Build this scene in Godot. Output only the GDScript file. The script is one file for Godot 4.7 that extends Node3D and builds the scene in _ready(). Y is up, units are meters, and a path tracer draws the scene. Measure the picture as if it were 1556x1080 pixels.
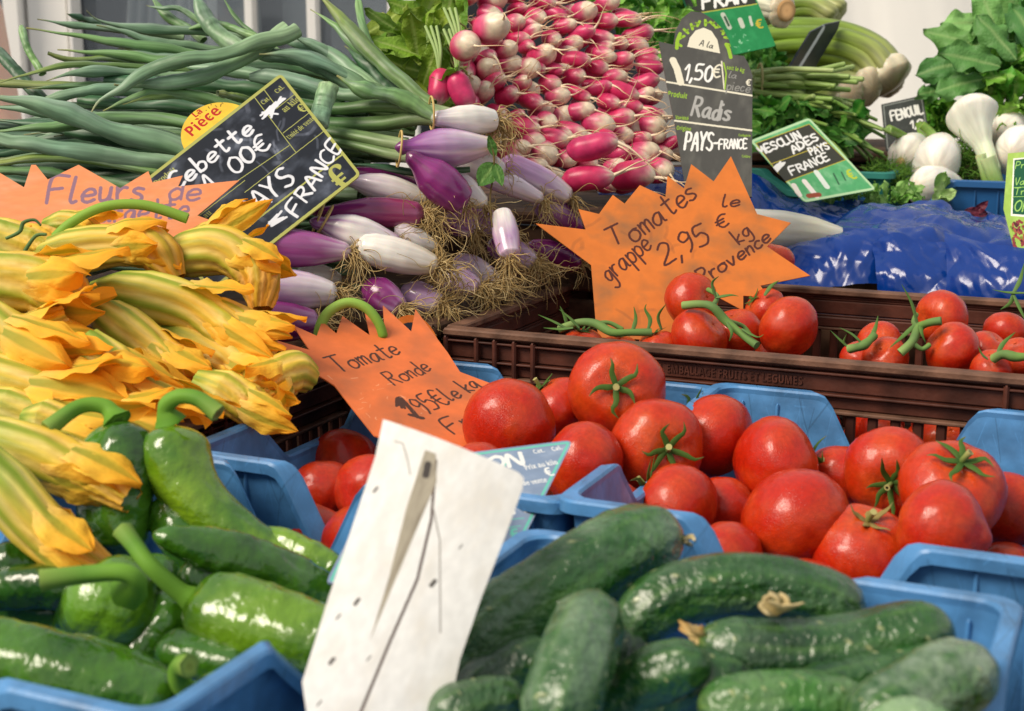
extends Node3D
# A market stall of vegetables. Metres, y up; the camera looks along -z, tilted down.

var rng := RandomNumberGenerator.new()
var nz := FastNoiseLite.new()
var used := {}
var M := {}
const YAW := -0.4245   # the crates and trays stand turned by this much on the table

class Buf:
	var v := PackedVector3Array()
	var n := PackedVector3Array()
	var c := PackedColorArray()
	var uv := PackedVector2Array()
	var ix := PackedInt32Array()
	func mesh() -> ArrayMesh:
		var a := []
		a.resize(Mesh.ARRAY_MAX)
		a[Mesh.ARRAY_VERTEX] = v
		a[Mesh.ARRAY_NORMAL] = n
		a[Mesh.ARRAY_COLOR] = c
		a[Mesh.ARRAY_TEX_UV] = uv
		a[Mesh.ARRAY_INDEX] = ix
		var m := ArrayMesh.new()
		m.add_surface_from_arrays(Mesh.PRIMITIVE_TRIANGLES, a)
		return m

# ---------------------------------------------------------------- small helpers
func ra(a: float, b: float) -> float:
	return rng.randf_range(a, b)

func hx(s: String) -> Color:
	return Color(s).srgb_to_linear()

func numbered(called: String) -> String:
	if not used.has(called):
		used[called] = 0
		return called
	used[called] += 1
	return "%s_%03d" % [called, used[called]]

func tag(o: Node3D, label: String, category := "", group := "", kind := "") -> void:
	if label != "": o.set_meta("label", label)
	if category != "": o.set_meta("category", category)
	if group != "": o.set_meta("group", group)
	if kind != "": o.set_meta("kind", kind)

func thing(called: String, label: String, category: String, at := Vector3.ZERO, turn := 0.0, group := "") -> Node3D:
	var o := Node3D.new()
	o.name = numbered(called)
	add_child(o)
	o.position = at
	o.rotation.y = turn
	tag(o, label, category, group)
	return o

func put(called: String, m: Mesh, mat: Material, parent: Node, at := Transform3D()) -> MeshInstance3D:
	var o := MeshInstance3D.new()
	o.mesh = m
	o.material_override = mat
	o.transform = at
	var k := 0
	var nm := called
	while parent.has_node(NodePath(nm)):
		k += 1
		nm = "%s_%03d" % [called, k]
	o.name = nm
	parent.add_child(o, true)
	return o

func part(called: String, b: Buf, mat: Material, parent: Node) -> MeshInstance3D:
	# the buffer is in world axes: it is moved to its parent's own axes
	var inv: Transform3D = world_of(parent).affine_inverse()
	for i in b.v.size():
		b.v[i] = inv * b.v[i]
	var nb := inv.basis.orthonormalized()
	for i in b.n.size():
		b.n[i] = nb * b.n[i]
	return put(called, b.mesh(), mat, parent)

func world_of(n: Node) -> Transform3D:
	var t := Transform3D()
	while n is Node3D and n != self:
		t = n.transform * t
		n = n.get_parent()
	return t

func basis_y(dir: Vector3, spin := 0.0) -> Basis:
	var y := dir.normalized()
	var x := y.cross(Vector3(0.31, 0.17, 0.93)).normalized()
	return Basis(x, y, x.cross(y)).rotated(y, spin)

func ramp(a: Array, t: float) -> float:
	var f := clampf(t, 0.0, 1.0) * (a.size() - 1)
	var k := mini(int(f), a.size() - 2)
	return lerpf(a[k], a[k + 1], f - k)

func cramp(a: Array, t: float) -> Color:
	if a.size() == 1: return a[0]
	var f := clampf(t, 0.0, 1.0) * (a.size() - 1)
	var k := mini(int(f), a.size() - 2)
	return (a[k] as Color).lerp(a[k + 1], f - k)

func curve(p: Array, k: int) -> PackedVector3Array:
	# Catmull-Rom through the points, k steps each
	var out := PackedVector3Array()
	var m := p.size()
	for i in m - 1:
		var a: Vector3 = p[maxi(i - 1, 0)]
		var b: Vector3 = p[i]
		var c: Vector3 = p[i + 1]
		var d: Vector3 = p[mini(i + 2, m - 1)]
		for j in k:
			var t := float(j) / k
			out.append(0.5 * (2.0 * b + (c - a) * t + (2.0 * a - 5.0 * b + 4.0 * c - d) * t * t + (3.0 * b - a - 3.0 * c + d) * t * t * t))
	out.append(p[m - 1])
	return out

func even(p: PackedVector3Array, count: int) -> PackedVector3Array:
	# the same line with points at equal distances
	var len := PackedFloat32Array([0.0])
	for i in range(1, p.size()):
		len.append(len[i - 1] + p[i].distance_to(p[i - 1]))
	var out := PackedVector3Array()
	var k := 0
	for i in count:
		var s := len[len.size() - 1] * i / (count - 1)
		while k < p.size() - 2 and len[k + 1] < s:
			k += 1
		out.append(p[k].lerp(p[k + 1], clampf((s - len[k]) / maxf(len[k + 1] - len[k], 1e-9), 0, 1)))
	return out

func loft(b: Buf, rings: Array, cols: Array, closed := true, us := 1.0, vs := 1.0) -> void:
	# a smooth skin over rings of points; cols holds one Color or one PackedColorArray per ring
	var m := rings.size()
	var n: int = rings[0].size()
	var w := n + 1 if closed else n
	var base := b.v.size()
	var mid := PackedVector3Array()
	for i in m:
		var s := Vector3.ZERO
		for q: Vector3 in rings[i]: s += q
		mid.append(s / n)
	var nor := PackedVector3Array()
	nor.resize(m * w)
	var pole := PackedInt32Array()
	var sense := 0.0
	for i in m:
		var r: PackedVector3Array = rings[i]
		var lo: PackedVector3Array = rings[maxi(i - 1, 0)]
		var hi: PackedVector3Array = rings[mini(i + 1, m - 1)]
		var cs = cols[i]
		var many: bool = cs is PackedColorArray
		for j in w:
			var k := j % n
			var k0 := (k - 1 + n) % n if closed else maxi(k - 1, 0)
			var k1 := (k + 1) % n if closed else mini(k + 1, n - 1)
			var q := (r[k1] - r[k0]).cross(hi[k] - lo[k])
			if q.length_squared() < 1e-22:
				q = (mid[i] - mid[i + 1 if i < m / 2 else i - 1]).normalized()
				pole.append(i * w + j)
			else:
				q = q.normalized()
				if closed: sense += q.dot((r[k] - mid[i]).normalized())
			nor[i * w + j] = q
			b.v.append(r[k])
			b.c.append(cs[k] if many else cs)
			b.uv.append(Vector2(us * j / (w - 1), vs * i / (m - 1)))
	var turn := sense < 0.0
	if turn:
		for i in m * w: nor[i] = -nor[i]
		for i in pole: nor[i] = -nor[i]
	b.n.append_array(nor)
	for i in m - 1:
		for j in w - 1:
			var p := base + i * w + j
			if turn: b.ix.append_array([p, p + 1, p + w, p + 1, p + w + 1, p + w])
			else: b.ix.append_array([p, p + w, p + 1, p + 1, p + w, p + w + 1])

func frames(p: PackedVector3Array, up := Vector3.ZERO) -> Array:
	# a frame at every point: x across, z across, y along
	var out := []
	var x := Vector3.ZERO
	for i in p.size():
		var y := (p[mini(i + 1, p.size() - 1)] - p[maxi(i - 1, 0)]).normalized()
		if y == Vector3.ZERO: y = Vector3.UP
		if i == 0:
			x = up if up != Vector3.ZERO else Vector3(0.21, 0.93, 0.3)
			if absf(x.normalized().dot(y)) > 0.97: x = Vector3(1, 0, 0.2)
		x = (x - y * x.dot(y)).normalized()
		out.append(Basis(x, y, x.cross(y)))
	return out

func tube(b: Buf, p: PackedVector3Array, rad: Array, n: int, col: Array, flat := 1.0, up := Vector3.ZERO, twist := 0.0, vs := 1.0, round_ends := true, groove := 0.0) -> void:
	var fr := frames(p, up)
	var rings := []
	var cols := []
	var m := p.size()
	for i in m:
		var t := float(i) / (m - 1)
		var r := ramp(rad, t)
		var f: Basis = fr[i]
		var ring := PackedVector3Array()
		for j in n:
			var a := TAU * j / n + twist * t
			var g := 1.0 - groove * (0.5 + 0.5 * cos(5.0 * a))
			ring.append(p[i] + (f.x * cos(a) * flat + f.z * sin(a)) * r * g)
		rings.append(ring)
		cols.append(cramp(col, t))
	for e in 2:
		var at := 0 if e == 0 else m - 1
		var q: Vector3 = p[at]
		var out: Vector3 = (fr[at] as Basis).y * (-1.0 if e == 0 else 1.0)
		var r: float = ramp(rad, e)
		var edge: PackedVector3Array = rings[0 if e == 0 else rings.size() - 1]
		var more := []
		for s in ([[0.35, 0.85], [0.5, 0.5], [0.55, 0.0]] if round_ends else [[0.02, 0.96], [0.02, 0.0]]):
			var ring := PackedVector3Array()
			for j in n: ring.append(q + (edge[j] - q) * s[1] + out * r * s[0])
			more.append(ring)
		for ring in more:
			if e == 0:
				rings.push_front(ring)
				cols.push_front(cols[0])
			else:
				rings.append(ring)
				cols.append(cols[cols.size() - 1])
	loft(b, rings, cols, true, 1.0, vs)

func line(b: Buf, pts: Array, r0: float, r1: float, col: Color, n := 5, k := 5) -> void:
	tube(b, curve(pts, k), [r0, r1], n, [col])

func box(b: Buf, t: Transform3D, size: Vector3, bev := 0.002, col := Color.WHITE) -> void:
	# a box with chamfered edges, centred on t
	var h := size / 2.0
	var e := minf(bev, minf(h.x, minf(h.y, h.z)) * 0.6)
	var sets := [[0, 1, 2], [1, 2, 0], [2, 0, 1]]
	var pt := func(ax: int, s: float, i: int, j: int, u: float, v: float) -> Vector3:
		var q := Vector3.ZERO
		q[ax] = s * h[ax]
		q[i] = u * (h[i] - e)
		q[j] = v * (h[j] - e)
		return q
	var quad := func(a: Vector3, bb: Vector3, c: Vector3, d: Vector3) -> void:
		var nn := (bb - a).cross(d - a).normalized()
		if nn.dot(a + bb + c + d) < 0.0:
			var x := bb
			bb = d
			d = x
			nn = -nn
		var at := b.v.size()
		for q: Vector3 in [a, bb, c, d]:
			b.v.append(t * q)
			b.n.append((t.basis * nn).normalized())
			b.c.append(col)
			b.uv.append(Vector2(q.x + q.z, q.y + q.z))
		b.ix.append_array([at, at + 2, at + 1, at, at + 3, at + 2])
	for s: Array in sets:
		for g in [-1.0, 1.0]:
			quad.call(pt.call(s[0], g, s[1], s[2], -1.0, -1.0), pt.call(s[0], g, s[1], s[2], 1.0, -1.0), pt.call(s[0], g, s[1], s[2], 1.0, 1.0), pt.call(s[0], g, s[1], s[2], -1.0, 1.0))
			for g2 in [-1.0, 1.0]:
				# the chamfer between face s[0] and face s[1]
				quad.call(pt.call(s[0], g, s[1], s[2], g2, -1.0), pt.call(s[0], g, s[1], s[2], g2, 1.0), pt.call(s[1], g2, s[2], s[0], 1.0, g), pt.call(s[1], g2, s[2], s[0], -1.0, g))

func lattice(x: float, y: float, sd: int) -> float:
	return float(hash(Vector3i(int(x), int(y), sd)) % 2000) / 1000.0 - 1.0

func facet(p: Vector2, sd: int) -> float:
	# random heights joined by flat triangles: film creases along straight lines
	var i := p.floor()
	var f := p - i
	var h00 := lattice(i.x, i.y, sd)
	var h11 := lattice(i.x + 1, i.y + 1, sd)
	if f.x > f.y:
		var h10 := lattice(i.x + 1, i.y, sd)
		return h00 + (h10 - h00) * f.x + (h11 - h10) * f.y
	var h01 := lattice(i.x, i.y + 1, sd)
	return h00 + (h01 - h00) * f.y + (h11 - h01) * f.x

func skin(b: Buf, rows: Array, nu: int, nv: int, amp: float, freq: float, col: Array) -> void:
	# a crumpled film through rows of points
	var fine := []
	for r: Array in rows: fine.append(even(curve(r, 6), nu))
	var rings := []
	var cols := []
	var columns := []
	for j in nu:
		var c := []
		for r: PackedVector3Array in fine: c.append(r[j])
		columns.append(even(curve(c, 8), nv))
	var sd := int(absf(rows[0][0].x) * 1000.0)
	var wide: float = fine[0][0].distance_to(fine[0][nu - 1])
	var tall: float = columns[nu / 2][0].distance_to(columns[nu / 2][nv - 1])
	for i in nv:
		var ring := PackedVector3Array()
		for j in nu:
			var q: Vector3 = columns[j][i]
			var q1: Vector3 = columns[mini(j + 1, nu - 1)][i] - columns[maxi(j - 1, 0)][i]
			var q2: Vector3 = columns[j][mini(i + 1, nv - 1)] - columns[j][maxi(i - 1, 0)]
			var nn := q1.cross(q2).normalized()
			var p := Vector2(wide * j / nu, tall * i / nv) * freq
			p += Vector2(nz.get_noise_2d(p.x * 6.0, p.y * 6.0), nz.get_noise_2d(p.y * 6.0, p.x * 6.0 + 40.0)) * 0.25
			p = Vector2(p.x + p.y * 0.7, p.y * 0.9 - p.x * 0.35)
			var d := facet(p, sd) + 0.5 * facet(p * Vector2(2.1, 2.7) + Vector2(3.3, 1.7), sd + 1) + 0.24 * facet(p * Vector2(4.3, 7.1), sd + 2) + 0.08 * facet(p * Vector2(11.0, 17.0), sd + 3)
			ring.append(q + nn * d * amp)
		rings.append(ring)
		cols.append(cramp(col, float(i) / (nv - 1)))
	loft(b, rings, cols, false, 2.0, 2.0)

var speckle := 0.30

func blade(b: Buf, base: Vector3, dir: Vector3, up: Vector3, length: float, width: float, bend: float, curl: float, ruffle: float, col: Array, rib: Color, shape := 0, nu := 8, nv := 12) -> void:
	# a leaf or a petal: a thin sheet with a midrib, bent along its length and ruffled at its edges
	var y := dir.normalized()
	var z := (up - y * up.dot(y)).normalized()
	var x := y.cross(z)
	var rings := []
	var cols := []
	var at := base
	var ang := 0.0
	var so := Vector3(ra(0, 50), ra(0, 50), ra(0, 50))
	for i in nv + 1:
		var t := float(i) / nv
		var d := y * cos(ang) + z * sin(ang)
		var nn := z * cos(ang) - y * sin(ang)
		var w := 0.0
		match shape:
			0: w = pow(sin(PI * pow(clampf(t, 0.0, 1.0), 0.8)), 0.75)             # pointed leaf
			1: w = sqrt(t) * (1.0 - pow(t, 5.0)) + 0.12 * (1.0 - t)                # spoon shape
			2: w = lerpf(0.55, 1.0, smoothstep(0.0, 0.5, t)) * (1.0 - pow(t, 3.0)) # petal, broad at its foot
			3: w = (0.3 + 0.7 * smoothstep(0.15, 0.6, t)) * (1.0 - pow(t, 6.0)) * (1.0 + 0.22 * sin(t * 26.0))
		w = maxf(w, 0.02) * width * 0.5
		var ring := PackedVector3Array()
		var cc := PackedColorArray()
		for j in nu + 1:
			var s := 2.0 * j / nu - 1.0
			var e := s * s
			var wob := nz.get_noise_3d(so.x + s * 26.0, so.y + t * 60.0, so.z) * ruffle * (0.25 + e) * smoothstep(0.0, 0.25, t)
			var wav := sin(t * 17.0 + so.x + signf(s) * 1.3) * ruffle * e * 0.55 * smoothstep(0.05, 0.4, t)
			ring.append(at + x * s * w * (1.0 - 0.25 * absf(curl) * e) + nn * (curl * e * width * 0.5 + wob + wav - (0.02 * width if absf(s) < 0.2 else 0.0)))
			var k := cramp(col, t)
			k = k * (1.0 + speckle * nz.get_noise_3d(so.y + s * 55.0, so.x + t * 22.0, so.z))
			if absf(s) < 0.16: k = k.lerp(rib, 0.8 * (1.0 - t * 0.5))
			k.a = 1.0
			cc.append(k)
		rings.append(ring)
		cols.append(cc)
		at += d * length / nv
		ang += bend / nv
	loft(b, rings, cols, false, 1.0, 1.0)

# ---------------------------------------------------------------- textures and materials
func noise_img(side: int, freq: float, octaves: int, sx: int, sy: int, sd: int, cell := false) -> Image:
	var f := FastNoiseLite.new()
	f.seed = sd
	f.frequency = freq
	f.fractal_octaves = octaves
	if cell:
		f.noise_type = FastNoiseLite.TYPE_CELLULAR
		f.cellular_return_type = FastNoiseLite.RETURN_DISTANCE
	else:
		f.noise_type = FastNoiseLite.TYPE_SIMPLEX_SMOOTH
	var im := f.get_seamless_image(side, side)
	im.convert(Image.FORMAT_RGB8)
	if sx != side or sy != side: im.resize(sx, sy, Image.INTERPOLATE_CUBIC)
	return im

func grey(im: Image, lo: float, hi: float, power := 1.0) -> ImageTexture:
	# maps the picture's greys on to lo..hi
	var d := im.get_data()
	var lut := PackedByteArray()
	for i in 256: lut.append(int(clampf(lerpf(lo, hi, pow(i / 255.0, power)), 0, 1) * 255.0))
	for i in d.size(): d[i] = lut[d[i]]
	return ImageTexture.create_from_image(Image.create_from_data(im.get_width(), im.get_height(), false, Image.FORMAT_RGB8, d))

func mk(called: String, rough: float, spec := 0.5, tint := Color.WHITE) -> StandardMaterial3D:
	var m := StandardMaterial3D.new()
	m.resource_name = called
	m.roughness = rough
	m.metallic_specular = spec
	m.albedo_color = tint
	m.vertex_color_use_as_albedo = true
	m.cull_mode = BaseMaterial3D.CULL_DISABLED
	M[called] = m
	return m

func relief(m: StandardMaterial3D, t: Texture2D, cm: float, tri := 0.0) -> void:
	m.heightmap_enabled = true
	m.heightmap_texture = t
	m.heightmap_scale = cm
	if tri > 0.0:
		m.uv1_triplanar = true
		m.uv1_scale = Vector3.ONE * tri

func scuffed() -> ImageTexture:
	# moulded plastic with scratches and grime
	var im := noise_img(256, 0.02, 5, 1024, 256, 41)
	var d := im.get_data()
	for i in d.size(): d[i] = int(clampf(214.0 + (d[i] - 128.0) * 0.26, 0, 255))
	im = Image.create_from_data(1024, 256, false, Image.FORMAT_RGB8, d)
	im.convert(Image.FORMAT_RGBA8)
	var r := RandomNumberGenerator.new()
	r.seed = 5
	var light := Image.create_empty(2, 2, false, Image.FORMAT_RGBA8)
	light.fill(Color(1, 1, 1, 0.22))
	var dark := Image.create_empty(3, 3, false, Image.FORMAT_RGBA8)
	dark.fill(Color(0.4, 0.38, 0.35, 0.10))
	for k in 170:
		var p := Vector2(r.randf_range(0, 1024), r.randf_range(0, 256))
		var v := Vector2.RIGHT.rotated(r.randf_range(-1.2, 1.2))
		var b := light if k % 4 else dark
		for s in r.randi_range(8, 90):
			p += v
			v = v.rotated(r.randf_range(-0.02, 0.02))
			im.blend_rect(b, Rect2i(0, 0, b.get_width(), b.get_height()), Vector2i(p))
	return ImageTexture.create_from_image(im)

func materials() -> void:
	var streak := grey(noise_img(256, 0.03, 4, 512, 64, 3), 0.66, 1.0)      # fibres that run along v
	var blotch := grey(noise_img(256, 0.012, 5, 256, 256, 5), 0.62, 1.0)
	var soft := grey(noise_img(256, 0.02, 4, 256, 256, 8), 0.82, 1.0)
	var grain := grey(noise_img(256, 0.05, 4, 256, 256, 9), 0.0, 1.0)
	var drops := grey(noise_img(256, 0.09, 1, 256, 256, 11, true), 1.0, -2.6)
	var crinkle := grey(noise_img(256, 0.03, 3, 256, 256, 33, true), 0.0, 1.0)
	var wood := grey(noise_img(256, 0.02, 5, 64, 512, 21), 0.45, 1.0)
	var m := mk("tomato_skin", 0.27, 0.4)
	relief(m, drops, 0.03, 1.3)
	m.clearcoat_enabled = true
	m.clearcoat = 0.2
	m.clearcoat_roughness = 0.12
	m.albedo_texture = soft
	m = mk("calyx", 0.6, 0.3)
	m.backlight_enabled = true
	m.backlight = Color(0.25, 0.3, 0.15)
	m = mk("pepper_skin", 0.18, 0.5)
	relief(m, grain, 0.16, 7.0)
	m.clearcoat_enabled = true
	m.clearcoat = 0.4
	m.clearcoat_roughness = 0.06
	m = mk("cucumber_skin", 0.27, 0.5)
	relief(m, grain, 0.22, 12.0)
	m.clearcoat_enabled = true
	m.clearcoat = 0.3
	m.clearcoat_roughness = 0.12
	m = mk("dry", 0.9, 0.2)
	m = mk("onion_skin", 0.22, 0.5)
	m.subsurf_scatter_enabled = true
	m.subsurf_scatter_strength = 0.12
	m.clearcoat_enabled = true
	m.clearcoat = 0.25
	m.clearcoat_roughness = 0.15
	m.albedo_texture = soft
	relief(m, streak, 0.02)
	m = mk("onion_leaf", 0.42, 0.45)
	m.albedo_texture = streak
	relief(m, streak, 0.06)
	m.backlight_enabled = true
	m.backlight = Color(0.10, 0.13, 0.08)
	m = mk("root", 0.85, 0.2)
	m = mk("radish_skin", 0.34, 0.45)
	m.subsurf_scatter_enabled = true
	m.subsurf_scatter_strength = 0.1
	m.albedo_texture = soft
	m = mk("leaf", 0.5, 0.4)
	m.backlight_enabled = true
	m.backlight = Color(0.5, 0.6, 0.3)
	relief(m, grain, 0.12, 16.0)
	m = mk("petal", 0.6, 0.3)
	m.backlight_enabled = true
	m.backlight = Color(0.85, 0.75, 0.4)
	relief(m, streak, 0.12)
	m = mk("flower_base", 0.5, 0.35)
	m.backlight_enabled = true
	m.backlight = Color(0.35, 0.32, 0.15)
	m.albedo_texture = soft
	relief(m, streak, 0.06)
	m = mk("white_bulb", 0.36, 0.45)
	m.subsurf_scatter_enabled = true
	m.subsurf_scatter_strength = 0.2
	m.albedo_texture = soft
	m = mk("blue_plastic", 0.38, 0.5, Color("5a9ad6"))
	relief(m, grain, 0.03, 5.0)
	m.albedo_texture = scuffed()
	m = mk("deep_blue_plastic", 0.38, 0.5, Color("22588f"))
	m = mk("teal_plastic", 0.5, 0.4, Color("2f7a70"))
	m = mk("brown_plastic", 0.5, 0.4, Color("5a3125"))
	m.albedo_texture = blotch
	m.uv1_triplanar = true
	m.uv1_scale = Vector3.ONE * 7.0
	relief(m, grain, 0.03, 7.0)
	m = mk("worn_rim", 0.6, 0.35, Color("7c5a48"))
	m.albedo_texture = blotch
	relief(m, grain, 0.05, 9.0)
	m = mk("bag", 0.2, 0.5, Color(0.0, 0.19, 0.50, 0.94))
	m.backlight_enabled = true
	relief(m, crinkle, 0.04, 5.0)
	m.transparency = BaseMaterial3D.TRANSPARENCY_ALPHA
	m.vertex_color_use_as_albedo = false
	m = mk("board", 0.7, 0.3, Color("6f5240"))
	m.albedo_texture = wood
	m.uv1_triplanar = true
	m.uv1_scale = Vector3(5, 5, 5)
	relief(m, wood, 0.12, 5.0)
	m = mk("rubber", 0.6, 0.3, Color("c2a76a"))
	m = mk("plain", 0.6, 0.4)
	m = mk("canvas", 0.9, 0.2, Color("fbf9f4"))
	m.backlight_enabled = true
	m.backlight = Color(0.95, 0.95, 0.92)
	relief(m, blotch, 0.5, 1.5)
	m = mk("glass", 0.05, 0.5, Color(0.5, 0.55, 0.6, 0.25))
	m.transparency = BaseMaterial3D.TRANSPARENCY_ALPHA
	m.vertex_color_use_as_albedo = false
	m = mk("stone", 0.9, 0.2, Color("8b8984"))
	m.albedo_texture = blotch
	m.uv1_triplanar = true
	m = mk("cloth", 0.95, 0.2)
	m = mk("body_skin", 0.55, 0.4)
	m.subsurf_scatter_enabled = true
	m.subsurf_scatter_strength = 0.15
# ---------------------------------------------------------------- writing
const STROKES := {
	"T": "0 10 7 10/3.6 10 3.3 0", "o": "3 5 .8 4.4 0 2.5 .8 .4 2.6 0 4.4 1.2 4.6 3.4 3 5 4.6 4.7", "m": "0 5 .3 0/.3 3.5 1.5 5 2.4 4.2 2.5 0/2.5 3.5 3.8 5 4.8 4.2 5 0",
	"a": "4.4 4.6 2.5 5 .5 3.6 0 1.6 1.2 0 3 .8 4.4 4.6/4.4 4.6 4.4 .6 5.2 0", "t": "2 9 2 1 3 0 4 .6/0 6 4.2 6.2", "e": "0 2.4 4 3 3.6 4.8 1.8 5 .2 3.2 .4 .8 2 0 4.2 1",
	"s": "3.6 4.6 1.6 5 .4 3.8 3 2.2 3.4 .8 1.6 0 0 .6", "g": "4 4.6 2 5 .2 3.4 .6 1 2.4 .8 4 4.6/4 4.6 4 -2 2.4 -4 .4 -3", "r": "0 5 .4 0/.4 3 1.6 4.8 3.2 4.8",
	"p": "0 5 .2 -4/.2 3.6 2 5 4 3.6 3.4 .8 1.6 0 .2 1", "l": "1 10 .3 2 1 0 2.2 .5", "k": "0 10 .2 0/3.4 5 .3 2.2 3.6 0", "n": "0 5 .2 0/.2 3.4 1.8 5 3 4.4 3.2 0",
	"d": "4 10 4 0/4 4 2.2 5 .2 3.2 .6 .4 2.4 0 4 1.6", "v": "0 5 1.8 0 3.8 5", "i": "0 5 .2 0/.2 7.6 .3 7.9", "c": "3.6 4.4 1.8 5 .2 3 .6 .6 2.2 0 3.8 .8",
	"u": "0 5 .4 .6 1.8 0 3.2 1.4 3.6 5/3.6 5 3.6 .4 4.4 0", "b": "0 10 .3 0/.3 3.6 2 5 3.8 3.4 3.2 .6 1.4 0 .3 .8", "h": "0 10 .2 0/.2 3.4 1.8 5 3 4.4 3.2 0",
	"R": "0 0 .4 10/.4 10 4 9.6 5 7.6 3.8 5.6 .5 5/2 5 5.4 0", "P": "0 0 .4 10/.4 10 4 9.6 5 7.4 3.8 5 .5 4.6", "F": "0 0 .6 10 6 10.2/.3 5.2 4.4 5.6", "A": "0 0 3 10 5.6 0/1 3.6 4.8 3.6",
	"Y": "0 10 2.6 5/5.4 10 2.6 5 2.2 0", "S": "5 9 3 10 .8 8.6 1.4 6 4.4 4.2 5 1.8 3 0 .2 1.2", "M": "0 0 .6 10 3 4 5.4 10 6 0", "E": "5 10 .4 10 .2 0 5 .2/.3 5 4 5.2", "L": "0 10 .2 0 4.6 .2",
	"C": "5 9 3 10 .6 7.6 .4 2.6 2.6 0 5 1.2", "U": "0 10 .4 1.6 2.6 0 4.6 1.8 5 10", "N": "0 0 .4 10 4.6 0 5 10", "D": "0 0 .2 10 3.6 8.6 5 5 3.4 1 0 0", "O": "3 10 .6 8 0 4 1.6 .4 3.8 .4 5.4 4 5 8.4 3 10",
	"G": "5 9 3 10 .6 7.4 .4 2.6 2.8 0 5 1.6 5 4.6 3 4.6", "J": "4 10 4 2 2.4 0 .4 1.4", "I": "0 10 0 0", "V": "0 10 2.4 0 5 10", "1": "0 7 2.2 10 2 0", "2": "0 8 2 10 4.4 8.4 3.6 5 0 .2 5 .4",
	"5": "4.6 10 .8 9.8 .4 5.8 3 6.2 4.8 3.6 3.4 .4 .2 .6", "9": "4.4 8.4 2.2 10 .2 7.8 1.4 5.4 4 6.4 4.4 8.8/4.4 8.6 4.2 3 2.4 0", "0": "2.4 10 .4 7.6 .2 2.6 2 0 4.2 2.2 4.4 7.4 2.4 10", "3": "0 9 2.4 10 4 8 1.6 5.4 4.4 3 2.6 0 0 1",
	",": "1 1 0 -2", ".": "0 .3 .2 .2", "-": "0 4 4 4.2", "€": "5.4 9 3.4 10 1.2 7.6 1 2.8 3 0 5.4 1/0 6.2 4 6.4/0 4 3.8 4.1", "/": "0 0 4 10", "'": "0 10 .2 7.6",
}

class Ink:
	# a flat print: sign coordinates in metres, drawn on a picture
	var im: Image
	var lo: Vector2
	var k: float
	var used := {}
	func px(p: Vector2) -> Vector2:
		return Vector2((p.x - lo.x) * k, im.get_height() - (p.y - lo.y) * k)
	func brush(r: float, c: Color) -> Image:
		var key := "%.1f%s" % [r, c.to_html()]
		if used.has(key): return used[key]
		var s := int(ceil(r)) * 2 + 3
		var b := Image.create_empty(s, s, false, Image.FORMAT_RGBA8)
		for y in s:
			for x in s:
				var d := Vector2(x - s / 2, y - s / 2).length()
				b.set_pixel(x, y, Color(c.r, c.g, c.b, c.a * clampf(r + 0.5 - d, 0, 1)))
		used[key] = b
		return b
	func stroke(p: Array, r: float, c: Color) -> void:
		# a pen line; r in metres
		var b := brush(maxf(r * k, 0.6), c)
		var s := b.get_width()
		for i in p.size() - 1:
			var a := px(p[i])
			var e := px(p[i + 1])
			var n := maxi(1, int(a.distance_to(e) / maxf(0.7, r * k * 0.4)))
			for j in n + (1 if i == p.size() - 2 else 0):
				var q := a.lerp(e, float(j) / n)
				im.blend_rect(b, Rect2i(0, 0, s, s), Vector2i(roundi(q.x) - s / 2, roundi(q.y) - s / 2))
	func area(p: PackedVector2Array, c: Color) -> void:
		var q := PackedVector2Array()
		for v in p: q.append(px(v))
		var t := Geometry2D.triangulate_polygon(q)
		for i in range(0, t.size(), 3): tri(q[t[i]], q[t[i + 1]], q[t[i + 2]], c)
	func tri(a: Vector2, b: Vector2, c: Vector2, col: Color) -> void:
		for y in range(maxi(0, int(minf(a.y, minf(b.y, c.y)))), mini(im.get_height(), int(maxf(a.y, maxf(b.y, c.y))) + 1)):
			var yy := y + 0.5
			var x0 := 1e9
			var x1 := -1e9
			for e: Array in [[a, b], [b, c], [c, a]]:
				var p: Vector2 = e[0]
				var q: Vector2 = e[1]
				if (p.y <= yy) != (q.y <= yy):
					var x := p.x + (yy - p.y) / (q.y - p.y) * (q.x - p.x)
					x0 = minf(x0, x)
					x1 = maxf(x1, x)
			if x1 > x0:
				var i0 := maxi(0, roundi(x0))
				var i1 := mini(im.get_width(), roundi(x1))
				if i1 > i0: im.fill_rect(Rect2i(i0, y, i1 - i0, 1), col)

func handwrite(ink: Ink, text: String, a: Vector2, b: Vector2, high: float, pen: float, col: Color, doubled := false) -> void:
	# text along a..b, capitals «high» tall
	var glyphs := []
	var w := 0.0
	for ch in text:
		if ch == " ":
			w += 4.0
			continue
		var strokes := []
		var most := 1.1
		for s: String in (STROKES[ch] as String).split("/"):
			var f := s.split_floats(" ", false)
			var pts := []
			for i in range(0, f.size(), 2):
				pts.append(Vector3(f[i] + w, f[i + 1], 0))
				most = maxf(most, f[i])
			strokes.append(pts)
		glyphs.append(strokes)
		w += most + 1.6
	w -= 1.6
	var ex := (b - a) / w
	var ey := Vector2(-(b - a).y, (b - a).x).normalized() * high / 10.0
	for g: Array in glyphs:
		var off := Vector2(ra(-0.25, 0.25), ra(-0.4, 0.4))
		for s: Array in g:
			for again in (2 if doubled else 1):
				var o := off + (Vector2(ra(-0.5, 0.5), ra(-0.4, 0.4)) if again else Vector2.ZERO)
				var out := []
				for q: Vector3 in curve(s, 6 if s.size() > 2 else 1):
					out.append(a + ex * (q.x + o.x + 0.12 * q.y) + ey * (q.y + o.y))
				ink.stroke(out, pen, col)

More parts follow.
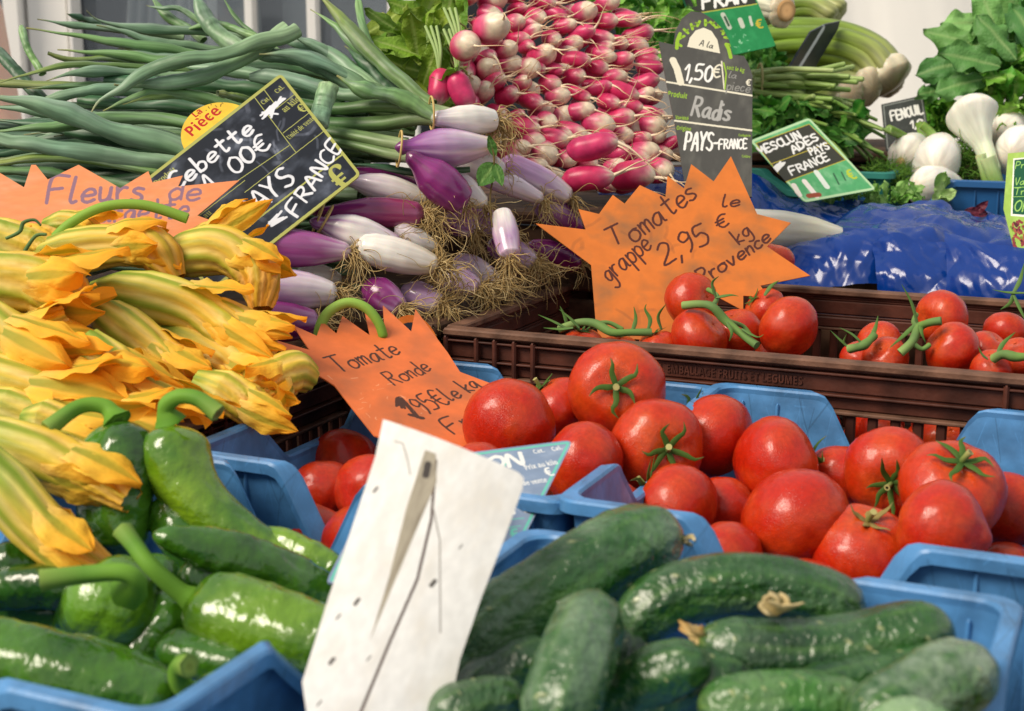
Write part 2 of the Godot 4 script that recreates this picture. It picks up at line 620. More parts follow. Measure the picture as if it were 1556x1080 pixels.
func print_on(ink: Ink, text: String, a: Vector2, b: Vector2, col: Color, font := "Droid Sans", tall := 1.0) -> void:
	var tm := TextMesh.new()
	var f := SystemFont.new()
	f.font_names = PackedStringArray([font])
	f.font_weight = 700
	tm.font = f
	tm.text = text
	tm.depth = 0.0
	tm.font_size = 64
	var arr := tm.get_mesh_arrays()
	if arr.is_empty(): return
	var v: PackedVector3Array = arr[Mesh.ARRAY_VERTEX]
	if v.is_empty(): return
	var ix = arr[Mesh.ARRAY_INDEX]
	if ix == null or ix.is_empty(): ix = range(v.size())
	var lo := v[0]
	var hi := v[0]
	for q in v:
		lo = lo.min(q)
		hi = hi.max(q)
	var ex := (b - a) / (hi.x - lo.x)
	var ey := Vector2(-ex.y, ex.x) * tall
	for i in range(0, ix.size(), 3):
		var t := []
		for j in 3:
			var q: Vector3 = v[ix[i + j]]
			t.append(ink.px(a + ex * (q.x - lo.x) + ey * q.y))
		ink.tri(t[0], t[1], t[2], col)

func new_ink(outline: Array, wide: int, base: Color, dirt: Color, share: float, sd: int) -> Ink:
	# the card's own colour with its stains
	var lo: Vector2 = outline[0]
	var hi: Vector2 = outline[0]
	for q: Vector2 in outline:
		lo = lo.min(q)
		hi = hi.max(q)
	var k := Ink.new()
	k.lo = lo
	k.k = wide / (hi.x - lo.x)
	var high := int((hi.y - lo.y) * k.k) + 1
	var side := 256
	var a := noise_img(side, 0.014, 5, wide, high, sd)
	var b := noise_img(side, 0.05, 3, wide, high, sd + 9)
	var da := a.get_data()
	var db := b.get_data()
	for i in range(0, da.size(), 3):
		var s := clampf((da[i] / 255.0 - 0.42) * 2.2, 0, 1) * share * (0.55 + 0.9 * db[i] / 255.0)
		var c := base.lerp(dirt, clampf(s, 0, 1))
		var j := 1.0 + (db[i] / 255.0 - 0.5) * 0.07
		da[i] = int(clampf(c.r * j, 0, 1) * 255)
		da[i + 1] = int(clampf(c.g * j, 0, 1) * 255)
		da[i + 2] = int(clampf(c.b * j, 0, 1) * 255)
	k.im = Image.create_from_data(wide, high, false, Image.FORMAT_RGB8, da)
	k.im.convert(Image.FORMAT_RGBA8)
	return k

func card(called: String, ink: Ink, outline: Array, at: Transform3D, parent: Node, thick := 0.0012, rough := 0.5, bend := Vector3.ZERO, edge := Color.WHITE) -> MeshInstance3D:
	# a sheet of card with its print, cut to the outline; bend = (bow across x, bow across y, twist)
	var m := StandardMaterial3D.new()
	m.resource_name = called + "_print"
	m.roughness = rough
	m.metallic_specular = 0.4
	m.albedo_texture = ImageTexture.create_from_image(ink.im)
	m.texture_repeat = false
	var hi := ink.lo + Vector2(ink.im.get_width(), ink.im.get_height()) / ink.k
	var size := hi - ink.lo
	var bow := func(p: Vector2) -> float:
		var u := (p - ink.lo) / size * 2.0 - Vector2.ONE
		return bend.x * u.x * u.x + bend.y * u.y * u.y + bend.z * u.x * u.y
	var poly := PackedVector2Array(outline)
	if Geometry2D.is_polygon_clockwise(poly): poly.reverse()
	var b := Buf.new()
	var n := 1 if bend == Vector3.ZERO else 10
	for side in 2:
		var z := thick * (0.5 if side == 0 else -0.5)
		var nn := Vector3(0, 0, 1 if side == 0 else -1)
		for gx in n:
			for gy in n:
				var a := ink.lo + size * Vector2(gx, gy) / n
				var e := size / n
				var pieces: Array = [poly] if n == 1 else Geometry2D.intersect_polygons(poly, PackedVector2Array([a, a + Vector2(e.x, 0), a + e, a + Vector2(0, e.y)]))
				for pc: PackedVector2Array in pieces:
					var t := Geometry2D.triangulate_polygon(pc)
					var base := b.v.size()
					for q in pc:
						b.v.append(Vector3(q.x, q.y, z + bow.call(q)))
						var d := 0.001
						var g := Vector3(-(bow.call(q + Vector2(d, 0)) - bow.call(q)) / d, -(bow.call(q + Vector2(0, d)) - bow.call(q)) / d, 1).normalized()
						b.n.append(g * nn.z)
						b.c.append(Color.WHITE)
						b.uv.append(Vector2((q.x - ink.lo.x) / size.x, 1.0 - (q.y - ink.lo.y) / size.y))
					for i in range(0, t.size(), 3):
						var p0 := pc[t[i]]
						var ccw := (pc[t[i + 1]] - p0).cross(pc[t[i + 2]] - p0) > 0.0
						if ccw == (side == 0): b.ix.append_array([base + t[i], base + t[i + 2], base + t[i + 1]])
						else: b.ix.append_array([base + t[i], base + t[i + 1], base + t[i + 2]])
	for i in poly.size():
		var p := poly[i]
		var q := poly[(i + 1) % poly.size()]
		var parts := 1 if n == 1 else 6
		for s in parts:
			var a := p.lerp(q, float(s) / parts)
			var e := p.lerp(q, float(s + 1) / parts)
			var nn := Vector3((e - a).y, -(e - a).x, 0).normalized()
			var at0 := b.v.size()
			for w: Array in [[a, 0.5], [e, 0.5], [e, -0.5], [a, -0.5]]:
				var c: Vector2 = w[0]
				b.v.append(Vector3(c.x, c.y, thick * w[1] + bow.call(c)))
				b.n.append(nn)
				b.c.append(Color.WHITE)
				b.uv.append(Vector2((c.x - ink.lo.x) / size.x, 1.0 - (c.y - ink.lo.y) / size.y))
			b.ix.append_array([at0, at0 + 1, at0 + 2, at0, at0 + 2, at0 + 3])
	return put(called, b.mesh(), m, parent)

func sign_at(called: String, label: String, category: String, at: Transform3D, group := "") -> Node3D:
	var o := thing(called, label, category, Vector3.ZERO, 0.0, group)
	o.transform = at
	return o

# ---------------------------------------------------------------- crates and trays
func bar(called: String, parent: Node, mat: Material, a: Vector3, size: Vector3, bev := 0.0015) -> void:
	# a box whose lowest corner is a
	var key := "%s%.3f,%.3f,%.3f" % ["bar", size.x, size.y, size.z]
	if not shared.has(key):
		var b := Buf.new()
		box(b, Transform3D(), size, bev)
		shared[key] = b.mesh()
	put(called, shared[key], mat, parent, Transform3D(Basis(), a + size / 2.0))

var shared := {}

func brown_crate(label: String, at: Vector3, size: Vector3, lettered: bool) -> Node3D:
	# «at» is the nearest left corner of its bottom; it reaches x to the right and -z away
	var o := thing("brown_crate", label, "crate", at, YAW)
	var m: Material = M.brown_plastic
	var w := size.x
	var d := size.z
	var h := size.y
	var t := 0.009
	bar("floor_panel", o, m, Vector3(t, 0.004, -d + t), Vector3(w - 2 * t, 0.006, d - 2 * t))
	# front, back, left and right: the same build on each side
	for s in 4:
		var long := w if s < 2 else d
		var place := func(x: float, y: float, out: float, sz: Vector3) -> Array:
			# x along the side, out = how far proud of the wall's outer face
			match s:
				0: return [Vector3(x, y, -sz.z + out), sz]
				1: return [Vector3(x, y, -d - out), sz]
				2: return [Vector3(-out, y, -x - sz.x), Vector3(sz.z, sz.y, sz.x)]
			return [Vector3(w - sz.z + out, y, -x - sz.x), Vector3(sz.z, sz.y, sz.x)]
		var add := func(called: String, mat: Material, x: float, y: float, out: float, sz: Vector3) -> void:
			var r: Array = place.call(x, y, out, sz)
			bar(called, o, mat, r[0], r[1])
		var inset := 0.0 if s < 2 else t + 0.002
		add.call("rim", M.worn_rim, inset, h - 0.007, 0.004, Vector3(long - 2 * inset, 0.007, 0.017))
		add.call("upper_band", m, inset, h - 0.0105, -0.004, Vector3(long - 2 * inset, 0.0033, 0.005))
		add.call("ridge", m, inset, h - 0.0128, 0.002, Vector3(long - 2 * inset, 0.0021, 0.010))
		add.call("text_panel", m, inset, h - 0.0285, -0.003, Vector3(long - 2 * inset, 0.0155, 0.005))
		add.call("ridge", m, inset, h - 0.0312, 0.002, Vector3(long - 2 * inset, 0.0025, 0.010))
		add.call("lower_band", m, inset, h - 0.043, -0.004, Vector3(long - 2 * inset, 0.0116, 0.005))
		add.call("ledge", M.worn_rim, inset, h - 0.0463, 0.003, Vector3(long - 2 * inset, 0.0032, 0.012))
		add.call("bottom_rail", m, inset, 0.0, 0.0, Vector3(long - 2 * inset, 0.022, t))
		var n := int(long / 0.0185)
		for i in n:
			add.call("slat", m, inset + 0.006 + (long - 2 * inset - 0.02) * i / (n - 1), 0.0222, -0.001, Vector3(0.0085, h - 0.0687, 0.006))
		for x in [0.0, 0.032, 0.051, 0.071, 0.09, long - 0.094, long - 0.074, long - 0.055, long - 0.036, long - 0.0045]:
			if s >= 2 and (x < 0.01 or x > long - 0.01): continue
			add.call("rib", m, x, 0.0005, 0.0035, Vector3(0.0045, h - 0.0078, 0.0085))
	if lettered:
		var tm := TextMesh.new()
		var f := SystemFont.new()
		f.font_names = PackedStringArray(["Droid Sans"])
		f.font_weight = 700
		tm.font = f
		tm.text = "F.L EMBALLAGE FRUITS ET LEGUMES"
		tm.font_size = 48
		tm.depth = 0.0016
		tm.pixel_size = 0.00021
		put("raised_lettering", tm, M.brown_plastic, o, Transform3D(Basis.from_scale(Vector3(0.78, 1, 1)), Vector3(0.275, h - 0.0205, -0.0026)))
	return o

func tray(label: String, at: Vector3, size: Vector3, mat: Material, group := "", cut := 0.062) -> Node3D:
	# «at» is the far left corner at rim height; it reaches x to the right and z towards the viewer
	var o := thing("plastic_tray", label, "tray", at, YAW, group)
	var w := size.x
	var d := size.z
	var h := size.y
	var r := 0.014
	var per := []   # the outline: position and rim height
	var sides := [[Vector2(r, 0), Vector2(w - r, 0), w, cut], [Vector2(w, r), Vector2(w, d - r), d, cut * 0.62], [Vector2(w - r, d), Vector2(r, d), w, cut], [Vector2(0, d - r), Vector2(0, r), d, cut * 0.62]]
	for s in 4:
		var a: Vector2 = sides[s][0]
		var e: Vector2 = sides[s][1]
		var len := a.distance_to(e)
		var deep: float = sides[s][3]
		var hi := minf(0.075, len * 0.3)
		for q: Array in [[0.0, 0.0], [hi - 0.008, 0.0], [hi - 0.002, 0.002], [hi + 0.004, 0.009], [hi + 0.028, deep - 0.006], [hi + 0.034, deep - 0.001], [hi + 0.042, deep]]:
			per.append([a.lerp(e, q[0] / len), -q[1]])
		for q: Array in [[hi + 0.042, deep], [hi + 0.034, deep - 0.001], [hi + 0.028, deep - 0.006], [hi + 0.004, 0.009], [hi - 0.002, 0.002], [hi - 0.008, 0.0], [0.0, 0.0]]:
			per.append([e.lerp(a, q[0] / len), -q[1]])
		var c: Vector2 = [Vector2(w - r, r), Vector2(w - r, d - r), Vector2(r, d - r), Vector2(r, r)][s]
		var a0: float = [-PI / 2, 0.0, PI / 2, PI][s]
		for k in range(1, 4):
			var g := a0 + PI / 2 * k / 4.0
			per.append([c + Vector2(cos(g), sin(g)) * r, 0.0])
	var mid := Vector2(w, d) / 2.0
	var ring := func(inward: float, y: float, draft: float) -> PackedVector3Array:
		# y < 0.5: a height below each rim point; else measured from the bottom
		var out := PackedVector3Array()
		for q: Array in per:
			var p: Vector2 = q[0]
			var f := Vector2((absf(p.x - mid.x) - inward - draft) / maxf(absf(p.x - mid.x), 1e-4), (absf(p.y - mid.y) - inward - draft) / maxf(absf(p.y - mid.y), 1e-4))
			p = mid + (p - mid) * f.clamp(Vector2.ZERO, Vector2.ONE * 1.2)
			out.append(Vector3(p.x, (q[1] + y) if y < 0.5 else -h + y - 1.0, p.y))
		return out
	var b := Buf.new()
	var white := Color.WHITE
	var draft := 0.012
	var outer := [ring.call(0.0, -0.002, 0.0), ring.call(0.0, 1.004, draft)]
	var inner := [ring.call(0.0035, -0.002, 0.0), ring.call(0.0035, 1.004, draft)]
	loft(b, outer, [white, white])
	var base := b.v.size()
	loft(b, inner, [white, white])
	for i in range(base, b.n.size()): b.n[i] = -b.n[i]
	var ib := b.ix.size() / 2
	for i in range(ib, b.ix.size(), 3):
		var s := b.ix[i + 1]
		b.ix[i + 1] = b.ix[i + 2]
		b.ix[i + 2] = s
	put("walls", b.mesh(), mat, o)
	var rb := Buf.new()
	for pair: Array in [[ring.call(-0.006, -0.009, 0.0), ring.call(-0.006, -0.0015, 0.0)], [ring.call(-0.006, -0.0015, 0.0), ring.call(-0.0045, 0.0, 0.0)], [ring.call(-0.0045, 0.0, 0.0), ring.call(0.003, 0.0, 0.0)], [ring.call(0.003, 0.0, 0.0), ring.call(0.0045, -0.0018, 0.0)], [ring.call(0.0045, -0.0018, 0.0), ring.call(0.0037, -0.007, 0.0)]]:
		loft(rb, pair, [white, white])
	put("rim", rb.mesh(), mat, o)
	bar("bottom", o, mat, Vector3(draft, -h, draft), Vector3(w - 2 * draft, 0.004, d - 2 * draft))
	for side in 2:
		for x in [0.02, 0.05, w - 0.052, w - 0.022]:
			bar("rib", o, mat, Vector3(x, -h + 0.006, d - 0.0062 if side else 0.001), Vector3(0.0025, h - 0.018, 0.0066 if side else 0.006))
	return o
# ---------------------------------------------------------------- vegetables
func tomato_mesh(sd: int, squat: float, lobes: int, deep: float, point := 0.0) -> ArrayMesh:
	# radius 1, stem at +y
	var b := Buf.new()
	var rings := []
	var cols := []
	var red := hx("c62a12")
	var warm := hx("d8541e")
	var off := Vector3(sd * 7.1, 3, 2)
	for i in 31:
		var th := PI * i / 30.0
		var ring := PackedVector3Array()
		var cc := PackedColorArray()
		for j in 44:
			var a := TAU * j / 44
			var w := sin(th)
			var fold := 1.0 + deep * (cos(lobes * a + sd) + 0.5 * cos((lobes - 2) * a + sd * 2)) * w * exp(-th * 0.75)
			var p := Vector3(w * cos(a), cos(th) * squat, w * sin(a))
			p *= 1.0 + 0.06 * nz.get_noise_3dv(p * 20.0 + off) + 0.012 * nz.get_noise_3dv(p * 60.0 + off)
			p.x *= fold
			p.z *= fold
			p.y -= 0.15 * exp(-pow(th / 0.36, 2.0)) * (1.0 - deep * 2.0 * cos(lobes * a + sd))
			if point > 0.0: p.y -= point * exp(-pow((PI - th) / 0.28, 2.0))
			ring.append(p)
			var k := red.lerp(warm, clampf(0.9 * exp(-th * 1.1) + 0.8 * nz.get_noise_3dv(p * 22.0 + off * 2.0), 0, 1))
			cc.append(k)
		rings.append(ring)
		cols.append(cc)
	loft(b, rings, cols)
	return b.mesh()

func calyx_mesh(sd: int, count: int, reach: float, dry := false) -> Array:
	# sepals that lie on a tomato of radius 1 and lift at their tips; and the stalk
	rng.seed = sd
	var b := Buf.new()
	var green := hx("46632a") if not dry else hx("8a7a45")
	var dark := hx("2f4a1e") if not dry else hx("6e5a35")
	for i in count:
		var a := TAU * i / count + ra(-0.25, 0.25)
		var out := Vector3(cos(a), 0, sin(a))
		var len := reach * ra(0.75, 1.15)
		var lift := ra(-0.02, 0.34)
		var pts := []
		for k in 5:
			var t := k / 4.0
			var s := t * len
			pts.append(out * (0.03 + s) + Vector3(0, 0.905 - 0.15 * exp(-pow(s / 0.36, 2.0)) - 0.43 * s * s + lift * t * t, 0) + out.cross(Vector3.UP) * 0.16 * ra(-1, 1) * t * t)
		tube(b, even(curve(pts, 4), 9), [0.06, 0.072, 0.06, 0.038, 0.006], 6, [dark, green, green, green, hx("6e6a3c")], 0.30, Vector3.UP)
	var s := Buf.new()
	var top := Vector3(ra(-0.1, 0.1), 0.98 + ra(0.0, 0.12), ra(-0.1, 0.1))
	tube(s, curve([Vector3(0, 0.68, 0), Vector3(0, 0.8, 0), top], 4), [0.085, 0.06, 0.052, 0.07], 9, [dark, green, hx("7c8a48"), hx("a9a56a")], 1.0, Vector3.ZERO, 0.0, 1.0, false)
	rng.seed = 77 + sd
	return [b.mesh(), s.mesh()]

var tomato_m := []
var calyx_m := []

func tomato(label: String, at: Vector3, r: float, stem: Vector3, kind: int, cal := 0, group := "round tomatoes heaped in the blue trays") -> Node3D:
	var o := thing("tomato", label, "tomato", at, 0.0, group)
	o.basis = basis_y(stem, kind * 1.3 + at.x * 9.0)
	put("flesh", tomato_m[kind], M.tomato_skin, o, Transform3D(Basis.from_scale(Vector3.ONE * r), Vector3.ZERO))
	if cal >= 0:
		var c: Array = calyx_m[cal]
		put("calyx", c[0], M.calyx, o, Transform3D(Basis.from_scale(Vector3.ONE * r), Vector3.ZERO))
		put("stalk", c[1], M.calyx, o, Transform3D(Basis.from_scale(Vector3.ONE * r), Vector3.ZERO))
	return o

func long_body(b: Buf, p: PackedVector3Array, rad: Array, n: int, fold: Callable, col: Callable, vs := 1.0, us := 1.0) -> Array:
	# a fruit along a line: fold(t, a, point) gives the share of the radius, col(t, a, point) the colour
	var fr := frames(p)
	var rings := []
	var cols := []
	var m := p.size()
	for i in m:
		var t := float(i) / (m - 1)
		var r := ramp(rad, t)
		var f: Basis = fr[i]
		var ring := PackedVector3Array()
		var cc := PackedColorArray()
		for j in n:
			var a := TAU * j / n
			var e := f.x * cos(a) + f.z * sin(a)
			var q := p[i] + e * r * float(fold.call(t, a, p[i] + e * r))
			ring.append(q)
			var k: Color = col.call(t, a, q)
			k.a = 1.0
			cc.append(k)
		rings.append(ring)
		cols.append(cc)
	loft(b, rings, cols, true, us, vs)
	return fr

func rounded(p: Array, r: float, count: int) -> PackedVector3Array:
	# rows bunched at both ends so that blunt ends come out round
	var c := even(curve(p, 10), 200)
	var out := PackedVector3Array()
	for i in count:
		var t := 0.5 - 0.5 * cos(PI * i / (count - 1))
		var f := t * 199.0
		var k := mini(int(f), 198)
		out.append(c[k].lerp(c[k + 1], f - k))
	return out

func blunt(count: int, len: float, r: float, a: Array, e0 := 1.0, e1 := 1.0) -> Array:
	# radii for rounded(): a body ramp with half-round ends, e0 and e1 the ends' length in radii
	var out := []
	for i in count:
		var t := 0.5 - 0.5 * cos(PI * i / (count - 1))
		var s := t * len
		var g := ramp(a, t) * r
		if s < r * e0: g *= sqrt(maxf(0.0, 1.0 - pow(1.0 - s / (r * e0), 2.0)))
		if len - s < r * e1: g *= sqrt(maxf(0.0, 1.0 - pow(1.0 - (len - s) / (r * e1), 2.0)))
		out.append(maxf(g, 0.00005))
	return out

func length_of(p: Array) -> float:
	var c := curve(p, 8)
	var s := 0.0
	for i in c.size() - 1: s += c[i].distance_to(c[i + 1])
	return s

func cucumber(label: String, p: Array, r: float, prof: Array, deep: Color, bloom: Color, bloomy: float, dried := -1) -> Node3D:
	# dried: 0 or 1 = the end that carries the withered flower
	var o := thing("cucumber", label, "cucumber", (p[0] + p[p.size() - 1]) / 2.0, 0.0, "cucumbers in the front tray")
	var n := 90
	var sd := Vector3(p[0].x * 40.0, 5, 2)
	var b := Buf.new()
	var yellow := hx("8a9a30")
	var fold := func(t: float, a: float, q: Vector3) -> float:
		var wart := maxf(0.0, nz.get_noise_3dv(q * 2600.0 + sd) - 0.35) * 0.20
		return 1.0 + 0.028 * cos(a * 7.0 + 2.0 * sin(t * 5.0)) + 0.05 * nz.get_noise_3dv(q * 300.0 + sd) + 0.030 * nz.get_noise_3dv(q * 1300.0 + sd) + wart
	var col := func(t: float, a: float, q: Vector3) -> Color:
		var s := clampf(0.30 + 1.2 * nz.get_noise_3dv(q * 420.0 + sd) + 0.7 * nz.get_noise_3dv(q * 1500.0) + 0.35 * nz.get_noise_3dv(q * 5000.0), 0, 1) * bloomy
		var k := deep.lerp(hx("2b5a20"), clampf(0.3 + 1.4 * nz.get_noise_3dv(q * 300.0 - sd), 0, 0.75))
		k = k.lerp(bloom, s)
		var tip := maxf(smoothstep(0.16, 0.0, t), 0.0)
		var stripe := 0.5 + 0.5 * cos(a * 9.0)
		k = k.lerp(yellow, tip * 0.5 * stripe)
		k = k.lerp(hx("5f8a3a"), 0.30 * pow(stripe, 6.0) * clampf(0.6 + 1.5 * nz.get_noise_2d(t * 60.0, a * 8.0), 0, 1))
		if nz.get_noise_3dv(q * 2600.0 + sd) > 0.52: k = k.lerp(hx("c8c890"), 0.5)
		return k
	var line_ := rounded(p, r, n)
	var len := length_of(p)
	long_body(b, line_, blunt(n, len, r, prof, 1.15, 1.15), 56, fold, col)
	part("skin", b, M.cucumber_skin, o)
	if dried >= 0:
		var e: Vector3 = p[0] if dried == 0 else p[p.size() - 1]
		var d: Vector3 = (e - (p[1] if dried == 0 else p[p.size() - 2])).normalized()
		var f := Buf.new()
		for i in 9:
			var w := (d * 1.2 + Vector3(ra(-1, 1), ra(-1, 1), ra(-1, 1))).normalized()
			var q := e - d * r * 0.05
			tube(f, curve([q, q + w * r * ra(0.2, 0.34), q + w * r * 0.45 + Vector3(ra(-1, 1), ra(-1, 1), ra(-1, 1)) * r * 0.2], 4), [r * 0.12, r * 0.15, r * 0.05], 6, [hx("8f8050"), hx("c3ab78"), hx("b58d50")], 0.45)
		part("withered_flower", f, M.dry, o)
	return o

func pepper(label: String, p: Array, r: float, prof: Array, lobes: float, wrinkle: float, light: Color, dark: Color, stem: Array, stem_r := 0.0055) -> Node3D:
	# p runs from the shoulder to the tip
	var o := thing("green_pepper", label, "pepper", (p[0] + p[p.size() - 1]) / 2.0, 0.0, "long green peppers heaped by the blossoms")
	var sd := Vector3(p[0].x * 31.0, p[0].y * 17.0, 3)
	var n := 80
	var b := Buf.new()
	var fold := func(t: float, a: float, q: Vector3) -> float:
		var l := lobes * (1.0 - 0.6 * t)
		return 1.0 - l * pow(absf(cos(1.5 * a + sd.x)), 6.0) * 1.0 + wrinkle * 0.9 * nz.get_noise_3dv(q * 260.0 + sd) + wrinkle * 0.42 * nz.get_noise_3dv(q * 900.0 + sd) + wrinkle * 0.6 * nz.get_noise_3d(cos(a) * 9.0 + sd.x, sin(a) * 9.0, t * 150.0 + sd.y) * smoothstep(0.1, 0.35, t) + wrinkle * 0.12 * nz.get_noise_3dv(q * 2400.0)
	var col := func(t: float, a: float, q: Vector3) -> Color:
		return light.lerp(dark, clampf(0.4 + 1.3 * nz.get_noise_3dv(q * 260.0 + sd) + 0.3 * nz.get_noise_3dv(q * 1500.0), 0, 1))
	var line_ := rounded(p, r, n)
	var radii := blunt(n, length_of(p), r, prof, 0.75, 0.5)
	# the shoulder is dented round the stalk
	long_body(b, line_, radii, 52, fold, col)
	part("flesh", b, M.pepper_skin, o)
	if stem.size() > 1:
		var s := Buf.new()
		var g := hx("6d9a35")
		var path := curve(stem, 8)
		tube(s, path, [stem_r * 2.1, stem_r * 1.1, stem_r, stem_r * 0.95, stem_r * 1.0, stem_r * 1.2], 12, [hx("5a8a2a"), g, g, hx("5f8c34"), hx("7f9a48")], 1.0, Vector3.ZERO, 0.0, 1.0, false, 0.16)
		part("stalk", s, M.calyx, o)
	return o

func roots(at: Vector3, d: Vector3, r: float, count: int, len: float, droop: float) -> Buf:
	var b := Buf.new()
	var tone := [hx("c4ab78"), hx("a58c5a"), hx("d8c494"), hx("8a7045"), hx("b89c68")]
	for i in count:
		var w := (d * 0.9 + Vector3(ra(-1, 1), ra(-1, 1), ra(-1, 1)) * 1.15).normalized()
		var q := at + Vector3(ra(-1, 1), ra(-1, 1), ra(-1, 1)) * r
		var pts := [q]
		var step := len * ra(0.35, 1.1) / 6.0
		var turn := Vector3(ra(-1, 1), ra(-1, 1), ra(-1, 1)) * 0.55
		for k in 6:
			w = (w + turn.cross(w) * 0.7 + Vector3(ra(-1, 1), ra(-1, 1) - droop * 0.55, ra(-1, 1)) * 0.6).normalized()
			q += w * step
			pts.append(q)
		tube(b, curve(pts, 3), [0.00062, 0.0005, 0.0004, 0.00022], 3, [tone[i % 5], tone[(i + 1) % 5]])
	return b

func onion(label: String, p0: Vector3, p1: Vector3, r: float, skin_: Array, prof: Array, root_n: int, root_len: float, droop := 0.5, necks := []) -> Node3D:
	# p0 is the neck, p1 the root plate
	var o := thing("spring_onion", label, "spring onion", p1, 0.0, "purple spring onions in tied bunches")
	var b := Buf.new()
	var sd := Vector3(p0.x * 91.0, p0.y * 77.0, 1)
	var d := (p1 - p0).normalized()
	var line_ := rounded([p0, p0.lerp(p1, 0.5) + Vector3(0, ra(-0.1, 0.1) * r, 0), p1], r, 44)
	var radii := []
	for i in 44:
		var t := 0.5 - 0.5 * cos(PI * i / 43.0)
		radii.append(maxf(ramp(prof, t) * r * 0.94 * sqrt(clampf((1.0 - t) * 16.0, 0.0, 1.0)) * sqrt(clampf(t * 14.0, 0.0, 1.0)), 0.0001))
	var fold := func(t: float, a: float, q: Vector3) -> float:
		return 1.0 + 0.02 * cos(a * 3.0 + sd.x) + 0.03 * nz.get_noise_3dv(q * 120.0 + sd)
	var col := func(t: float, a: float, q: Vector3) -> Color:
		var s := t + 0.05 + 0.28 * nz.get_noise_3d(cos(a) * 22.0 + sd.x, sin(a) * 22.0 + sd.y, t * 9.0) + 0.16 * nz.get_noise_3d(cos(a) * 190.0, sin(a) * 190.0 + sd.x, t * 10.0)
		return cramp(skin_, s) * (1.06 + 0.22 * nz.get_noise_3d(cos(a) * 240.0 + sd.y, sin(a) * 240.0, t * 8.0))
	long_body(b, line_, radii, 36, fold, col, 0.35, 2.0)
	part("bulb", b, M.onion_skin, o)
	if root_n > 0: part("roots", roots(p1 - d * r * 0.08, d, r * 0.24, int(root_n * 2.2), root_len, droop), M.root, o)
	for k in necks:
		var nb := Buf.new()
		tube(nb, even(curve(k[0], 8), 28), [k[1], k[1] * 1.05, k[1] * 0.9, k[1] * 0.75], 14, k[2], 0.7, Vector3(0.1, 1, 0.2), 0.0, 0.5)
		part("leaf", nb, M.onion_leaf, o)
	return o

func leaf_tube(o: Node3D, p: Array, r: float, col: Array, flat := 0.62) -> void:
	# a hollow onion leaf: pressed flat here and there, creased, striped along its length, thinner at its outer end
	var b := Buf.new()
	var c := even(curve(p, 8), 54)
	var so := Vector3(p[0].x * 70.0, p[0].y * 90.0, ra(0, 90))
	for i in c.size():
		c[i] += Vector3(0, nz.get_noise_3dv(c[i] * 110.0 + so), nz.get_noise_3dv(c[i] * 110.0 + Vector3(9, 9, 9))) * r * 0.8
	var fr := frames(c, Vector3(0.05, 1, 0.4))
	var rings := []
	var cols := []
	var cut := ra(0, 1) < 0.4
	var tw := ra(-1.6, 1.6)
	var dry := hx("b9a860")
	for i in 54:
		var t := i / 53.0
		var f: Basis = fr[i]
		var w := r * (lerpf(0.62 if cut else 0.12, 1.0, smoothstep(0.0, 0.10 if cut else 0.35, t)) + 0.12 * nz.get_noise_1d(t * 60.0 + so.z))
		var press := clampf(flat + 0.55 * nz.get_noise_2d(t * 45.0, so.z * 3.0), 0.28, 1.0)
		var ring := PackedVector3Array()
		var cc := PackedColorArray()
		for j in 18:
			var a := TAU * j / 18
			var g := a + tw * t
			var crease := 1.0 - 0.16 * pow(maxf(0.0, cos(a - 1.9)), 8.0)
			ring.append(c[i] + (f.x * cos(g) * press + f.z * sin(g)) * w * crease)
			var k := cramp(col, t) * (1.0 + 0.30 * nz.get_noise_3d(cos(a) * 90.0 + so.x, sin(a) * 90.0, t * 14.0) + 0.30 * nz.get_noise_3d(cos(a) * 14.0, sin(a) * 14.0 + so.y, t * 60.0))
			k = k.lerp(hx("b5c9b8"), clampf(1.1 * nz.get_noise_3d(cos(a) * 20.0 + so.y, sin(a) * 20.0, t * 34.0 + so.z) + 0.02, 0.0, 0.5))
			if not cut: k = k.lerp(dry, 0.7 * smoothstep(0.10, 0.0, t))
			k.a = 1.0
			cc.append(k)
		rings.append(ring)
		cols.append(cc)
	# the inside of the cut end
	for q: Array in [[0.0, 0.9], [0.8, 0.8], [1.4, 0.0]]:
		var ring := PackedVector3Array()
		for v: Vector3 in rings[0 if q[0] == 0.0 else 1]: ring.append(c[0] + (v - c[0]) * q[1] + ((fr[0] as Basis).y * r * q[0] if cut else Vector3.ZERO))
		rings.push_front(ring)
		cols.push_front((cols[0][0] if cols[0] is PackedColorArray else cols[0]) * 0.9)
	loft(b, rings, cols, true, 1.0, 0.4)
	part("leaf", b, M.onion_leaf, o)

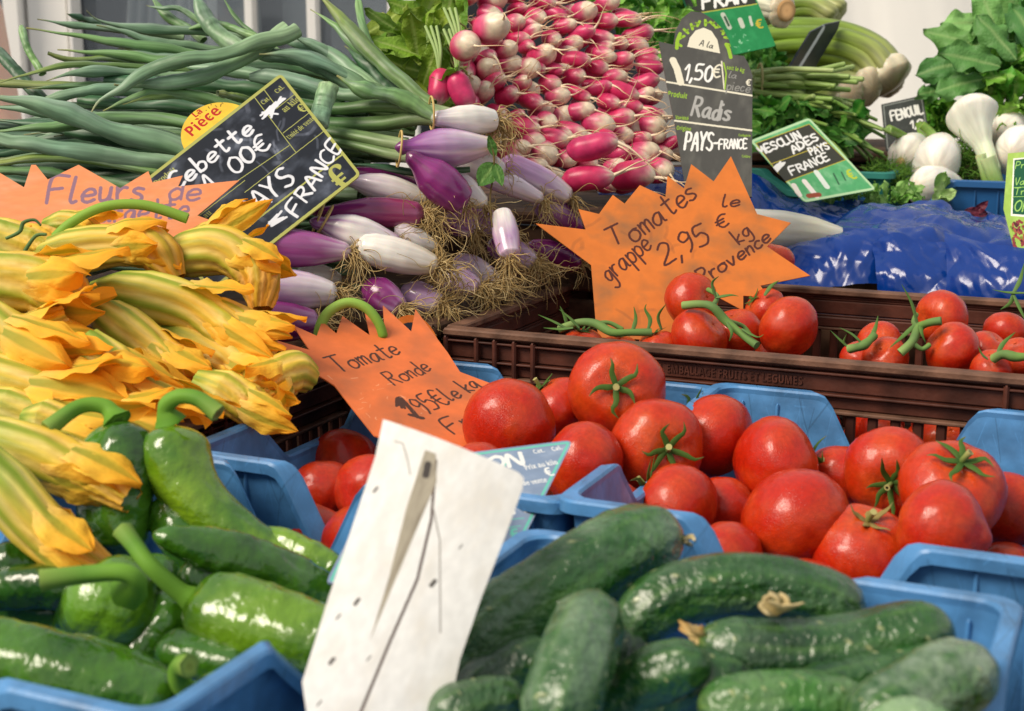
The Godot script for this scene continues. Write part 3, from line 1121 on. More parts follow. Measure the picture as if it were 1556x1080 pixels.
func blossom(label: String, p: Array, r: float, prof: Array, petals: int, plen: float, out: Vector3, hue := 0.0, stem := [], open := 0.35, sd := 0) -> Node3D:
	# a courgette flower: p runs from the green base to the tip of the closed corolla
	rng.seed = 1000 + sd
	var o := thing("courgette_flower", label, "courgette flower", p[0], 0.0, "courgette flowers heaped in the crate")
	var n := 64
	var b := Buf.new()
	var so := Vector3(sd * 3.7, 1, 4)
	var green := hx("86aa34")
	var gold := hx("fec944")
	var orange := hx("fbb43a").lerp(hx("f8a224"), hue)
	speckle = 0.16
	var tw := ra(0.4, 1.1)
	var fold := func(t: float, a: float, q: Vector3) -> float:
		var g := a + tw * t * t
		var wilt := smoothstep(0.45, 0.95, t)
		return 0.84 + 0.09 * absf(cos(5.0 * g)) * (1.0 - 0.5 * wilt) + 0.14 * wilt * pow(absf(cos(2.5 * g + 0.4)), 0.8) + (0.06 + 0.22 * wilt) * nz.get_noise_3d(cos(g) * 34.0 + so.x, sin(g) * 34.0, t * 26.0 + so.x) + (0.03 + 0.10 * wilt) * nz.get_noise_3d(cos(g) * 120.0, sin(g) * 120.0 + so.x, t * 24.0) + 0.07 * wilt * nz.get_noise_3dv(q * 1800.0)
	var col := func(t: float, a: float, q: Vector3) -> Color:
		var g := a + tw * t * t
		var u := t + 0.30 * nz.get_noise_3d(cos(g) * 18.0 + so.x, sin(g) * 18.0, t * 12.0) + hue * 0.3
		var k := cramp([green, hx("b3bf48"), hx("e4d258"), hx("fbd650"), gold, gold, orange], u)
		var rib := pow(absf(cos(5.0 * g)), 4.0)
		var big := pow(absf(cos(2.5 * g)), 7.0)
		k = k.lerp(hx("6f9428"), clampf(rib * 0.75 * (1.0 - 0.95 * t), 0, 0.8))
		k = k.lerp(hx("7d9a2c"), clampf(big * (1.0 - 0.5 * t) * (1.0 - 0.35 * hue), 0, 0.85))
		k = k.lerp(hx("f0e2a0"), pow(absf(sin(5.0 * g)), 4.0) * 0.45 * smoothstep(0.05, 0.3, t) * (1.0 - 0.6 * t))
		return k * (1.03 + 0.10 * nz.get_noise_3d(cos(g) * 150.0, sin(g) * 150.0, t * 18.0 + so.x))
	var line_ := even(curve(p, 10), n)
	var radii := []
	for i in n: radii.append(maxf(ramp(prof, float(i) / (n - 1)) * r, 0.0002))
	var fr := long_body(b, line_, radii, 60, fold, col, 0.5, 2.0)
	part("corolla", b, M.flower_base, o)
	for k in petals:
		var a := TAU * (k + ra(-0.2, 0.2)) / petals
		var at := int(n * ra(0.42, 0.64))
		var f: Basis = fr[at]
		var e := f.x * cos(a) + f.z * sin(a)
		if e.dot(out) < -0.45: continue
		var pb := Buf.new()
		blade(pb, line_[at] + e * radii[at] * 0.86, f.y + e * open * ra(0.05, 0.8) + out * 0.08, e, plen * ra(0.9, 1.35), r * ra(1.2, 1.9), ra(-0.8, 0.35), ra(-0.6, 0.05), r * 0.15, [hx("ffe07a"), hx("ffd24e"), hx("fec23a"), hx("f9a822")], hx("8aa032"), 2, 14, 20)
		part("petal", pb, M.petal, o)
	if stem.size() > 1:
		var s := Buf.new()
		tube(s, curve(stem, 8), [r * 0.26, r * 0.2, r * 0.2, r * 0.22], 12, [hx("6d9a35"), hx("86ab44"), hx("7ea03e")], 1.0, Vector3.ZERO, 0.0, 1.0, false, 0.12)
		part("stalk", s, M.calyx, o)
	speckle = 0.30
	return o

func radish_mesh(sd: int, fat: float, white: float) -> Array:
	# length 1 from the leaf end (0) to the tip (1) along y; and its thin tail
	rng.seed = sd
	var b := Buf.new()
	var pts := []
	for i in 5: pts.append(Vector3(0.04 * sin(i * 1.3 + sd), i / 4.0, 0.03 * cos(i + sd)))
	var pink := hx("d02456").lerp(hx("d83a72"), ra(0, 1))
	var tipc := hx("f2e2c6")
	var fold := func(t: float, a: float, q: Vector3) -> float:
		return 1.0 + 0.05 * nz.get_noise_3dv(q * 20.0 + Vector3(sd, 0, 0))
	var col := func(t: float, a: float, q: Vector3) -> Color:
		var s := t + 0.16 * nz.get_noise_3d(cos(a) * 20.0, sin(a) * 20.0 + sd * 9, t * 14.0)
		return pink.lerp(hx("dd6f90"), smoothstep(white - 0.22, white, s) * 0.7).lerp(tipc, smoothstep(white - 0.06, white + 0.14, s))
	long_body(b, rounded(pts, 0.2, 22), blunt(22, 1.0, fat, [0.72, 0.95, 1.0, 0.98, 0.9, 0.72], 1.0, 1.2), 20, fold, col)
	var t := Buf.new()
	for k in 1 + (sd % 2):
		var q: Vector3 = pts[4] + Vector3(0, -0.05, 0)
		var line_ := [q]
		var w := Vector3(ra(-0.3, 0.3), 1, ra(-0.3, 0.3)).normalized()
		for i in 4:
			w = (w + Vector3(ra(-1, 1), ra(-0.3, 0.5), ra(-1, 1)) * 0.42).normalized()
			q += w * ra(0.16, 0.36)
			line_.append(q)
		tube(t, curve(line_, 3), [0.045, 0.020, 0.013, 0.008, 0.005], 5, [tipc, hx("d8bd98"), hx("c3a27a")])
	return [b.mesh(), t.mesh()]

func bulb_vegetable(b: Buf, p: Array, r: float, prof: Array, col: Array, ribs: float) -> void:
	var fold := func(t: float, a: float, q: Vector3) -> float:
		return 1.0 + ribs * cos(a * 9.0) * (1.0 - t * 0.5) + 0.10 * cos(2.0 * a) + 0.05 * nz.get_noise_3dv(q * 60.0)
	var cf := func(t: float, a: float, q: Vector3) -> Color:
		var k := cramp(col, t + 0.12 * nz.get_noise_3d(cos(a) * 60.0, sin(a) * 60.0, q.x * 30.0))
		return k * (1.0 - 0.05 * pow(absf(cos(a * 4.5)), 8.0))
	var n := 40
	var radii := blunt(n, length_of(p), r, prof, 0.9, 0.3)
	long_body(b, rounded(p, r, n), radii, 40, fold, cf, 0.5, 2.0)

func inside(p: Vector2, poly: PackedVector2Array) -> bool:
	return Geometry2D.is_point_in_polygon(p, poly)

# ---------------------------------------------------------------- a person, one skin over a skeleton
func net(bones: Array, lo: Vector3, hi: Vector3, cell: float, blend: float) -> Buf:
	# bones: [a, b, radius a, radius b]; smooth union of tapered capsules, meshed as surface nets
	var nx := int((hi.x - lo.x) / cell) + 2
	var ny := int((hi.y - lo.y) / cell) + 2
	var nzz := int((hi.z - lo.z) / cell) + 2
	var f := PackedFloat32Array()
	f.resize(nx * ny * nzz)
	f.fill(1.0)
	for bn: Array in bones:
		var a: Vector3 = bn[0]
		var e: Vector3 = bn[1]
		var ab := e - a
		var l2 := maxf(ab.length_squared(), 1e-9)
		var grow := maxf(bn[2], bn[3]) + blend * 2.0 + cell
		var q0 := (a.min(e) - Vector3.ONE * grow - lo) / cell
		var q1 := (a.max(e) + Vector3.ONE * grow - lo) / cell
		for i in range(maxi(0, int(q0.x)), mini(nx, int(q1.x) + 2)):
			for j in range(maxi(0, int(q0.y)), mini(ny, int(q1.y) + 2)):
				for k in range(maxi(0, int(q0.z)), mini(nzz, int(q1.z) + 2)):
					var p := lo + Vector3(i, j, k) * cell
					var t := clampf((p - a).dot(ab) / l2, 0, 1)
					var d: float = p.distance_to(a + ab * t) - lerpf(bn[2], bn[3], t)
					var at := (i * ny + j) * nzz + k
					var h := clampf(0.5 + 0.5 * (f[at] - d) / blend, 0, 1)
					f[at] = lerpf(f[at], d, h) - blend * h * (1.0 - h)
	var b := Buf.new()
	var id := {}
	for i in nx - 1:
		for j in ny - 1:
			for k in nzz - 1:
				var s := Vector3.ZERO
				var c := 0
				var base := (i * ny + j) * nzz + k
				var v := [f[base], f[base + ny * nzz], f[base + nzz], f[base + ny * nzz + nzz], f[base + 1], f[base + ny * nzz + 1], f[base + nzz + 1], f[base + ny * nzz + nzz + 1]]
				var neg := 0
				for q in 8: neg += 1 if v[q] < 0.0 else 0
				if neg == 0 or neg == 8: continue
				for q in 8:
					for ax in [1, 2, 4]:
						if q & ax: continue
						var w: int = q | ax
						if (v[q] < 0.0) != (v[w] < 0.0):
							var t: float = v[q] / (v[q] - v[w])
							s += Vector3(q & 1, (q >> 1) & 1, (q >> 2) & 1).lerp(Vector3(w & 1, (w >> 1) & 1, (w >> 2) & 1), t)
							c += 1
				id[base] = b.v.size()
				b.v.append(lo + (Vector3(i, j, k) + s / c) * cell)
				var g := Vector3(v[1] - v[0] + v[3] - v[2] + v[5] - v[4] + v[7] - v[6], v[2] - v[0] + v[3] - v[1] + v[6] - v[4] + v[7] - v[5], v[4] - v[0] + v[5] - v[1] + v[6] - v[2] + v[7] - v[3])
				b.n.append(g.normalized())
				b.c.append(Color.WHITE)
				b.uv.append(Vector2.ZERO)
	var step := [ny * nzz, nzz, 1]
	for i in range(1, nx - 1):
		for j in range(1, ny - 1):
			for k in range(1, nzz - 1):
				var at := (i * ny + j) * nzz + k
				for ax in 3:
					var s0 := f[at] < 0.0
					if s0 == (f[at + step[ax]] < 0.0): continue
					var u: int = step[(ax + 1) % 3]
					var w: int = step[(ax + 2) % 3]
					if not (id.has(at) and id.has(at - u) and id.has(at - w) and id.has(at - u - w)): continue
					var q := [id[at], id[at - u], id[at - u - w], id[at - w]]
					if s0: b.ix.append_array([q[0], q[2], q[1], q[0], q[3], q[2]])
					else: b.ix.append_array([q[0], q[1], q[2], q[0], q[2], q[3]])
	return b
# ---------------------------------------------------------------- the scene
func _ready() -> void:
	rng.seed = 4711
	nz.seed = 12
	nz.frequency = 0.05
	nz.noise_type = FastNoiseLite.TYPE_SIMPLEX_SMOOTH
	# camera, sky, sun, exposure
	var cam := Camera3D.new()
	cam.name = "camera"
	cam.position = Vector3(0, 1.4, 0)
	cam.rotation.x = -deg_to_rad(11.9)
	cam.fov = 28.06
	cam.near = 0.05
	cam.far = 300.0
	var lens := CameraAttributesPhysical.new()
	lens.frustum_focal_length = 48.02   # gives the same angle of view as cam.fov
	lens.frustum_focus_distance = 1.36
	lens.exposure_aperture = 10.5
	cam.attributes = lens
	add_child(cam)
	var sky := ProceduralSkyMaterial.new()
	sky.sky_top_color = Color("c6c9cd")
	sky.sky_horizon_color = Color("e6e4df")
	sky.sky_energy_multiplier = 0.98
	sky.ground_bottom_color = Color("8a8680")
	sky.ground_horizon_color = Color("a5a29c")
	sky.sun_angle_max = 40.0
	var env := Environment.new()
	env.background_mode = Environment.BG_SKY
	env.sky = Sky.new()
	env.sky.sky_material = sky
	env.tonemap_mode = Environment.TONE_MAPPER_LINEAR
	env.tonemap_exposure = 1.08
	env.sdfgi_enabled = true
	env.ssao_enabled = true
	env.ssil_enabled = true
	var we := WorldEnvironment.new()
	we.name = "world_environment"
	we.environment = env
	add_child(we)
	var sun := DirectionalLight3D.new()
	sun.name = "sun"
	sun.light_color = Color(1.0, 0.95, 0.88)
	sun.light_energy = 1.05
	sun.light_angular_distance = 27.0
	sun.shadow_enabled = true
	sun.look_at_from_position(Vector3(-0.60, 0.70, 0.36), Vector3.ZERO)
	add_child(sun)
	materials()
	setting()
	crates()
	tomatoes()
	vines()
	lower_layers()
	cucumbers()
	peppers()
	blossoms()
	onions()
	radishes()
	back_rows()
	cards()
	passer_by()

func setting() -> void:
	var g := Buf.new()
	var rings := []
	var cols := []
	for i in 2:
		rings.append(PackedVector3Array([Vector3(-120, 0, 20 - 200 * i), Vector3(120, 0, 20 - 200 * i)]))
		cols.append(Color.WHITE)
	loft(g, rings, cols, false)
	var go := put("ground", g.mesh(), M.stone, self)
	tag(go, "grey paved square under the stall", "ground", "", "structure")
	# the house across the street, seen over the leaves: pillars, glass and a curtain
	var h := thing("shop_front", "pale shop front with white pillars and dark windows behind the stall", "building", Vector3(0, 0, -5.2))
	var wht := mk("frame_paint", 0.5, 0.4, Color("f0eeea"))
	wht.vertex_color_use_as_albedo = false
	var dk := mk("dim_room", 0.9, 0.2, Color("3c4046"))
	var gry := mk("grey_panel", 0.7, 0.3, Color("8f989d"))
	var px := 5.2 / 2161.0
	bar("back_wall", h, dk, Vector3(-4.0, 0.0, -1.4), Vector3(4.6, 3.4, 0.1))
	bar("plinth", h, wht, Vector3(-4.0, 0.0, -0.12), Vector3(4.6, 0.55, 0.22))
	bar("lintel", h, wht, Vector3(-4.0, 2.6, -0.12), Vector3(4.6, 0.8, 0.22))
	for q: Array in [[45, 66, 0.10], [72, 128, 0.04], [133, 138, 0.06], [478, 491, 0.03], [385, 396, 0.0], [-120, -80, 0.06], [598, 640, 0.08]]:
		bar("pillar", h, wht, Vector3((q[0] - 778) * px, 0.551, -0.09 + q[2]), Vector3((q[1] - q[0]) * px, 2.048, 0.12))
	bar("grey_panel", h, gry, Vector3((300 - 778) * px, 0.552, -0.35), Vector3(82 * px, 2.0, 0.03))
	bar("grey_panel", h, gry, Vector3((405 - 778) * px, 0.552, -0.55), Vector3(60 * px, 2.0, 0.03))
	bar("grey_panel", h, gry, Vector3((496 - 778) * px, 0.552, -0.30), Vector3(98 * px, 2.0, 0.03))
	bar("transom", h, wht, Vector3(-2.2, 1.02, -0.05), Vector3(1.7, 0.05, 0.06))
	for q: Array in [[-70, 44], [139, 384], [397, 477], [492, 597]]:
		bar("pane", h, M.glass, Vector3((q[0] - 778) * px, 0.56, -0.07), Vector3((q[1] - q[0]) * px, 2.03, 0.006))
	var cb := Buf.new()
	var rows := []
	for k in 2:
		var row := PackedVector3Array()
		for i in 60:
			var t := i / 59.0
			row.append(Vector3(lerpf(188, 318, t) * px - 778 * px - (0.14 * (1 - t) if k == 0 else 0.0) + (0.12 * (1.0 - t) if k == 1 else 0.0), 0.6 if k == 0 else 2.55, -0.25 + 0.025 * sin(t * 55.0) + 0.02 * sin(t * 23.0)))
		rows.append(row)
	loft(cb, rows, [hx("cfd8da"), hx("cfd8da")], false)
	for i in cb.v.size(): cb.v[i] += Vector3(0, 0, -5.2)
	part("curtain", cb, M.cloth, h)
	# the white canvas wall of the stall
	var c := Buf.new()
	var r0 := PackedVector3Array()
	var r1 := PackedVector3Array()
	for i in 50:
		var t := i / 49.0
		var x := lerpf(0.72, 3.4, t)
		r0.append(Vector3(x, 0.2, -3.55 + 0.02 * sin(t * 40.0) + 0.015 * sin(t * 91.0)))
		r1.append(Vector3(x, 2.6, -4.95 + 0.012 * sin(t * 43.0)))
	loft(c, [r0, r1], [Color.WHITE, Color.WHITE], false)
	var co := put("canvas_wall", c.mesh(), M.canvas, self)
	tag(co, "white canvas side wall of the stall behind the fennel and lettuce", "tent wall")
	# trestle table
	var t := thing("stall_table", "long brown table that carries all crates and trays", "table", Vector3(0, 0, -1.5), YAW)
	bar("tabletop", t, M.board, Vector3(-1.7, 0.935, -1.5), Vector3(3.6, 0.033, 2.75))
	for x in [-1.6, 1.75]:
		for z in [-1.4, 1.1]:
			bar("leg", t, M.board, Vector3(x, 0.0, z), Vector3(0.07, 0.9345, 0.07))

func crates() -> void:
	var U := Vector3(0.911, 0, 0.412)
	var V := Vector3(0.412, 0, -0.911)
	brown_crate("brown slatted plastic crate with raised lettering holding vine tomatoes", Vector3(-0.0643, 0.97, -1.3260), Vector3(0.60, 0.178, 0.387), true)
	brown_crate("dark brown slatted crate under the courgette flowers", Vector3(-0.092, 0.97, -1.363) - V * 0.36 - U * 0.625, Vector3(0.60, 0.15, 0.355), false)
	# board under the onions, and the boards under the radishes
	var b := thing("wooden_crate", "weathered wooden crate on which the purple onions are piled", "crate", Vector3(-0.0643, 0.97, -1.3260) - U * 0.628, YAW)
	bar("top_board", b, M.board, Vector3(0.0, 0.165, -0.155), Vector3(0.617, 0.014, 0.155), 0.003)
	bar("top_board", b, M.board, Vector3(0.0, 0.163, -0.315), Vector3(0.617, 0.014, 0.155), 0.003)
	bar("top_board", b, M.board, Vector3(0.0, 0.165, -0.475), Vector3(0.617, 0.014, 0.155), 0.003)
	for z in [-0.03, -0.46]:
		bar("side_board", b, M.board, Vector3(0.005, 0.09, z), Vector3(0.607, 0.068, 0.014), 0.003)
		bar("side_board", b, M.board, Vector3(0.005, 0.005, z), Vector3(0.607, 0.068, 0.014), 0.003)
	for z in [-0.45, -0.03]:
		for x in [0.012, 0.57]:
			bar("corner_post", b, M.board, Vector3(x, 0.0, z + (0.016 if z < -0.2 else -0.032)), Vector3(0.03, 0.1625, 0.03), 0.003)
	var d := thing("wooden_crate", "grey brown wooden crate under the heap of radishes", "crate", Vector3(0.085, 0.97, -1.575) - U * 0.52, YAW)
	for k in 4:
		bar("top_board", d, M.board, Vector3(0.0, 0.243 - 0.001 * (k % 2), -0.13 - 0.135 * k), Vector3(0.57, 0.014, 0.13), 0.003)
	for y in [0.17, 0.09, 0.01]:
		bar("side_board", d, M.board, Vector3(0.005, y, -0.02), Vector3(0.56, 0.07, 0.014), 0.003)
		bar("side_board", d, M.board, Vector3(0.550, y + 0.001, -0.53), Vector3(0.014, 0.07, 0.505), 0.003)
	var st := thing("wooden_crate", "long low wooden crate under the fennel, celery and salad trays", "crate", Vector3(0.12, 0.97, -1.98), 0.0)
	for k in 6:
		bar("top_board", st, M.board, Vector3(0.0, 0.130 - 0.001 * (k % 2), -0.12 - 0.125 * k), Vector3(1.15, 0.014, 0.12), 0.003)
	for y in [0.005, 0.07]:
		bar("side_board", st, M.board, Vector3(0.005, y, -0.016), Vector3(1.14, 0.055, 0.014), 0.003)
		bar("side_board", st, M.board, Vector3(0.0, y + 0.001, -0.74), Vector3(0.014, 0.055, 0.72), 0.003)
	var ce := thing("wooden_crate", "wooden crate that carries the celery heads and the parsley", "crate", Vector3(0.20, 1.1145, -2.16), 0.0)
	bar("top_board", ce, M.board, Vector3(0.0, 0.128, -0.20), Vector3(0.52, 0.013, 0.195), 0.003)
	bar("top_board", ce, M.board, Vector3(0.0, 0.127, -0.41), Vector3(0.52, 0.013, 0.195), 0.003)
	for y in [0.005, 0.068]:
		bar("side_board", ce, M.board, Vector3(0.003, y, -0.018), Vector3(0.514, 0.055, 0.013), 0.003)
		bar("side_board", ce, M.board, Vector3(0.503, y + 0.001, -0.40), Vector3(0.013, 0.055, 0.38), 0.003)
	var blue: Material = M.blue_plastic
	var R := Vector3(0.1791, 1.125, -1.1900)
	var g := "blue plastic produce trays"
	tray("blue tray full of tomatoes in front of the lettered brown crate", R, Vector3(0.303, 0.145, 0.353), blue, g)
	var lt := tray("greyish blue tray of tomatoes with an oval sticker, half under the orange card", R - U * 0.300 - Vector3(0, 0.004, 0), Vector3(0.295, 0.14, 0.348), blue, g)
	var ink := new_ink([Vector2(-0.032, -0.042), Vector2(0.032, 0.042)], 160, Color("d9762e"), Color("b55a20"), 0.5, 61)
	var oval := []
	var oval2 := []
	for i in 36:
		oval.append(Vector2(cos(TAU * i / 36) * 0.031, sin(TAU * i / 36) * 0.041))
		oval2.append(Vector2(cos(TAU * i / 36) * 0.025, sin(TAU * i / 36) * 0.034))
	ink.area(PackedVector2Array(oval2), Color("2a2c38"))
	for q: Array in [[-0.012, 0.008], [0.004, 0.008], [-0.004, -0.006]]:
		ink.area(PackedVector2Array([Vector2(q[0], q[1]), Vector2(q[0] + 0.011, q[1]), Vector2(q[0] + 0.011, q[1] + 0.011), Vector2(q[0], q[1] + 0.011)]), Color("8f93a0"))
	handwrite(ink, "SJC", Vector2(-0.014, -0.026), Vector2(0.014, -0.026), 0.012, 0.0008, Color("c0c4cc"))
	card("oval_sticker", ink, oval, Transform3D(Basis(Vector3(0, 0, -1), Vector3(0, 1, 0), Vector3(1, 0, 0)).rotated(Vector3(0, 0, 1), -0.12), Vector3(0.0165, -0.062, 0.235)), lt, 0.0004)
	var Pq := Vector3(-0.2760, 1.125, -0.9875)
	tray("blue tray of green peppers behind the white card", Pq, Vector3(0.288, 0.145, 0.337), blue, g)
	tray("blue tray of green peppers under the lowest blossoms", Pq - U * 0.294 - Vector3(0, 0.006, 0), Vector3(0.287, 0.138, 0.400), blue, g)
	tray("blue tray of cucumbers in front of the tomatoes", Vector3(0.0106, 1.123, -0.8096), Vector3(0.274, 0.145, 0.352), blue, g)
	tray("blue tray at the end of the row of tomatoes beside the brown crate", R + U * 0.318 - Vector3(0, 0.004, 0), Vector3(0.3, 0.14, 0.353), blue, g)

func tomatoes() -> void:
	for q: Array in [[1, 0.80, 7, 0.012, 0.0], [2, 0.84, 5, 0.02, 0.0], [3, 0.88, 9, 0.008, 0.0], [4, 0.86, 6, 0.015, 0.16], [5, 0.78, 8, 0.03, 0.0], [6, 0.9, 6, 0.022, 0.0]]:
		tomato_m.append(tomato_mesh(q[0], q[1], q[2], q[3], q[4]))
	for q: Array in [[11, 5, 0.58], [12, 6, 0.66], [13, 5, 0.52], [14, 7, 0.64]]:
		calyx_m.append(calyx_mesh(q[0], q[1], q[2]))
	calyx_m.append(calyx_mesh(15, 5, 0.45, true))
	tomato("large tomato with a green star calyx on top of the heap", Vector3(0.0871,1.1296,-1.1459), 0.0408, Vector3(-0.0988,0.3197,0.9423), 0, 0)
	tomato("tomato with a calyx facing forward below the topmost tomato", Vector3(0.1139,1.0998,-1.0803), 0.0378, Vector3(0.1959,0.154,0.9685), 1, 1)
	tomato("plain tomato wedged behind the one with the forward calyx", Vector3(0.1629,1.0972,-1.1196), 0.0354, Vector3(-0.6064,0.5564,-0.568), 2, 3)
	tomato("smooth round tomato touching the lower edge of the orange card", Vector3(-0.0026,1.111,-1.1031), 0.0379, Vector3(0.303,0.3276,-0.8949), 2, -1)
	tomato("half hidden tomato between the topmost one and the card", Vector3(0.0375,1.1053,-1.1755), 0.0308, Vector3(-0.5635,0.8232,-0.0688), 1, 0)
	tomato("tomato just above the blue corner of two trays", Vector3(0.0557,1.0924,-1.0542), 0.0334, Vector3(-0.8296,0.096,-0.5501), 5, -1)
	tomato("smooth tomato below the forward calyx, shiny at its upper left", Vector3(0.1209,1.0694,-1.0157), 0.0349, Vector3(-0.7645,0.5564,-0.3256), 2, 3)
	tomato("broad tomato with a cut brown stalk at its side below the blue corner", Vector3(0.2055,1.0857,-1.0681), 0.0396, Vector3(0.97,0.0795,-0.2299), 4, 2)
	tomato("largest front tomato with its calyx hanging at the lower side", Vector3(0.202,1.0774,-0.9673), 0.0394, Vector3(0.463,-0.8552,0.2328), 2, 0)
	tomato("small tomato low between the cucumbers and the largest front tomato", Vector3(0.148,1.058,-0.9338), 0.0278, Vector3(-0.6189,0.1539,-0.7703), 3, -1)
	tomato("tomato peeping out deep in the middle of the heap", Vector3(0.1614,1.0593,-1.0421), 0.0262, Vector3(0.3419,0.035,-0.9391), 2, -1)
	tomato("tomato slice showing over the end of the topmost cucumber", Vector3(0.1036,1.0666,-0.9599), 0.0233, Vector3(0.2279,0.1465,-0.9626), 1, -1)
	tomato("tomato with a dark wilted calyx facing the viewer by the brown crate", Vector3(0.2895,1.0874,-1.0481), 0.0353, Vector3(-0.231,-0.0312,0.9724), 1, 3)
	tomato("ribbed tomato with an upright green calyx at the end of the tray", Vector3(0.3198,1.0925,-0.9909), 0.0392, Vector3(0.0199,0.8452,0.5341), 4, 1)
	tomato("pointed tomato resting on the rim of the front tray corner", Vector3(0.2903,1.0852,-0.9199), 0.0339, Vector3(-0.8785,0.0645,-0.4734), 3, -1)
	tomato("shaded tomato with a dried calyx under the wilted one", Vector3(0.2438,1.06,-0.9442), 0.0368, Vector3(0.052,0.9415,0.3329), 5, 4)
	tomato("lowest tomato behind the curved cucumber", Vector3(0.1989,1.0451,-0.9015), 0.0274, Vector3(-0.4851,-0.6119,0.6247), 2, -1)
	tomato("dark tomato at the end of the tray against the slanted blue wall", Vector3(0.3752,1.0621,-1.0335), 0.03, Vector3(0.2408,0.2974,-0.9239), 2, -1)
	tomato("tomato sliver between the two calyx tomatoes and the stalked one", Vector3(0.2597,1.0711,-1.0845), 0.0287, Vector3(0.212,0.4693,-0.8572), 1, -1)
	tomato("tomato showing a thin strip under the orange card behind the slate blue card", Vector3(-0.0241,1.1012,-1.0019), 0.0231, Vector3(0.2408,0.2974,-0.9239), 2, -1)
	tomato("deep red tomato at the back of the shaded grey tray", Vector3(-0.1418,1.0607,-1.161), 0.0313, Vector3(0.3313,0.142,-0.9328), 2, -1)
	tomato("shaded tomato in front of the oval sticker", Vector3(-0.1481,1.0618,-1.0723), 0.029, Vector3(-0.2265,0.3905,-0.8923), 1, -1)
	tomato("shaded tomato cut off by the white card", Vector3(-0.1065,1.0753,-1.0363), 0.03, Vector3(0.4444,0.2745,-0.8527), 3, -1)
	tomato("lowest tomato of the shaded grey tray", Vector3(-0.1415,1.057,-0.9834), 0.0277, Vector3(0.4082,0.7148,-0.5678), 2, -1)
	var k := 0
	for q: Vector3 in [Vector3(-0.0776,1.056,-1.0128), Vector3(-0.0507,1.0527,-1.0704), Vector3(0.2046,1.0287,-1.0459), Vector3(0.3057,1.0367,-1.0088), Vector3(-0.0993,1.0678,-0.9359)]:
		tomato("tomato of the lower layer, mostly hidden under the others", q, 0.033, Vector3(0.3, 0.5, -1), k % 4, -1, "hidden tomatoes of the lower layer")
		k += 1

func truss(label: String, fruit: Array, stem: Array, twigs: Array, extra := []) -> void:
	# fruit: [centre, radius, stem direction, kind]; twigs run from the vine to the fruit
	var o := thing("vine_tomato_truss", label, "vine tomatoes", fruit[0][0], 0.0, "vine tomatoes in the brown crate")
	for f: Array in fruit:
		var t := Transform3D(basis_y(f[2], f[0].x * 20.0), f[0] - o.position)
		var m := put("tomato", tomato_m[f[3]], M.tomato_skin, o, t * Transform3D(Basis.from_scale(Vector3.ONE * float(f[1])), Vector3.ZERO))
		if f.size() > 4:
			put("calyx", calyx_m[f[4]][0], M.calyx, m)
	var g := hx("5f7c48")
	if stem.size():
		var b := Buf.new()
		tube(b, even(curve(stem, 8), 30), [0.0042, 0.0038, 0.0046, 0.0034, 0.004], 10, [hx("86a05c"), g, hx("6d8f48"), g], 1.0, Vector3.ZERO, 0.0, 1.0, false, 0.1)
		for w: Array in twigs:
			tube(b, curve(w, 6), [0.0028, 0.002, 0.0024], 7, [g, hx("6d8f48")])
		part("vine", b, M.calyx, o)
	for w: Array in extra:
		var b := Buf.new()
		tube(b, even(curve(w, 6), 12), [0.0016, 0.0024, 0.0016, 0.0003], 6, [g, hx("587a3a"), hx("49692f")], 0.35)
		part("sepal", b, M.calyx, o)

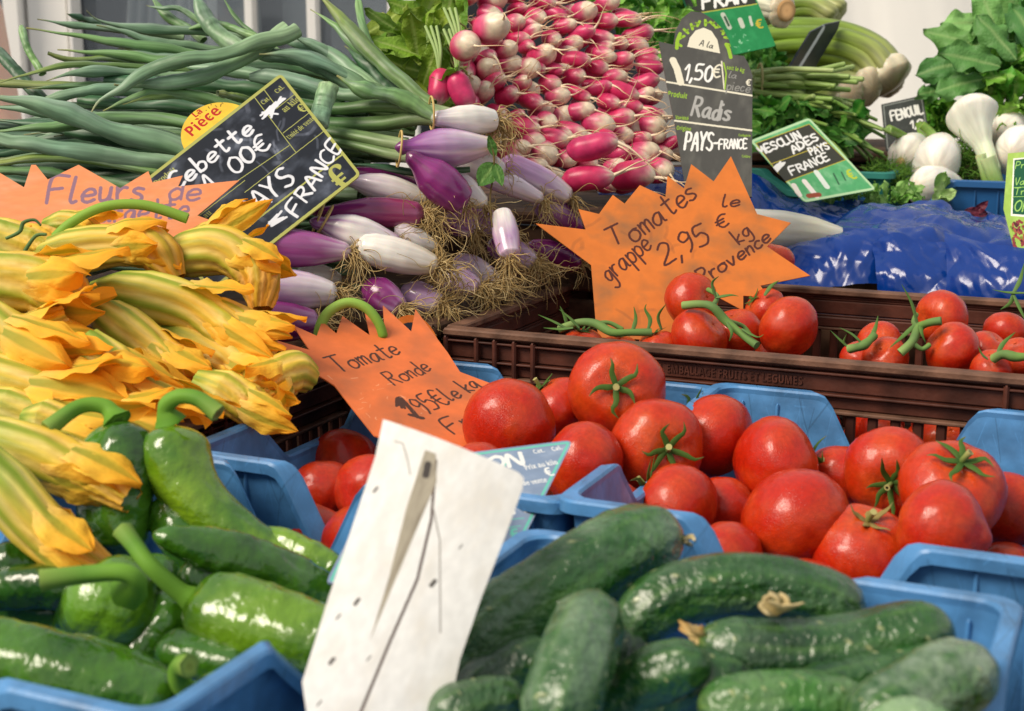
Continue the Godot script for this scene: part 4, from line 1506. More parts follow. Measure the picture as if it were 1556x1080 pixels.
func vines() -> void:
	truss("vine tomatoes leaning on the orange card with a thick forked stem", [
		[Vector3(0.1743,1.1671,-1.3663), 0.0276, Vector3(0.6707,0.2702,0.6908), 2], [Vector3(0.1748,1.1426,-1.305), 0.0283, Vector3(0.6155,0.7038,0.3549), 1], [Vector3(0.214,1.1411,-1.3353), 0.0252, Vector3(-0.2857,0.9271,0.2426), 2]],
		[Vector3(0.1588,1.1732,-1.3012), Vector3(0.1722,1.1761,-1.2916), Vector3(0.1829,1.1755,-1.2812), Vector3(0.1949,1.1631,-1.2786), Vector3(0.2113,1.1504,-1.2657), Vector3(0.2203,1.1448,-1.2543)],
		[[Vector3(0.1829,1.1755,-1.2812), Vector3(0.1906,1.1816,-1.303), Vector3(0.1848,1.1844,-1.324)], [Vector3(0.1949,1.1631,-1.2786), Vector3(0.2122,1.1566,-1.2875), Vector3(0.2194,1.1477,-1.2856)]],
		[[Vector3(0.1879,1.1821,-1.2928), Vector3(0.1843,1.1951,-1.2956), Vector3(0.1903,1.2011,-1.2968)], [Vector3(0.1879,1.1821,-1.2928), Vector3(0.2013,1.1844,-1.2933), Vector3(0.2085,1.1833,-1.2931)], [Vector3(0.1952,1.1632,-1.2684), Vector3(0.1978,1.1563,-1.2568), Vector3(0.1955,1.1488,-1.2552)], [Vector3(0.2089,1.1574,-1.2672), Vector3(0.2203,1.1523,-1.2559), Vector3(0.2263,1.1546,-1.2564)]])
	truss("round orange red vine tomato beside the forked stem", [[Vector3(0.2585,1.1516,-1.3069), 0.0302, Vector3(-0.8137,0.3831,-0.4371), 2], [Vector3(0.253,1.1522,-1.399), 0.0223, Vector3(-0.7442,0.658,0.1149), 1, 0], [Vector3(0.2869,1.1822,-1.5381), 0.0215, Vector3(0.2357,0.9711,0.0362), 1]],
		[Vector3(0.2203,1.1519,-1.3785), Vector3(0.2312,1.1492,-1.3575), Vector3(0.2373,1.1442,-1.336)], [], [[Vector3(0.2488,1.1696,-1.3822), Vector3(0.2553,1.1785,-1.3841), Vector3(0.263,1.1836,-1.3851)]])
	truss("vine tomatoes with a pale forked stem in the middle of the crate", [
		[Vector3(0.3928,1.1661,-1.2793), 0.0253, Vector3(-0.8889,-0.0171,0.4578), 2], [Vector3(0.3818,1.1509,-1.2096), 0.0246, Vector3(-0.8296,0.5501,0.096), 3], [Vector3(0.421,1.143,-1.2335), 0.021, Vector3(0.4575,0.8404,0.2904), 1], [Vector3(0.4575,1.1487,-1.296), 0.0208, Vector3(0.4575,0.6518,-0.6049), 2]],
		[Vector3(0.3331,1.1506,-1.1942), Vector3(0.3427,1.1595,-1.1961), Vector3(0.3523,1.1698,-1.2085), Vector3(0.3579,1.1761,-1.1996), Vector3(0.3666,1.1786,-1.195)],
		[[Vector3(0.3523,1.1698,-1.2085), Vector3(0.3528,1.1705,-1.2291), Vector3(0.3608,1.1738,-1.2502)], [Vector3(0.3427,1.1595,-1.1961), Vector3(0.3512,1.154,-1.1949), Vector3(0.3579,1.1573,-1.1956)]],
		[[Vector3(0.3535,1.1713,-1.219), Vector3(0.3483,1.1892,-1.2228), Vector3(0.3397,1.2049,-1.2261)], [Vector3(0.3535,1.1724,-1.2193), Vector3(0.3398,1.1642,-1.2073), Vector3(0.3241,1.1551,-1.1952)], [Vector3(0.3529,1.1742,-1.2094), Vector3(0.3512,1.1678,-1.1979), Vector3(0.3545,1.1595,-1.1961)]])
	truss("low vine tomatoes with thin curling sepals by the crate's middle", [[Vector3(0.3331,1.1457,-1.2647), 0.0203, Vector3(-0.4558,0.6986,0.5516), 1], [Vector3(0.328,1.1394,-1.2225), 0.0208, Vector3(-0.4558,0.6986,0.5516), 2], [Vector3(0.3127,1.1332,-1.2519), 0.0178, Vector3(0.2182,0.9441,0.2471), 1]],
		[Vector3(0.2938,1.1499,-1.2145), Vector3(0.3039,1.1553,-1.2054), Vector3(0.3156,1.1612,-1.2169)], [],
		[[Vector3(0.3039,1.1553,-1.2054), Vector3(0.2943,1.1642,-1.2073), Vector3(0.2835,1.1698,-1.2085)], [Vector3(0.2938,1.151,-1.2148), Vector3(0.2852,1.1583,-1.2163), Vector3(0.2777,1.1656,-1.2178)], [Vector3(0.3122,1.1578,-1.2162), Vector3(0.3167,1.1679,-1.2183), Vector3(0.319,1.178,-1.2205)], [Vector3(0.2938,1.151,-1.2148), Vector3(0.2892,1.1555,-1.2157), Vector3(0.2915,1.1623,-1.2171)]])
	truss("vine tomatoes at the far end of the crate under loose green sepals", [[Vector3(0.4276,1.1498,-1.1736), 0.02, Vector3(-0.3313,0.9328,0.142), 2], [Vector3(0.4054,1.1417,-1.1719), 0.0189, Vector3(-0.3313,0.9328,0.142), 1]],
		[Vector3(0.3997,1.154,-1.1541), Vector3(0.4044,1.1598,-1.1451), Vector3(0.4135,1.1587,-1.1397), Vector3(0.4278,1.1608,-1.1351)], [],
		[[Vector3(0.4024,1.1567,-1.1546), Vector3(0.4073,1.1663,-1.1567), Vector3(0.4172,1.1754,-1.1586)], [Vector3(0.3942,1.154,-1.1541), Vector3(0.3899,1.1577,-1.1549), Vector3(0.3866,1.1642,-1.1562)], [Vector3(0.468,1.1879,-1.2838), Vector3(0.4524,1.1884,-1.284), Vector3(0.4391,1.1908,-1.2845)], [Vector3(0.4584,1.1884,-1.284), Vector3(0.4644,1.1996,-1.2863), Vector3(0.468,1.2143,-1.2894)], [Vector3(0.4584,1.1884,-1.284), Vector3(0.4554,1.179,-1.282), Vector3(0.4464,1.1731,-1.2807)], [Vector3(0.4584,1.1861,-1.2835), Vector3(0.4608,1.1749,-1.2709), Vector3(0.4632,1.165,-1.2586)]])
	truss("vine tomatoes low behind the rim at the foot of the orange card", [[Vector3(0.0673,1.127,-1.3323), 0.0214, Vector3(0,0.9965,0.0837), 2, 3], [Vector3(0.1377,1.1298,-1.3125), 0.0205, Vector3(-0.2822,0.9593,-0.0099), 1, 1], [Vector3(0.102,1.1226,-1.3314), 0.0201, Vector3(0,0.9999,-0.0103), 1, 2]],
		[Vector3(0.0453,1.1442,-1.336), Vector3(0.0637,1.1522,-1.3274), Vector3(0.0788,1.1528,-1.3173), Vector3(0.0935,1.1468,-1.3059), Vector3(0.112,1.1468,-1.3059), Vector3(0.1305,1.1468,-1.3059)], [[Vector3(0.0788,1.1528,-1.3173), Vector3(0.0912,1.154,-1.3176), Vector3(0.1036,1.148,-1.3163)]],
		[[Vector3(0.0529,1.1467,-1.3365), Vector3(0.0503,1.1565,-1.3386), Vector3(0.0459,1.1657,-1.3405)], [Vector3(0.0512,1.1473,-1.3264), Vector3(0.0387,1.1534,-1.3277), Vector3(0.025,1.1595,-1.329)], [Vector3(0.0632,1.1492,-1.3166), Vector3(0.0558,1.1571,-1.3182), Vector3(0.0446,1.1662,-1.3202)], [Vector3(0.112,1.1468,-1.3059), Vector3(0.1157,1.1589,-1.3084), Vector3(0.1139,1.1703,-1.3108)], [Vector3(0.1397,1.1498,-1.3065), Vector3(0.1366,1.1619,-1.309), Vector3(0.144,1.1727,-1.3113)], [Vector3(0.1274,1.1498,-1.3065), Vector3(0.1292,1.1589,-1.3084), Vector3(0.1243,1.1679,-1.3103), Vector3(0.1256,1.1727,-1.3113)], [Vector3(0.057,1.1492,-1.3166), Vector3(0.0446,1.148,-1.3163), Vector3(0.0298,1.1492,-1.3166)]])
	# the lower layer that glows through the slats
	for k in 9:
		var x := 1180 + k * 42
		var o := thing("vine_tomato", "vine tomato of the lower layer seen through the crate's slats", "tomato", Vector3(-0.0643, 1.035 + 0.006 * (k % 3), -1.326) + Vector3(0.911, 0, 0.412) * (0.255 + 0.036 * k) + Vector3(0.412, 0, -0.911) * (0.045 + 0.012 * (k % 2)), k * 1.1, "lower layer of vine tomatoes")
		put("flesh", tomato_m[k % 4], M.tomato_skin, o, Transform3D(Basis.from_scale(Vector3.ONE * 0.026), Vector3.ZERO))

func lower_layers() -> void:
	# the fruit that carries the heaps in the two tomato trays and in the brown crate
	var U := Vector3(0.911, 0, 0.412)
	var V := Vector3(0.412, 0, -0.911)
	var R := Vector3(0.1791, 1.125, -1.1900)
	var seen_at := []
	for c in get_children():
		if c.has_meta("category") and c.get_meta("category") in ["tomato", "vine tomatoes"]:
			seen_at.append(c.position)
			if c.get_meta("category") == "vine tomatoes":
				for f in c.get_children():
					if String(f.name).begins_with("tomato"): seen_at.append(c.position + f.position)
	var add := func(at: Vector3, r: float, gap: float, k: int, label: String, group: String) -> void:
		for p: Vector3 in seen_at:
			if p.distance_to(at) < gap: return
		seen_at.append(at)
		tomato(label, at, r, Vector3(sin(k * 2.1), 0.6, cos(k * 1.7)), k % 6, -1, group)
	var k := 0
	for layer in 2:
		for i in 8:
			for j in 5:
				k += 1
				var x := (-0.26 + 0.068 * i + 0.03 * (layer % 2)) if i < 4 else (0.048 + 0.068 * (i - 4) + 0.02 * (layer % 2))
				var at := R + U * x - V * (0.05 + 0.064 * j) + Vector3(0, -0.106 + 0.034 * layer, 0)
				if x > 0.27 or (layer == 1 and (i < 4 or j > 2)): continue
				add.call(at, 0.034, 0.058, k, "tomato of the lower layer, mostly hidden under the others", "hidden tomatoes of the lower layer")
	for layer in 2:
		for i in 9:
			for j in 6:
				k += 1
				var at := Vector3(-0.0643, 1.002 + 0.034 * layer, -1.326) + U * (0.05 + 0.06 * i + 0.02 * layer) + V * (0.045 + 0.056 * j)
				add.call(at, 0.0265, 0.046, k, "small tomato of the lower layer under the vine tomatoes in the slatted crate", "lower layer of vine tomatoes")
	for q: Vector3 in seen_at.slice(0, 60):
		if q.y > 1.075 and (q - Vector3(-0.0643, 0, -1.326)).dot(V) > 0.03:
			k += 1
			add.call(Vector3(q.x, 1.066, q.z) + V * 0.012, 0.025, 0.038, k, "small tomato of the lower layer under the vine tomatoes in the slatted crate", "lower layer of vine tomatoes")

func cucumbers() -> void:
	var deep := hx("0f3213")
	var mid := hx("1f4c1a")
	var bloom := hx("647f60")
	cucumber("topmost cucumber slanting up to the tomatoes, dull with bloom", [Vector3(-0.0303,1.0887,-0.6937),Vector3(-0.0063,1.1027,-0.7127),Vector3(0.0366,1.1228,-0.733),Vector3(0.0665,1.1333,-0.7513),Vector3(0.094,1.1361,-0.7679)], 0.0232, [0.9, 1.0, 1.02, 1.0, 0.88], mid, bloom, 0.85, -1)
	cucumber("cucumber standing on end beside the white card with a withered blossom", [Vector3(0.0443,1.1311,-0.6682),Vector3(0.0355,1.1284,-0.643),Vector3(0.0275,1.12,-0.6166),Vector3(0.0153,1.0985,-0.5874)], 0.0185, [0.85, 0.97, 1.03, 1.0, 0.95], mid, bloom, 0.95, 0)
	cucumber("curved cucumber behind, with a yellowish near end", [Vector3(0.0598,1.0971,-0.6955),Vector3(0.0731,1.1165,-0.7016),Vector3(0.0975,1.1259,-0.7056),Vector3(0.1287,1.1273,-0.7068),Vector3(0.1599,1.1212,-0.7056),Vector3(0.1841,1.1086,-0.7029)], 0.0173, [0.82, 0.98, 1.0, 1.0, 0.95], deep, bloom, 0.5, -1)
	cucumber("glossy dark cucumber lying across the tray", [Vector3(0.0926,1.1192,-0.6607),Vector3(0.1084,1.1124,-0.6603),Vector3(0.1379,1.1088,-0.6605),Vector3(0.1709,1.1107,-0.6619),Vector3(0.2006,1.1167,-0.6642),Vector3(0.2199,1.1214,-0.6662)], 0.0181, [0.85, 0.95, 1.0, 1.04, 1.0], deep, bloom, 0.35, 0)
	cucumber("light green cucumber at the bottom edge between two others", [Vector3(0.0869,1.1014,-0.6175),Vector3(0.1085,1.1029,-0.6178),Vector3(0.1393,1.1035,-0.6179),Vector3(0.1701,1.0984,-0.6169)], 0.0148, [0.85, 1.0, 1.0, 0.95], hx("356c20"), hx("7a946a"), 0.5, -1)
	cucumber("greyish cucumber against the end wall of the tray", [Vector3(0.1486,1.1088,-0.5796),Vector3(0.1749,1.1137,-0.5922),Vector3(0.199,1.1204,-0.6051),Vector3(0.2224,1.1215,-0.6168)], 0.0186, [0.9, 1.0, 1.0, 0.9], mid, hx("8fa08a"), 0.8, -1)
	cucumber("dark shaded cucumber deep under the glossy one", [Vector3(0.0553,1.0837,-0.6434),Vector3(0.0714,1.0947,-0.6457),Vector3(0.0939,1.1026,-0.6474),Vector3(0.1196,1.0994,-0.6467)], 0.0154, [0.9, 1.0, 1.0, 0.9], hx("0f3314"), bloom, 0.2, -1)
	cucumber("short end of a dull cucumber at the foot of the white card", [Vector3(0.0071,1.0931,-0.6454),Vector3(-0.012,1.0943,-0.6358),Vector3(-0.04,1.0925,-0.6255)], 0.0133, [0.85, 1.0, 1.0, 1.0], hx("33512e"), bloom, 0.8, -1)
	cucumber("cucumber lying under the topmost one with a brown withered tip", [Vector3(-0.0105,1.085,-0.7078),Vector3(-0.027,1.0866,-0.6982),Vector3(-0.0471,1.0873,-0.6885)], 0.0159, [0.7, 0.9, 1.0, 1.0], hx("1f4f24"), bloom, 0.5, 0)
	cucumber("pale end of a cucumber nearest to the viewer", [Vector3(0.1485,1.1145,-0.5562),Vector3(0.168,1.1233,-0.558),Vector3(0.1903,1.1145,-0.5562)], 0.0112, [0.9, 1.0, 0.9], hx("5a8a48"), hx("8fa684"), 0.7, -1)
	for q: Array in [["dark cucumber deep beside the upright one", [Vector3(0.0395,1.075,-0.6469),Vector3(0.0552,1.0938,-0.644),Vector3(0.0737,1.1092,-0.6405),Vector3(0.095,1.1151,-0.6349)], 0.0147], ["dark cucumber under the glossy one's far end", [Vector3(0.1328,1.0997,-0.6316),Vector3(0.1659,1.1029,-0.6391),Vector3(0.1996,1.1079,-0.647),Vector3(0.2274,1.1099,-0.6542)], 0.014], ["shaded cucumber low behind the upright one", [Vector3(0.0555,1.11,-0.6951),Vector3(0.0581,1.0941,-0.6816),Vector3(0.0506,1.0722,-0.6667)], 0.0135], ["shaded cucumber below the topmost one near the white card", [Vector3(0.0212,1.1,-0.693),Vector3(-0.0061,1.0875,-0.6802),Vector3(-0.0293,1.082,-0.6688)], 0.0155]]:
		cucumber(q[0], q[1], q[2], [0.9, 1.0, 1.0, 0.9], hx("0f3314"), bloom, 0.25, -1)
	# withered blossom and stalk scraps on the heap
	var o := thing("withered_blossom", "dry beige blossom stuck between the curved and the glossy cucumber", "withered blossom", Vector3(0.131,1.1297,-0.6629), 0.0, "withered cucumber blossoms")
	var b := Buf.new()
	for i in 8:
		var w := Vector3(ra(-1, 1), ra(0, 1), ra(-0.3, 1)).normalized()
		tube(b, curve([o.position, o.position + w * 0.008, o.position + w * 0.012 + Vector3(ra(-1, 1), 0, ra(-1, 1)) * 0.006], 4), [0.002, 0.003, 0.0012], 6, [hx("8f8050"), hx("c9b68a")], 0.45)
	part("dry_petals", b, M.dry, o)
	o = thing("withered_blossom", "dry stalk scrap at the upper end of the topmost cucumber", "withered blossom", Vector3(0.0954,1.1347,-0.7606), 0.0, "withered cucumber blossoms")
	b = Buf.new()
	for i in 6:
		var w: Vector3 = (Vector3(0.635,0.2814,0.7194) + Vector3(ra(-1, 1), ra(-1, 1), ra(-0.3, 1)) * 0.7).normalized()
		tube(b, curve([o.position, o.position + w * 0.006, o.position + w * 0.009 + Vector3(ra(-1, 1), ra(-1, 1), ra(-1, 1)) * 0.004], 4), [0.0016, 0.002, 0.0008], 6, [hx("9a8a5c"), hx("cdbd92")], 0.5)
	part("dry_petals", b, M.dry, o)

func peppers() -> void:
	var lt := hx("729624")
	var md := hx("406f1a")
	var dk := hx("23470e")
	pepper("broad lobed pepper hanging upright with a bent stalk", [Vector3(-0.2607,1.1646,-0.907),Vector3(-0.2568,1.1405,-0.897),Vector3(-0.2564,1.1125,-0.8862),Vector3(-0.2584,1.0806,-0.8745)], 0.0283, [0.86, 1.0, 0.95, 0.88, 0.75], 0.16, 0.10, hx("4d7d24"), dk, [Vector3(-0.2585,1.1658,-0.9023),Vector3(-0.2672,1.1743,-0.9074),Vector3(-0.283,1.1755,-0.9027),Vector3(-0.2995,1.1645,-0.8872)])
	pepper("long bright pepper curving from its stalk down to the white card", [Vector3(-0.2235,1.1604,-0.9061),Vector3(-0.2191,1.1413,-0.8942),Vector3(-0.2036,1.1185,-0.8815),Vector3(-0.1723,1.0981,-0.8693),Vector3(-0.1416,1.0863,-0.8589),Vector3(-0.1071,1.0735,-0.8483)], 0.0249, [1.0, 0.90, 0.72, 0.54, 0.40, 0.28], 0.10, 0.07, hx("74961f"), hx("3e6b17"), [Vector3(-0.2241,1.1658,-0.9023),Vector3(-0.2258,1.176,-0.9007),Vector3(-0.2163,1.1831,-0.8985),Vector3(-0.2027,1.1827,-0.8948),Vector3(-0.1892,1.1744,-0.8893)])
	pepper("slim wrinkled pepper under the long bright one", [Vector3(-0.1037,1.0675,-0.8175),Vector3(-0.1264,1.0848,-0.8113),Vector3(-0.1525,1.1011,-0.8049),Vector3(-0.1818,1.1159,-0.7981),Vector3(-0.2097,1.1267,-0.7905)], 0.0173, [0.9, 1.0, 1.0, 0.8, 0.3], 0.12, 0.13, md, dk, [])
	pepper("thick pepper with a straight stalk lying towards the white card", [Vector3(-0.1814,1.0897,-0.7728),Vector3(-0.1618,1.0891,-0.7596),Vector3(-0.1316,1.0869,-0.746),Vector3(-0.0933,1.0813,-0.7317)], 0.0248, [0.85, 1.0, 1.0, 0.9, 0.8], 0.12, 0.09, hx("628921"), hx("345e12"), [Vector3(-0.1814,1.0886,-0.7776),Vector3(-0.1936,1.0986,-0.7748),Vector3(-0.2075,1.1137,-0.773),Vector3(-0.2181,1.1223,-0.7822),Vector3(-0.2273,1.1289,-0.791)])
	pepper("pepper seen end on with its stalk laid over the shoulder", [Vector3(-0.2256,1.0971,-0.7695),Vector3(-0.2409,1.0769,-0.7998),Vector3(-0.2662,1.0541,-0.8344)], 0.0292, [0.95, 1.0, 0.9, 0.8], 0.16, 0.06, hx("5f8d26"), dk, [Vector3(-0.2118,1.1103,-0.7427),Vector3(-0.2036,1.1213,-0.7302),Vector3(-0.2102,1.1275,-0.7266),Vector3(-0.2301,1.1265,-0.7264),Vector3(-0.2526,1.1251,-0.7211)], 0.0055)
	pepper("large pepper lying at the near edge of the heap", [Vector3(-0.2994,1.0853,-0.7226),Vector3(-0.2685,1.0809,-0.7151),Vector3(-0.2311,1.075,-0.7073),Vector3(-0.1769,1.0624,-0.6981)], 0.0219, [1.0, 1.0, 0.95, 0.7], 0.14, 0.10, hx("4b7b1e"), hx("254c10"), [])
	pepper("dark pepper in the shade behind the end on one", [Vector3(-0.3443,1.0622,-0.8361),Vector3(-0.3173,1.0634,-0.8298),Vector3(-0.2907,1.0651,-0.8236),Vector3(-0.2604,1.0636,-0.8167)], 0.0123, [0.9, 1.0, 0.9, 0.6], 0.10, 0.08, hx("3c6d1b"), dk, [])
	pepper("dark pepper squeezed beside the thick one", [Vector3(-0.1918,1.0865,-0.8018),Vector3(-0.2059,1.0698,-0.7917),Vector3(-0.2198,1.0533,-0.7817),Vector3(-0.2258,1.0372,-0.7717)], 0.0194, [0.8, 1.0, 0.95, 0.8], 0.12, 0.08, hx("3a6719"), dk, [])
	pepper("pepper low at the blue rim with a short curled stalk", [Vector3(-0.1665,1.0676,-0.6992),Vector3(-0.1516,1.0704,-0.6948),Vector3(-0.13,1.0668,-0.6891)], 0.0132, [0.9, 1.0, 0.9], 0.12, 0.06, hx("71962a"), hx("406f1a"), [Vector3(-0.1665,1.0682,-0.6993),Vector3(-0.1717,1.0738,-0.6956),Vector3(-0.174,1.0819,-0.6923),Vector3(-0.1722,1.09,-0.6891),Vector3(-0.1663,1.092,-0.6846)], 0.0058)
	pepper("light pepper wedged behind the long bright one", [Vector3(-0.1655,1.094,-0.8773),Vector3(-0.1423,1.093,-0.8648),Vector3(-0.1071,1.08,-0.8497)], 0.011, [0.7, 1.0, 1.0, 0.8], 0.10, 0.12, hx("71962a"), hx("406f1a"), [])
	pepper("thin green pepper tip sticking out beside the white card", [Vector3(-0.0511,1.0735,-0.7497),Vector3(-0.0328,1.0722,-0.7544),Vector3(-0.0188,1.0691,-0.7587)], 0.0049, [1.0, 0.9, 0.3], 0.05, 0.05, hx("85ad29"), hx("5c8d1f"), [])
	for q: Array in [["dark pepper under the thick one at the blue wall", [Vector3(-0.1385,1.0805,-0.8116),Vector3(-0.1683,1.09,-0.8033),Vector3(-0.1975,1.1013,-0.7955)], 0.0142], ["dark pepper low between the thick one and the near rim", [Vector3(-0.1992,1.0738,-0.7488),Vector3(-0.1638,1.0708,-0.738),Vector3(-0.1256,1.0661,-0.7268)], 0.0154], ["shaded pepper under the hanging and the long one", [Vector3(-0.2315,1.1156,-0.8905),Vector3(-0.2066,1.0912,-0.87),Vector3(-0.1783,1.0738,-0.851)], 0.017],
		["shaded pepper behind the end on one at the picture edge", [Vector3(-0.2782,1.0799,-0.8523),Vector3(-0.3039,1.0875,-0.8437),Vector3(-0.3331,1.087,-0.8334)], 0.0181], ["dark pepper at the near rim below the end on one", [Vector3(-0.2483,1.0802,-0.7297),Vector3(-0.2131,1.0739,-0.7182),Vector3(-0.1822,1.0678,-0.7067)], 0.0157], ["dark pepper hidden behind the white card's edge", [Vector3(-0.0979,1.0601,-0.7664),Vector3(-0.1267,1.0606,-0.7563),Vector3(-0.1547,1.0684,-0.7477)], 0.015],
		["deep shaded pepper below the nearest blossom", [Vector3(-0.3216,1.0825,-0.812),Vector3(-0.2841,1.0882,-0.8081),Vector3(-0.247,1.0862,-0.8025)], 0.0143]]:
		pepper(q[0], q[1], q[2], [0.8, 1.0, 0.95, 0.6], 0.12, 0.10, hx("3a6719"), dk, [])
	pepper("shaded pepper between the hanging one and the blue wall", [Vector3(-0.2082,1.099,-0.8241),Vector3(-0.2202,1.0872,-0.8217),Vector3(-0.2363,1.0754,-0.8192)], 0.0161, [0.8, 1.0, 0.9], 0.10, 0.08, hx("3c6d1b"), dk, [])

func blossoms() -> void:
	var std := [0.35, 0.85, 1.0, 0.95, 0.85, 0.9, 0.8, 0.35]
	var o: Vector3 = Vector3(0.1054,0.6896,0.7165)
	blossom("courgette flower stretched across the middle of the heap", [Vector3(-0.3543,1.2069,-1.1857),Vector3(-0.319,1.2038,-1.1773),Vector3(-0.2676,1.1943,-1.1677),Vector3(-0.2332,1.1759,-1.1561),Vector3(-0.1938,1.1561,-1.1443)], 0.0242, std, 6, 0.062, o, 0.2, [], 0.25, 1)
	blossom("courgette flower with a long arched stalk at the top of the heap", [Vector3(-0.4235,1.2229,-1.2299),Vector3(-0.3932,1.2303,-1.2264),Vector3(-0.3518,1.2383,-1.2229),Vector3(-0.3106,1.2373,-1.2176),Vector3(-0.2868,1.212,-1.2072)], 0.0228, std, 5, 0.045, o, 0.5, [Vector3(-0.4201,1.2243,-1.22),Vector3(-0.4014,1.2405,-1.2275),Vector3(-0.3827,1.258,-1.2353),Vector3(-0.3552,1.271,-1.2421),Vector3(-0.3217,1.2717,-1.2463),Vector3(-0.2852,1.26,-1.2479)], 0.5, 2)
	blossom("courgette flower with a bent orange tip beside the onions", [Vector3(-0.3025,1.2215,-1.2398),Vector3(-0.2748,1.2321,-1.2344),Vector3(-0.2446,1.2331,-1.227),Vector3(-0.2193,1.2136,-1.2152),Vector3(-0.2145,1.1871,-1.2019)], 0.0241, [0.6, 0.95, 1.0, 0.95, 0.9, 0.75, 0.4], 4, 0.045, o, 0.7, [], 0.3, 3)
	blossom("green based courgette flower with a curled tendril by the orange card", [Vector3(-0.4732,1.2441,-1.2446),Vector3(-0.4431,1.2378,-1.2399),Vector3(-0.4131,1.2337,-1.2356),Vector3(-0.389,1.2285,-1.2311)], 0.0255, [0.9, 1.0, 0.95, 0.6], 2, 0.03, o, 0.1, [], 0.2, 4)
	blossom("yellow courgette flower with green ribs at the left of the heap", [Vector3(-0.4498,1.2238,-1.1484),Vector3(-0.4164,1.2191,-1.1439),Vector3(-0.3779,1.217,-1.1401),Vector3(-0.3448,1.2019,-1.1335)], 0.0293, [0.8, 1.0, 1.0, 0.9, 0.5], 8, 0.062, o, 0.5, [], 0.5, 5)
	blossom("courgette flower rolled over below the yellow ribbed one", [Vector3(-0.4382,1.1772,-1.1079),Vector3(-0.4056,1.1779,-1.1046),Vector3(-0.3732,1.1811,-1.1019),Vector3(-0.3462,1.1995,-1.1023)], 0.027, [0.8, 1.0, 0.95, 0.8, 0.4], 8, 0.065, o, 0.6, [], 0.5, 6)
	blossom("courgette flower pointing down with a folded tip in the middle", [Vector3(-0.3454,1.1985,-1.1532),Vector3(-0.3156,1.1818,-1.1395),Vector3(-0.2863,1.1655,-1.1258),Vector3(-0.2653,1.1469,-1.1117),Vector3(-0.2578,1.1312,-1.0982)], 0.0213, std, 7, 0.05, o, 0.6, [], 0.35, 7)
	blossom("wide open wrinkled courgette flower in the centre of the heap", [Vector3(-0.3754,1.1772,-1.1079),Vector3(-0.3462,1.1665,-1.0954),Vector3(-0.3174,1.156,-1.083),Vector3(-0.2917,1.1408,-1.0695)], 0.0301, [0.7, 0.95, 1.0, 0.9, 0.5], 9, 0.075, o, 0.8, [], 0.6, 8)
	blossom("courgette flower under the stretched one, tip towards the orange card", [Vector3(-0.2988,1.1743,-1.1788),Vector3(-0.2563,1.1613,-1.159),Vector3(-0.2203,1.1462,-1.1388),Vector3(-0.1852,1.1264,-1.1176)], 0.024, [0.5, 0.9, 1.0, 0.95, 0.8, 0.5], 7, 0.055, o, 0.7, [], 0.4, 9)
	blossom("round ribbed courgette flower with its opening turned down", [Vector3(-0.166,1.1413,-1.1361),Vector3(-0.1777,1.1491,-1.1258),Vector3(-0.1891,1.1439,-1.1128),Vector3(-0.1977,1.1312,-1.0982)], 0.0192, [0.7, 1.0, 1.05, 0.9, 0.7], 5, 0.035, o, 0.9, [], 0.8, 10)
	blossom("orange courgette flower with spread petals above the peppers", [Vector3(-0.4227,1.1604,-1.0635),Vector3(-0.39,1.1545,-1.0554),Vector3(-0.3478,1.1487,-1.0474),Vector3(-0.301,1.1406,-1.0388)], 0.026, [0.7, 1.0, 0.95, 0.8, 0.4], 9, 0.075, o, 0.9, [], 0.6, 11)
	blossom("large nearest courgette flower pointing over the hanging pepper", [Vector3(-0.3606,1.1556,-0.8989),Vector3(-0.3321,1.1513,-0.8904),Vector3(-0.2955,1.145,-0.8814),Vector3(-0.2637,1.1348,-0.8715),Vector3(-0.2407,1.1256,-0.8619)], 0.0219, [0.8, 1.0, 1.0, 0.85, 0.45], 4, 0.05, o, 0.1, [], 0.15, 12)
	blossom("nearest courgette flower hanging down with a green furrowed base", [Vector3(-0.3331,1.1548,-0.8477),Vector3(-0.311,1.1383,-0.8391),Vector3(-0.2891,1.1182,-0.8297),Vector3(-0.2674,1.1041,-0.8216),Vector3(-0.244,1.0957,-0.8148)], 0.0201, [0.9, 1.0, 0.95, 0.85, 0.4], 4, 0.045, o, 0.15, [], 0.2, 13)
	blossom("bright orange courgette flower tip in front of the black price slate", [Vector3(-0.2933,1.2286,-1.2516),Vector3(-0.2722,1.2404,-1.2506),Vector3(-0.2511,1.2522,-1.2497),Vector3(-0.2389,1.2639,-1.2488)], 0.0152, [0.5, 1.0, 1.0, 0.6, 0.2], 5, 0.05, o, 1.0, [], 0.6, 14)
	blossom("crumpled courgette flower at the front edge of the heap", [Vector3(-0.3357,1.1503,-1.0409),Vector3(-0.305,1.139,-1.0351),Vector3(-0.277,1.1326,-1.0303),Vector3(-0.2541,1.1406,-1.0286)], 0.0206, [0.6, 1.0, 0.9, 0.4], 6, 0.055, o, 0.6, [], 0.7, 15)
	blossom("orange courgette flower low beside the long pepper's stalk", [Vector3(-0.2477,1.1488,-1.0917),Vector3(-0.2205,1.1402,-1.083),Vector3(-0.1987,1.1317,-1.0744),Vector3(-0.1822,1.1308,-1.0674)], 0.0195, [0.6, 1.0, 0.9, 0.4], 5, 0.045, o, 0.7, [], 0.6, 16)
	blossom("small shaded courgette flower between the hanging pepper and the heap", [Vector3(-0.3415,1.1485,-0.969),Vector3(-0.3168,1.1475,-0.9636),Vector3(-0.2969,1.1421,-0.9574)], 0.0185, [0.6, 1.0, 0.8, 0.4], 5, 0.05, o, 0.4, [], 0.7, 17)
	blossom("pale courgette flower behind the top of the heap", [Vector3(-0.4194,1.2491,-1.2763),Vector3(-0.3941,1.2526,-1.2719),Vector3(-0.3691,1.2474,-1.2657)], 0.0142, [0.6, 1.0, 0.9, 0.4], 5, 0.035, o, 0.3, [], 0.8, 18)
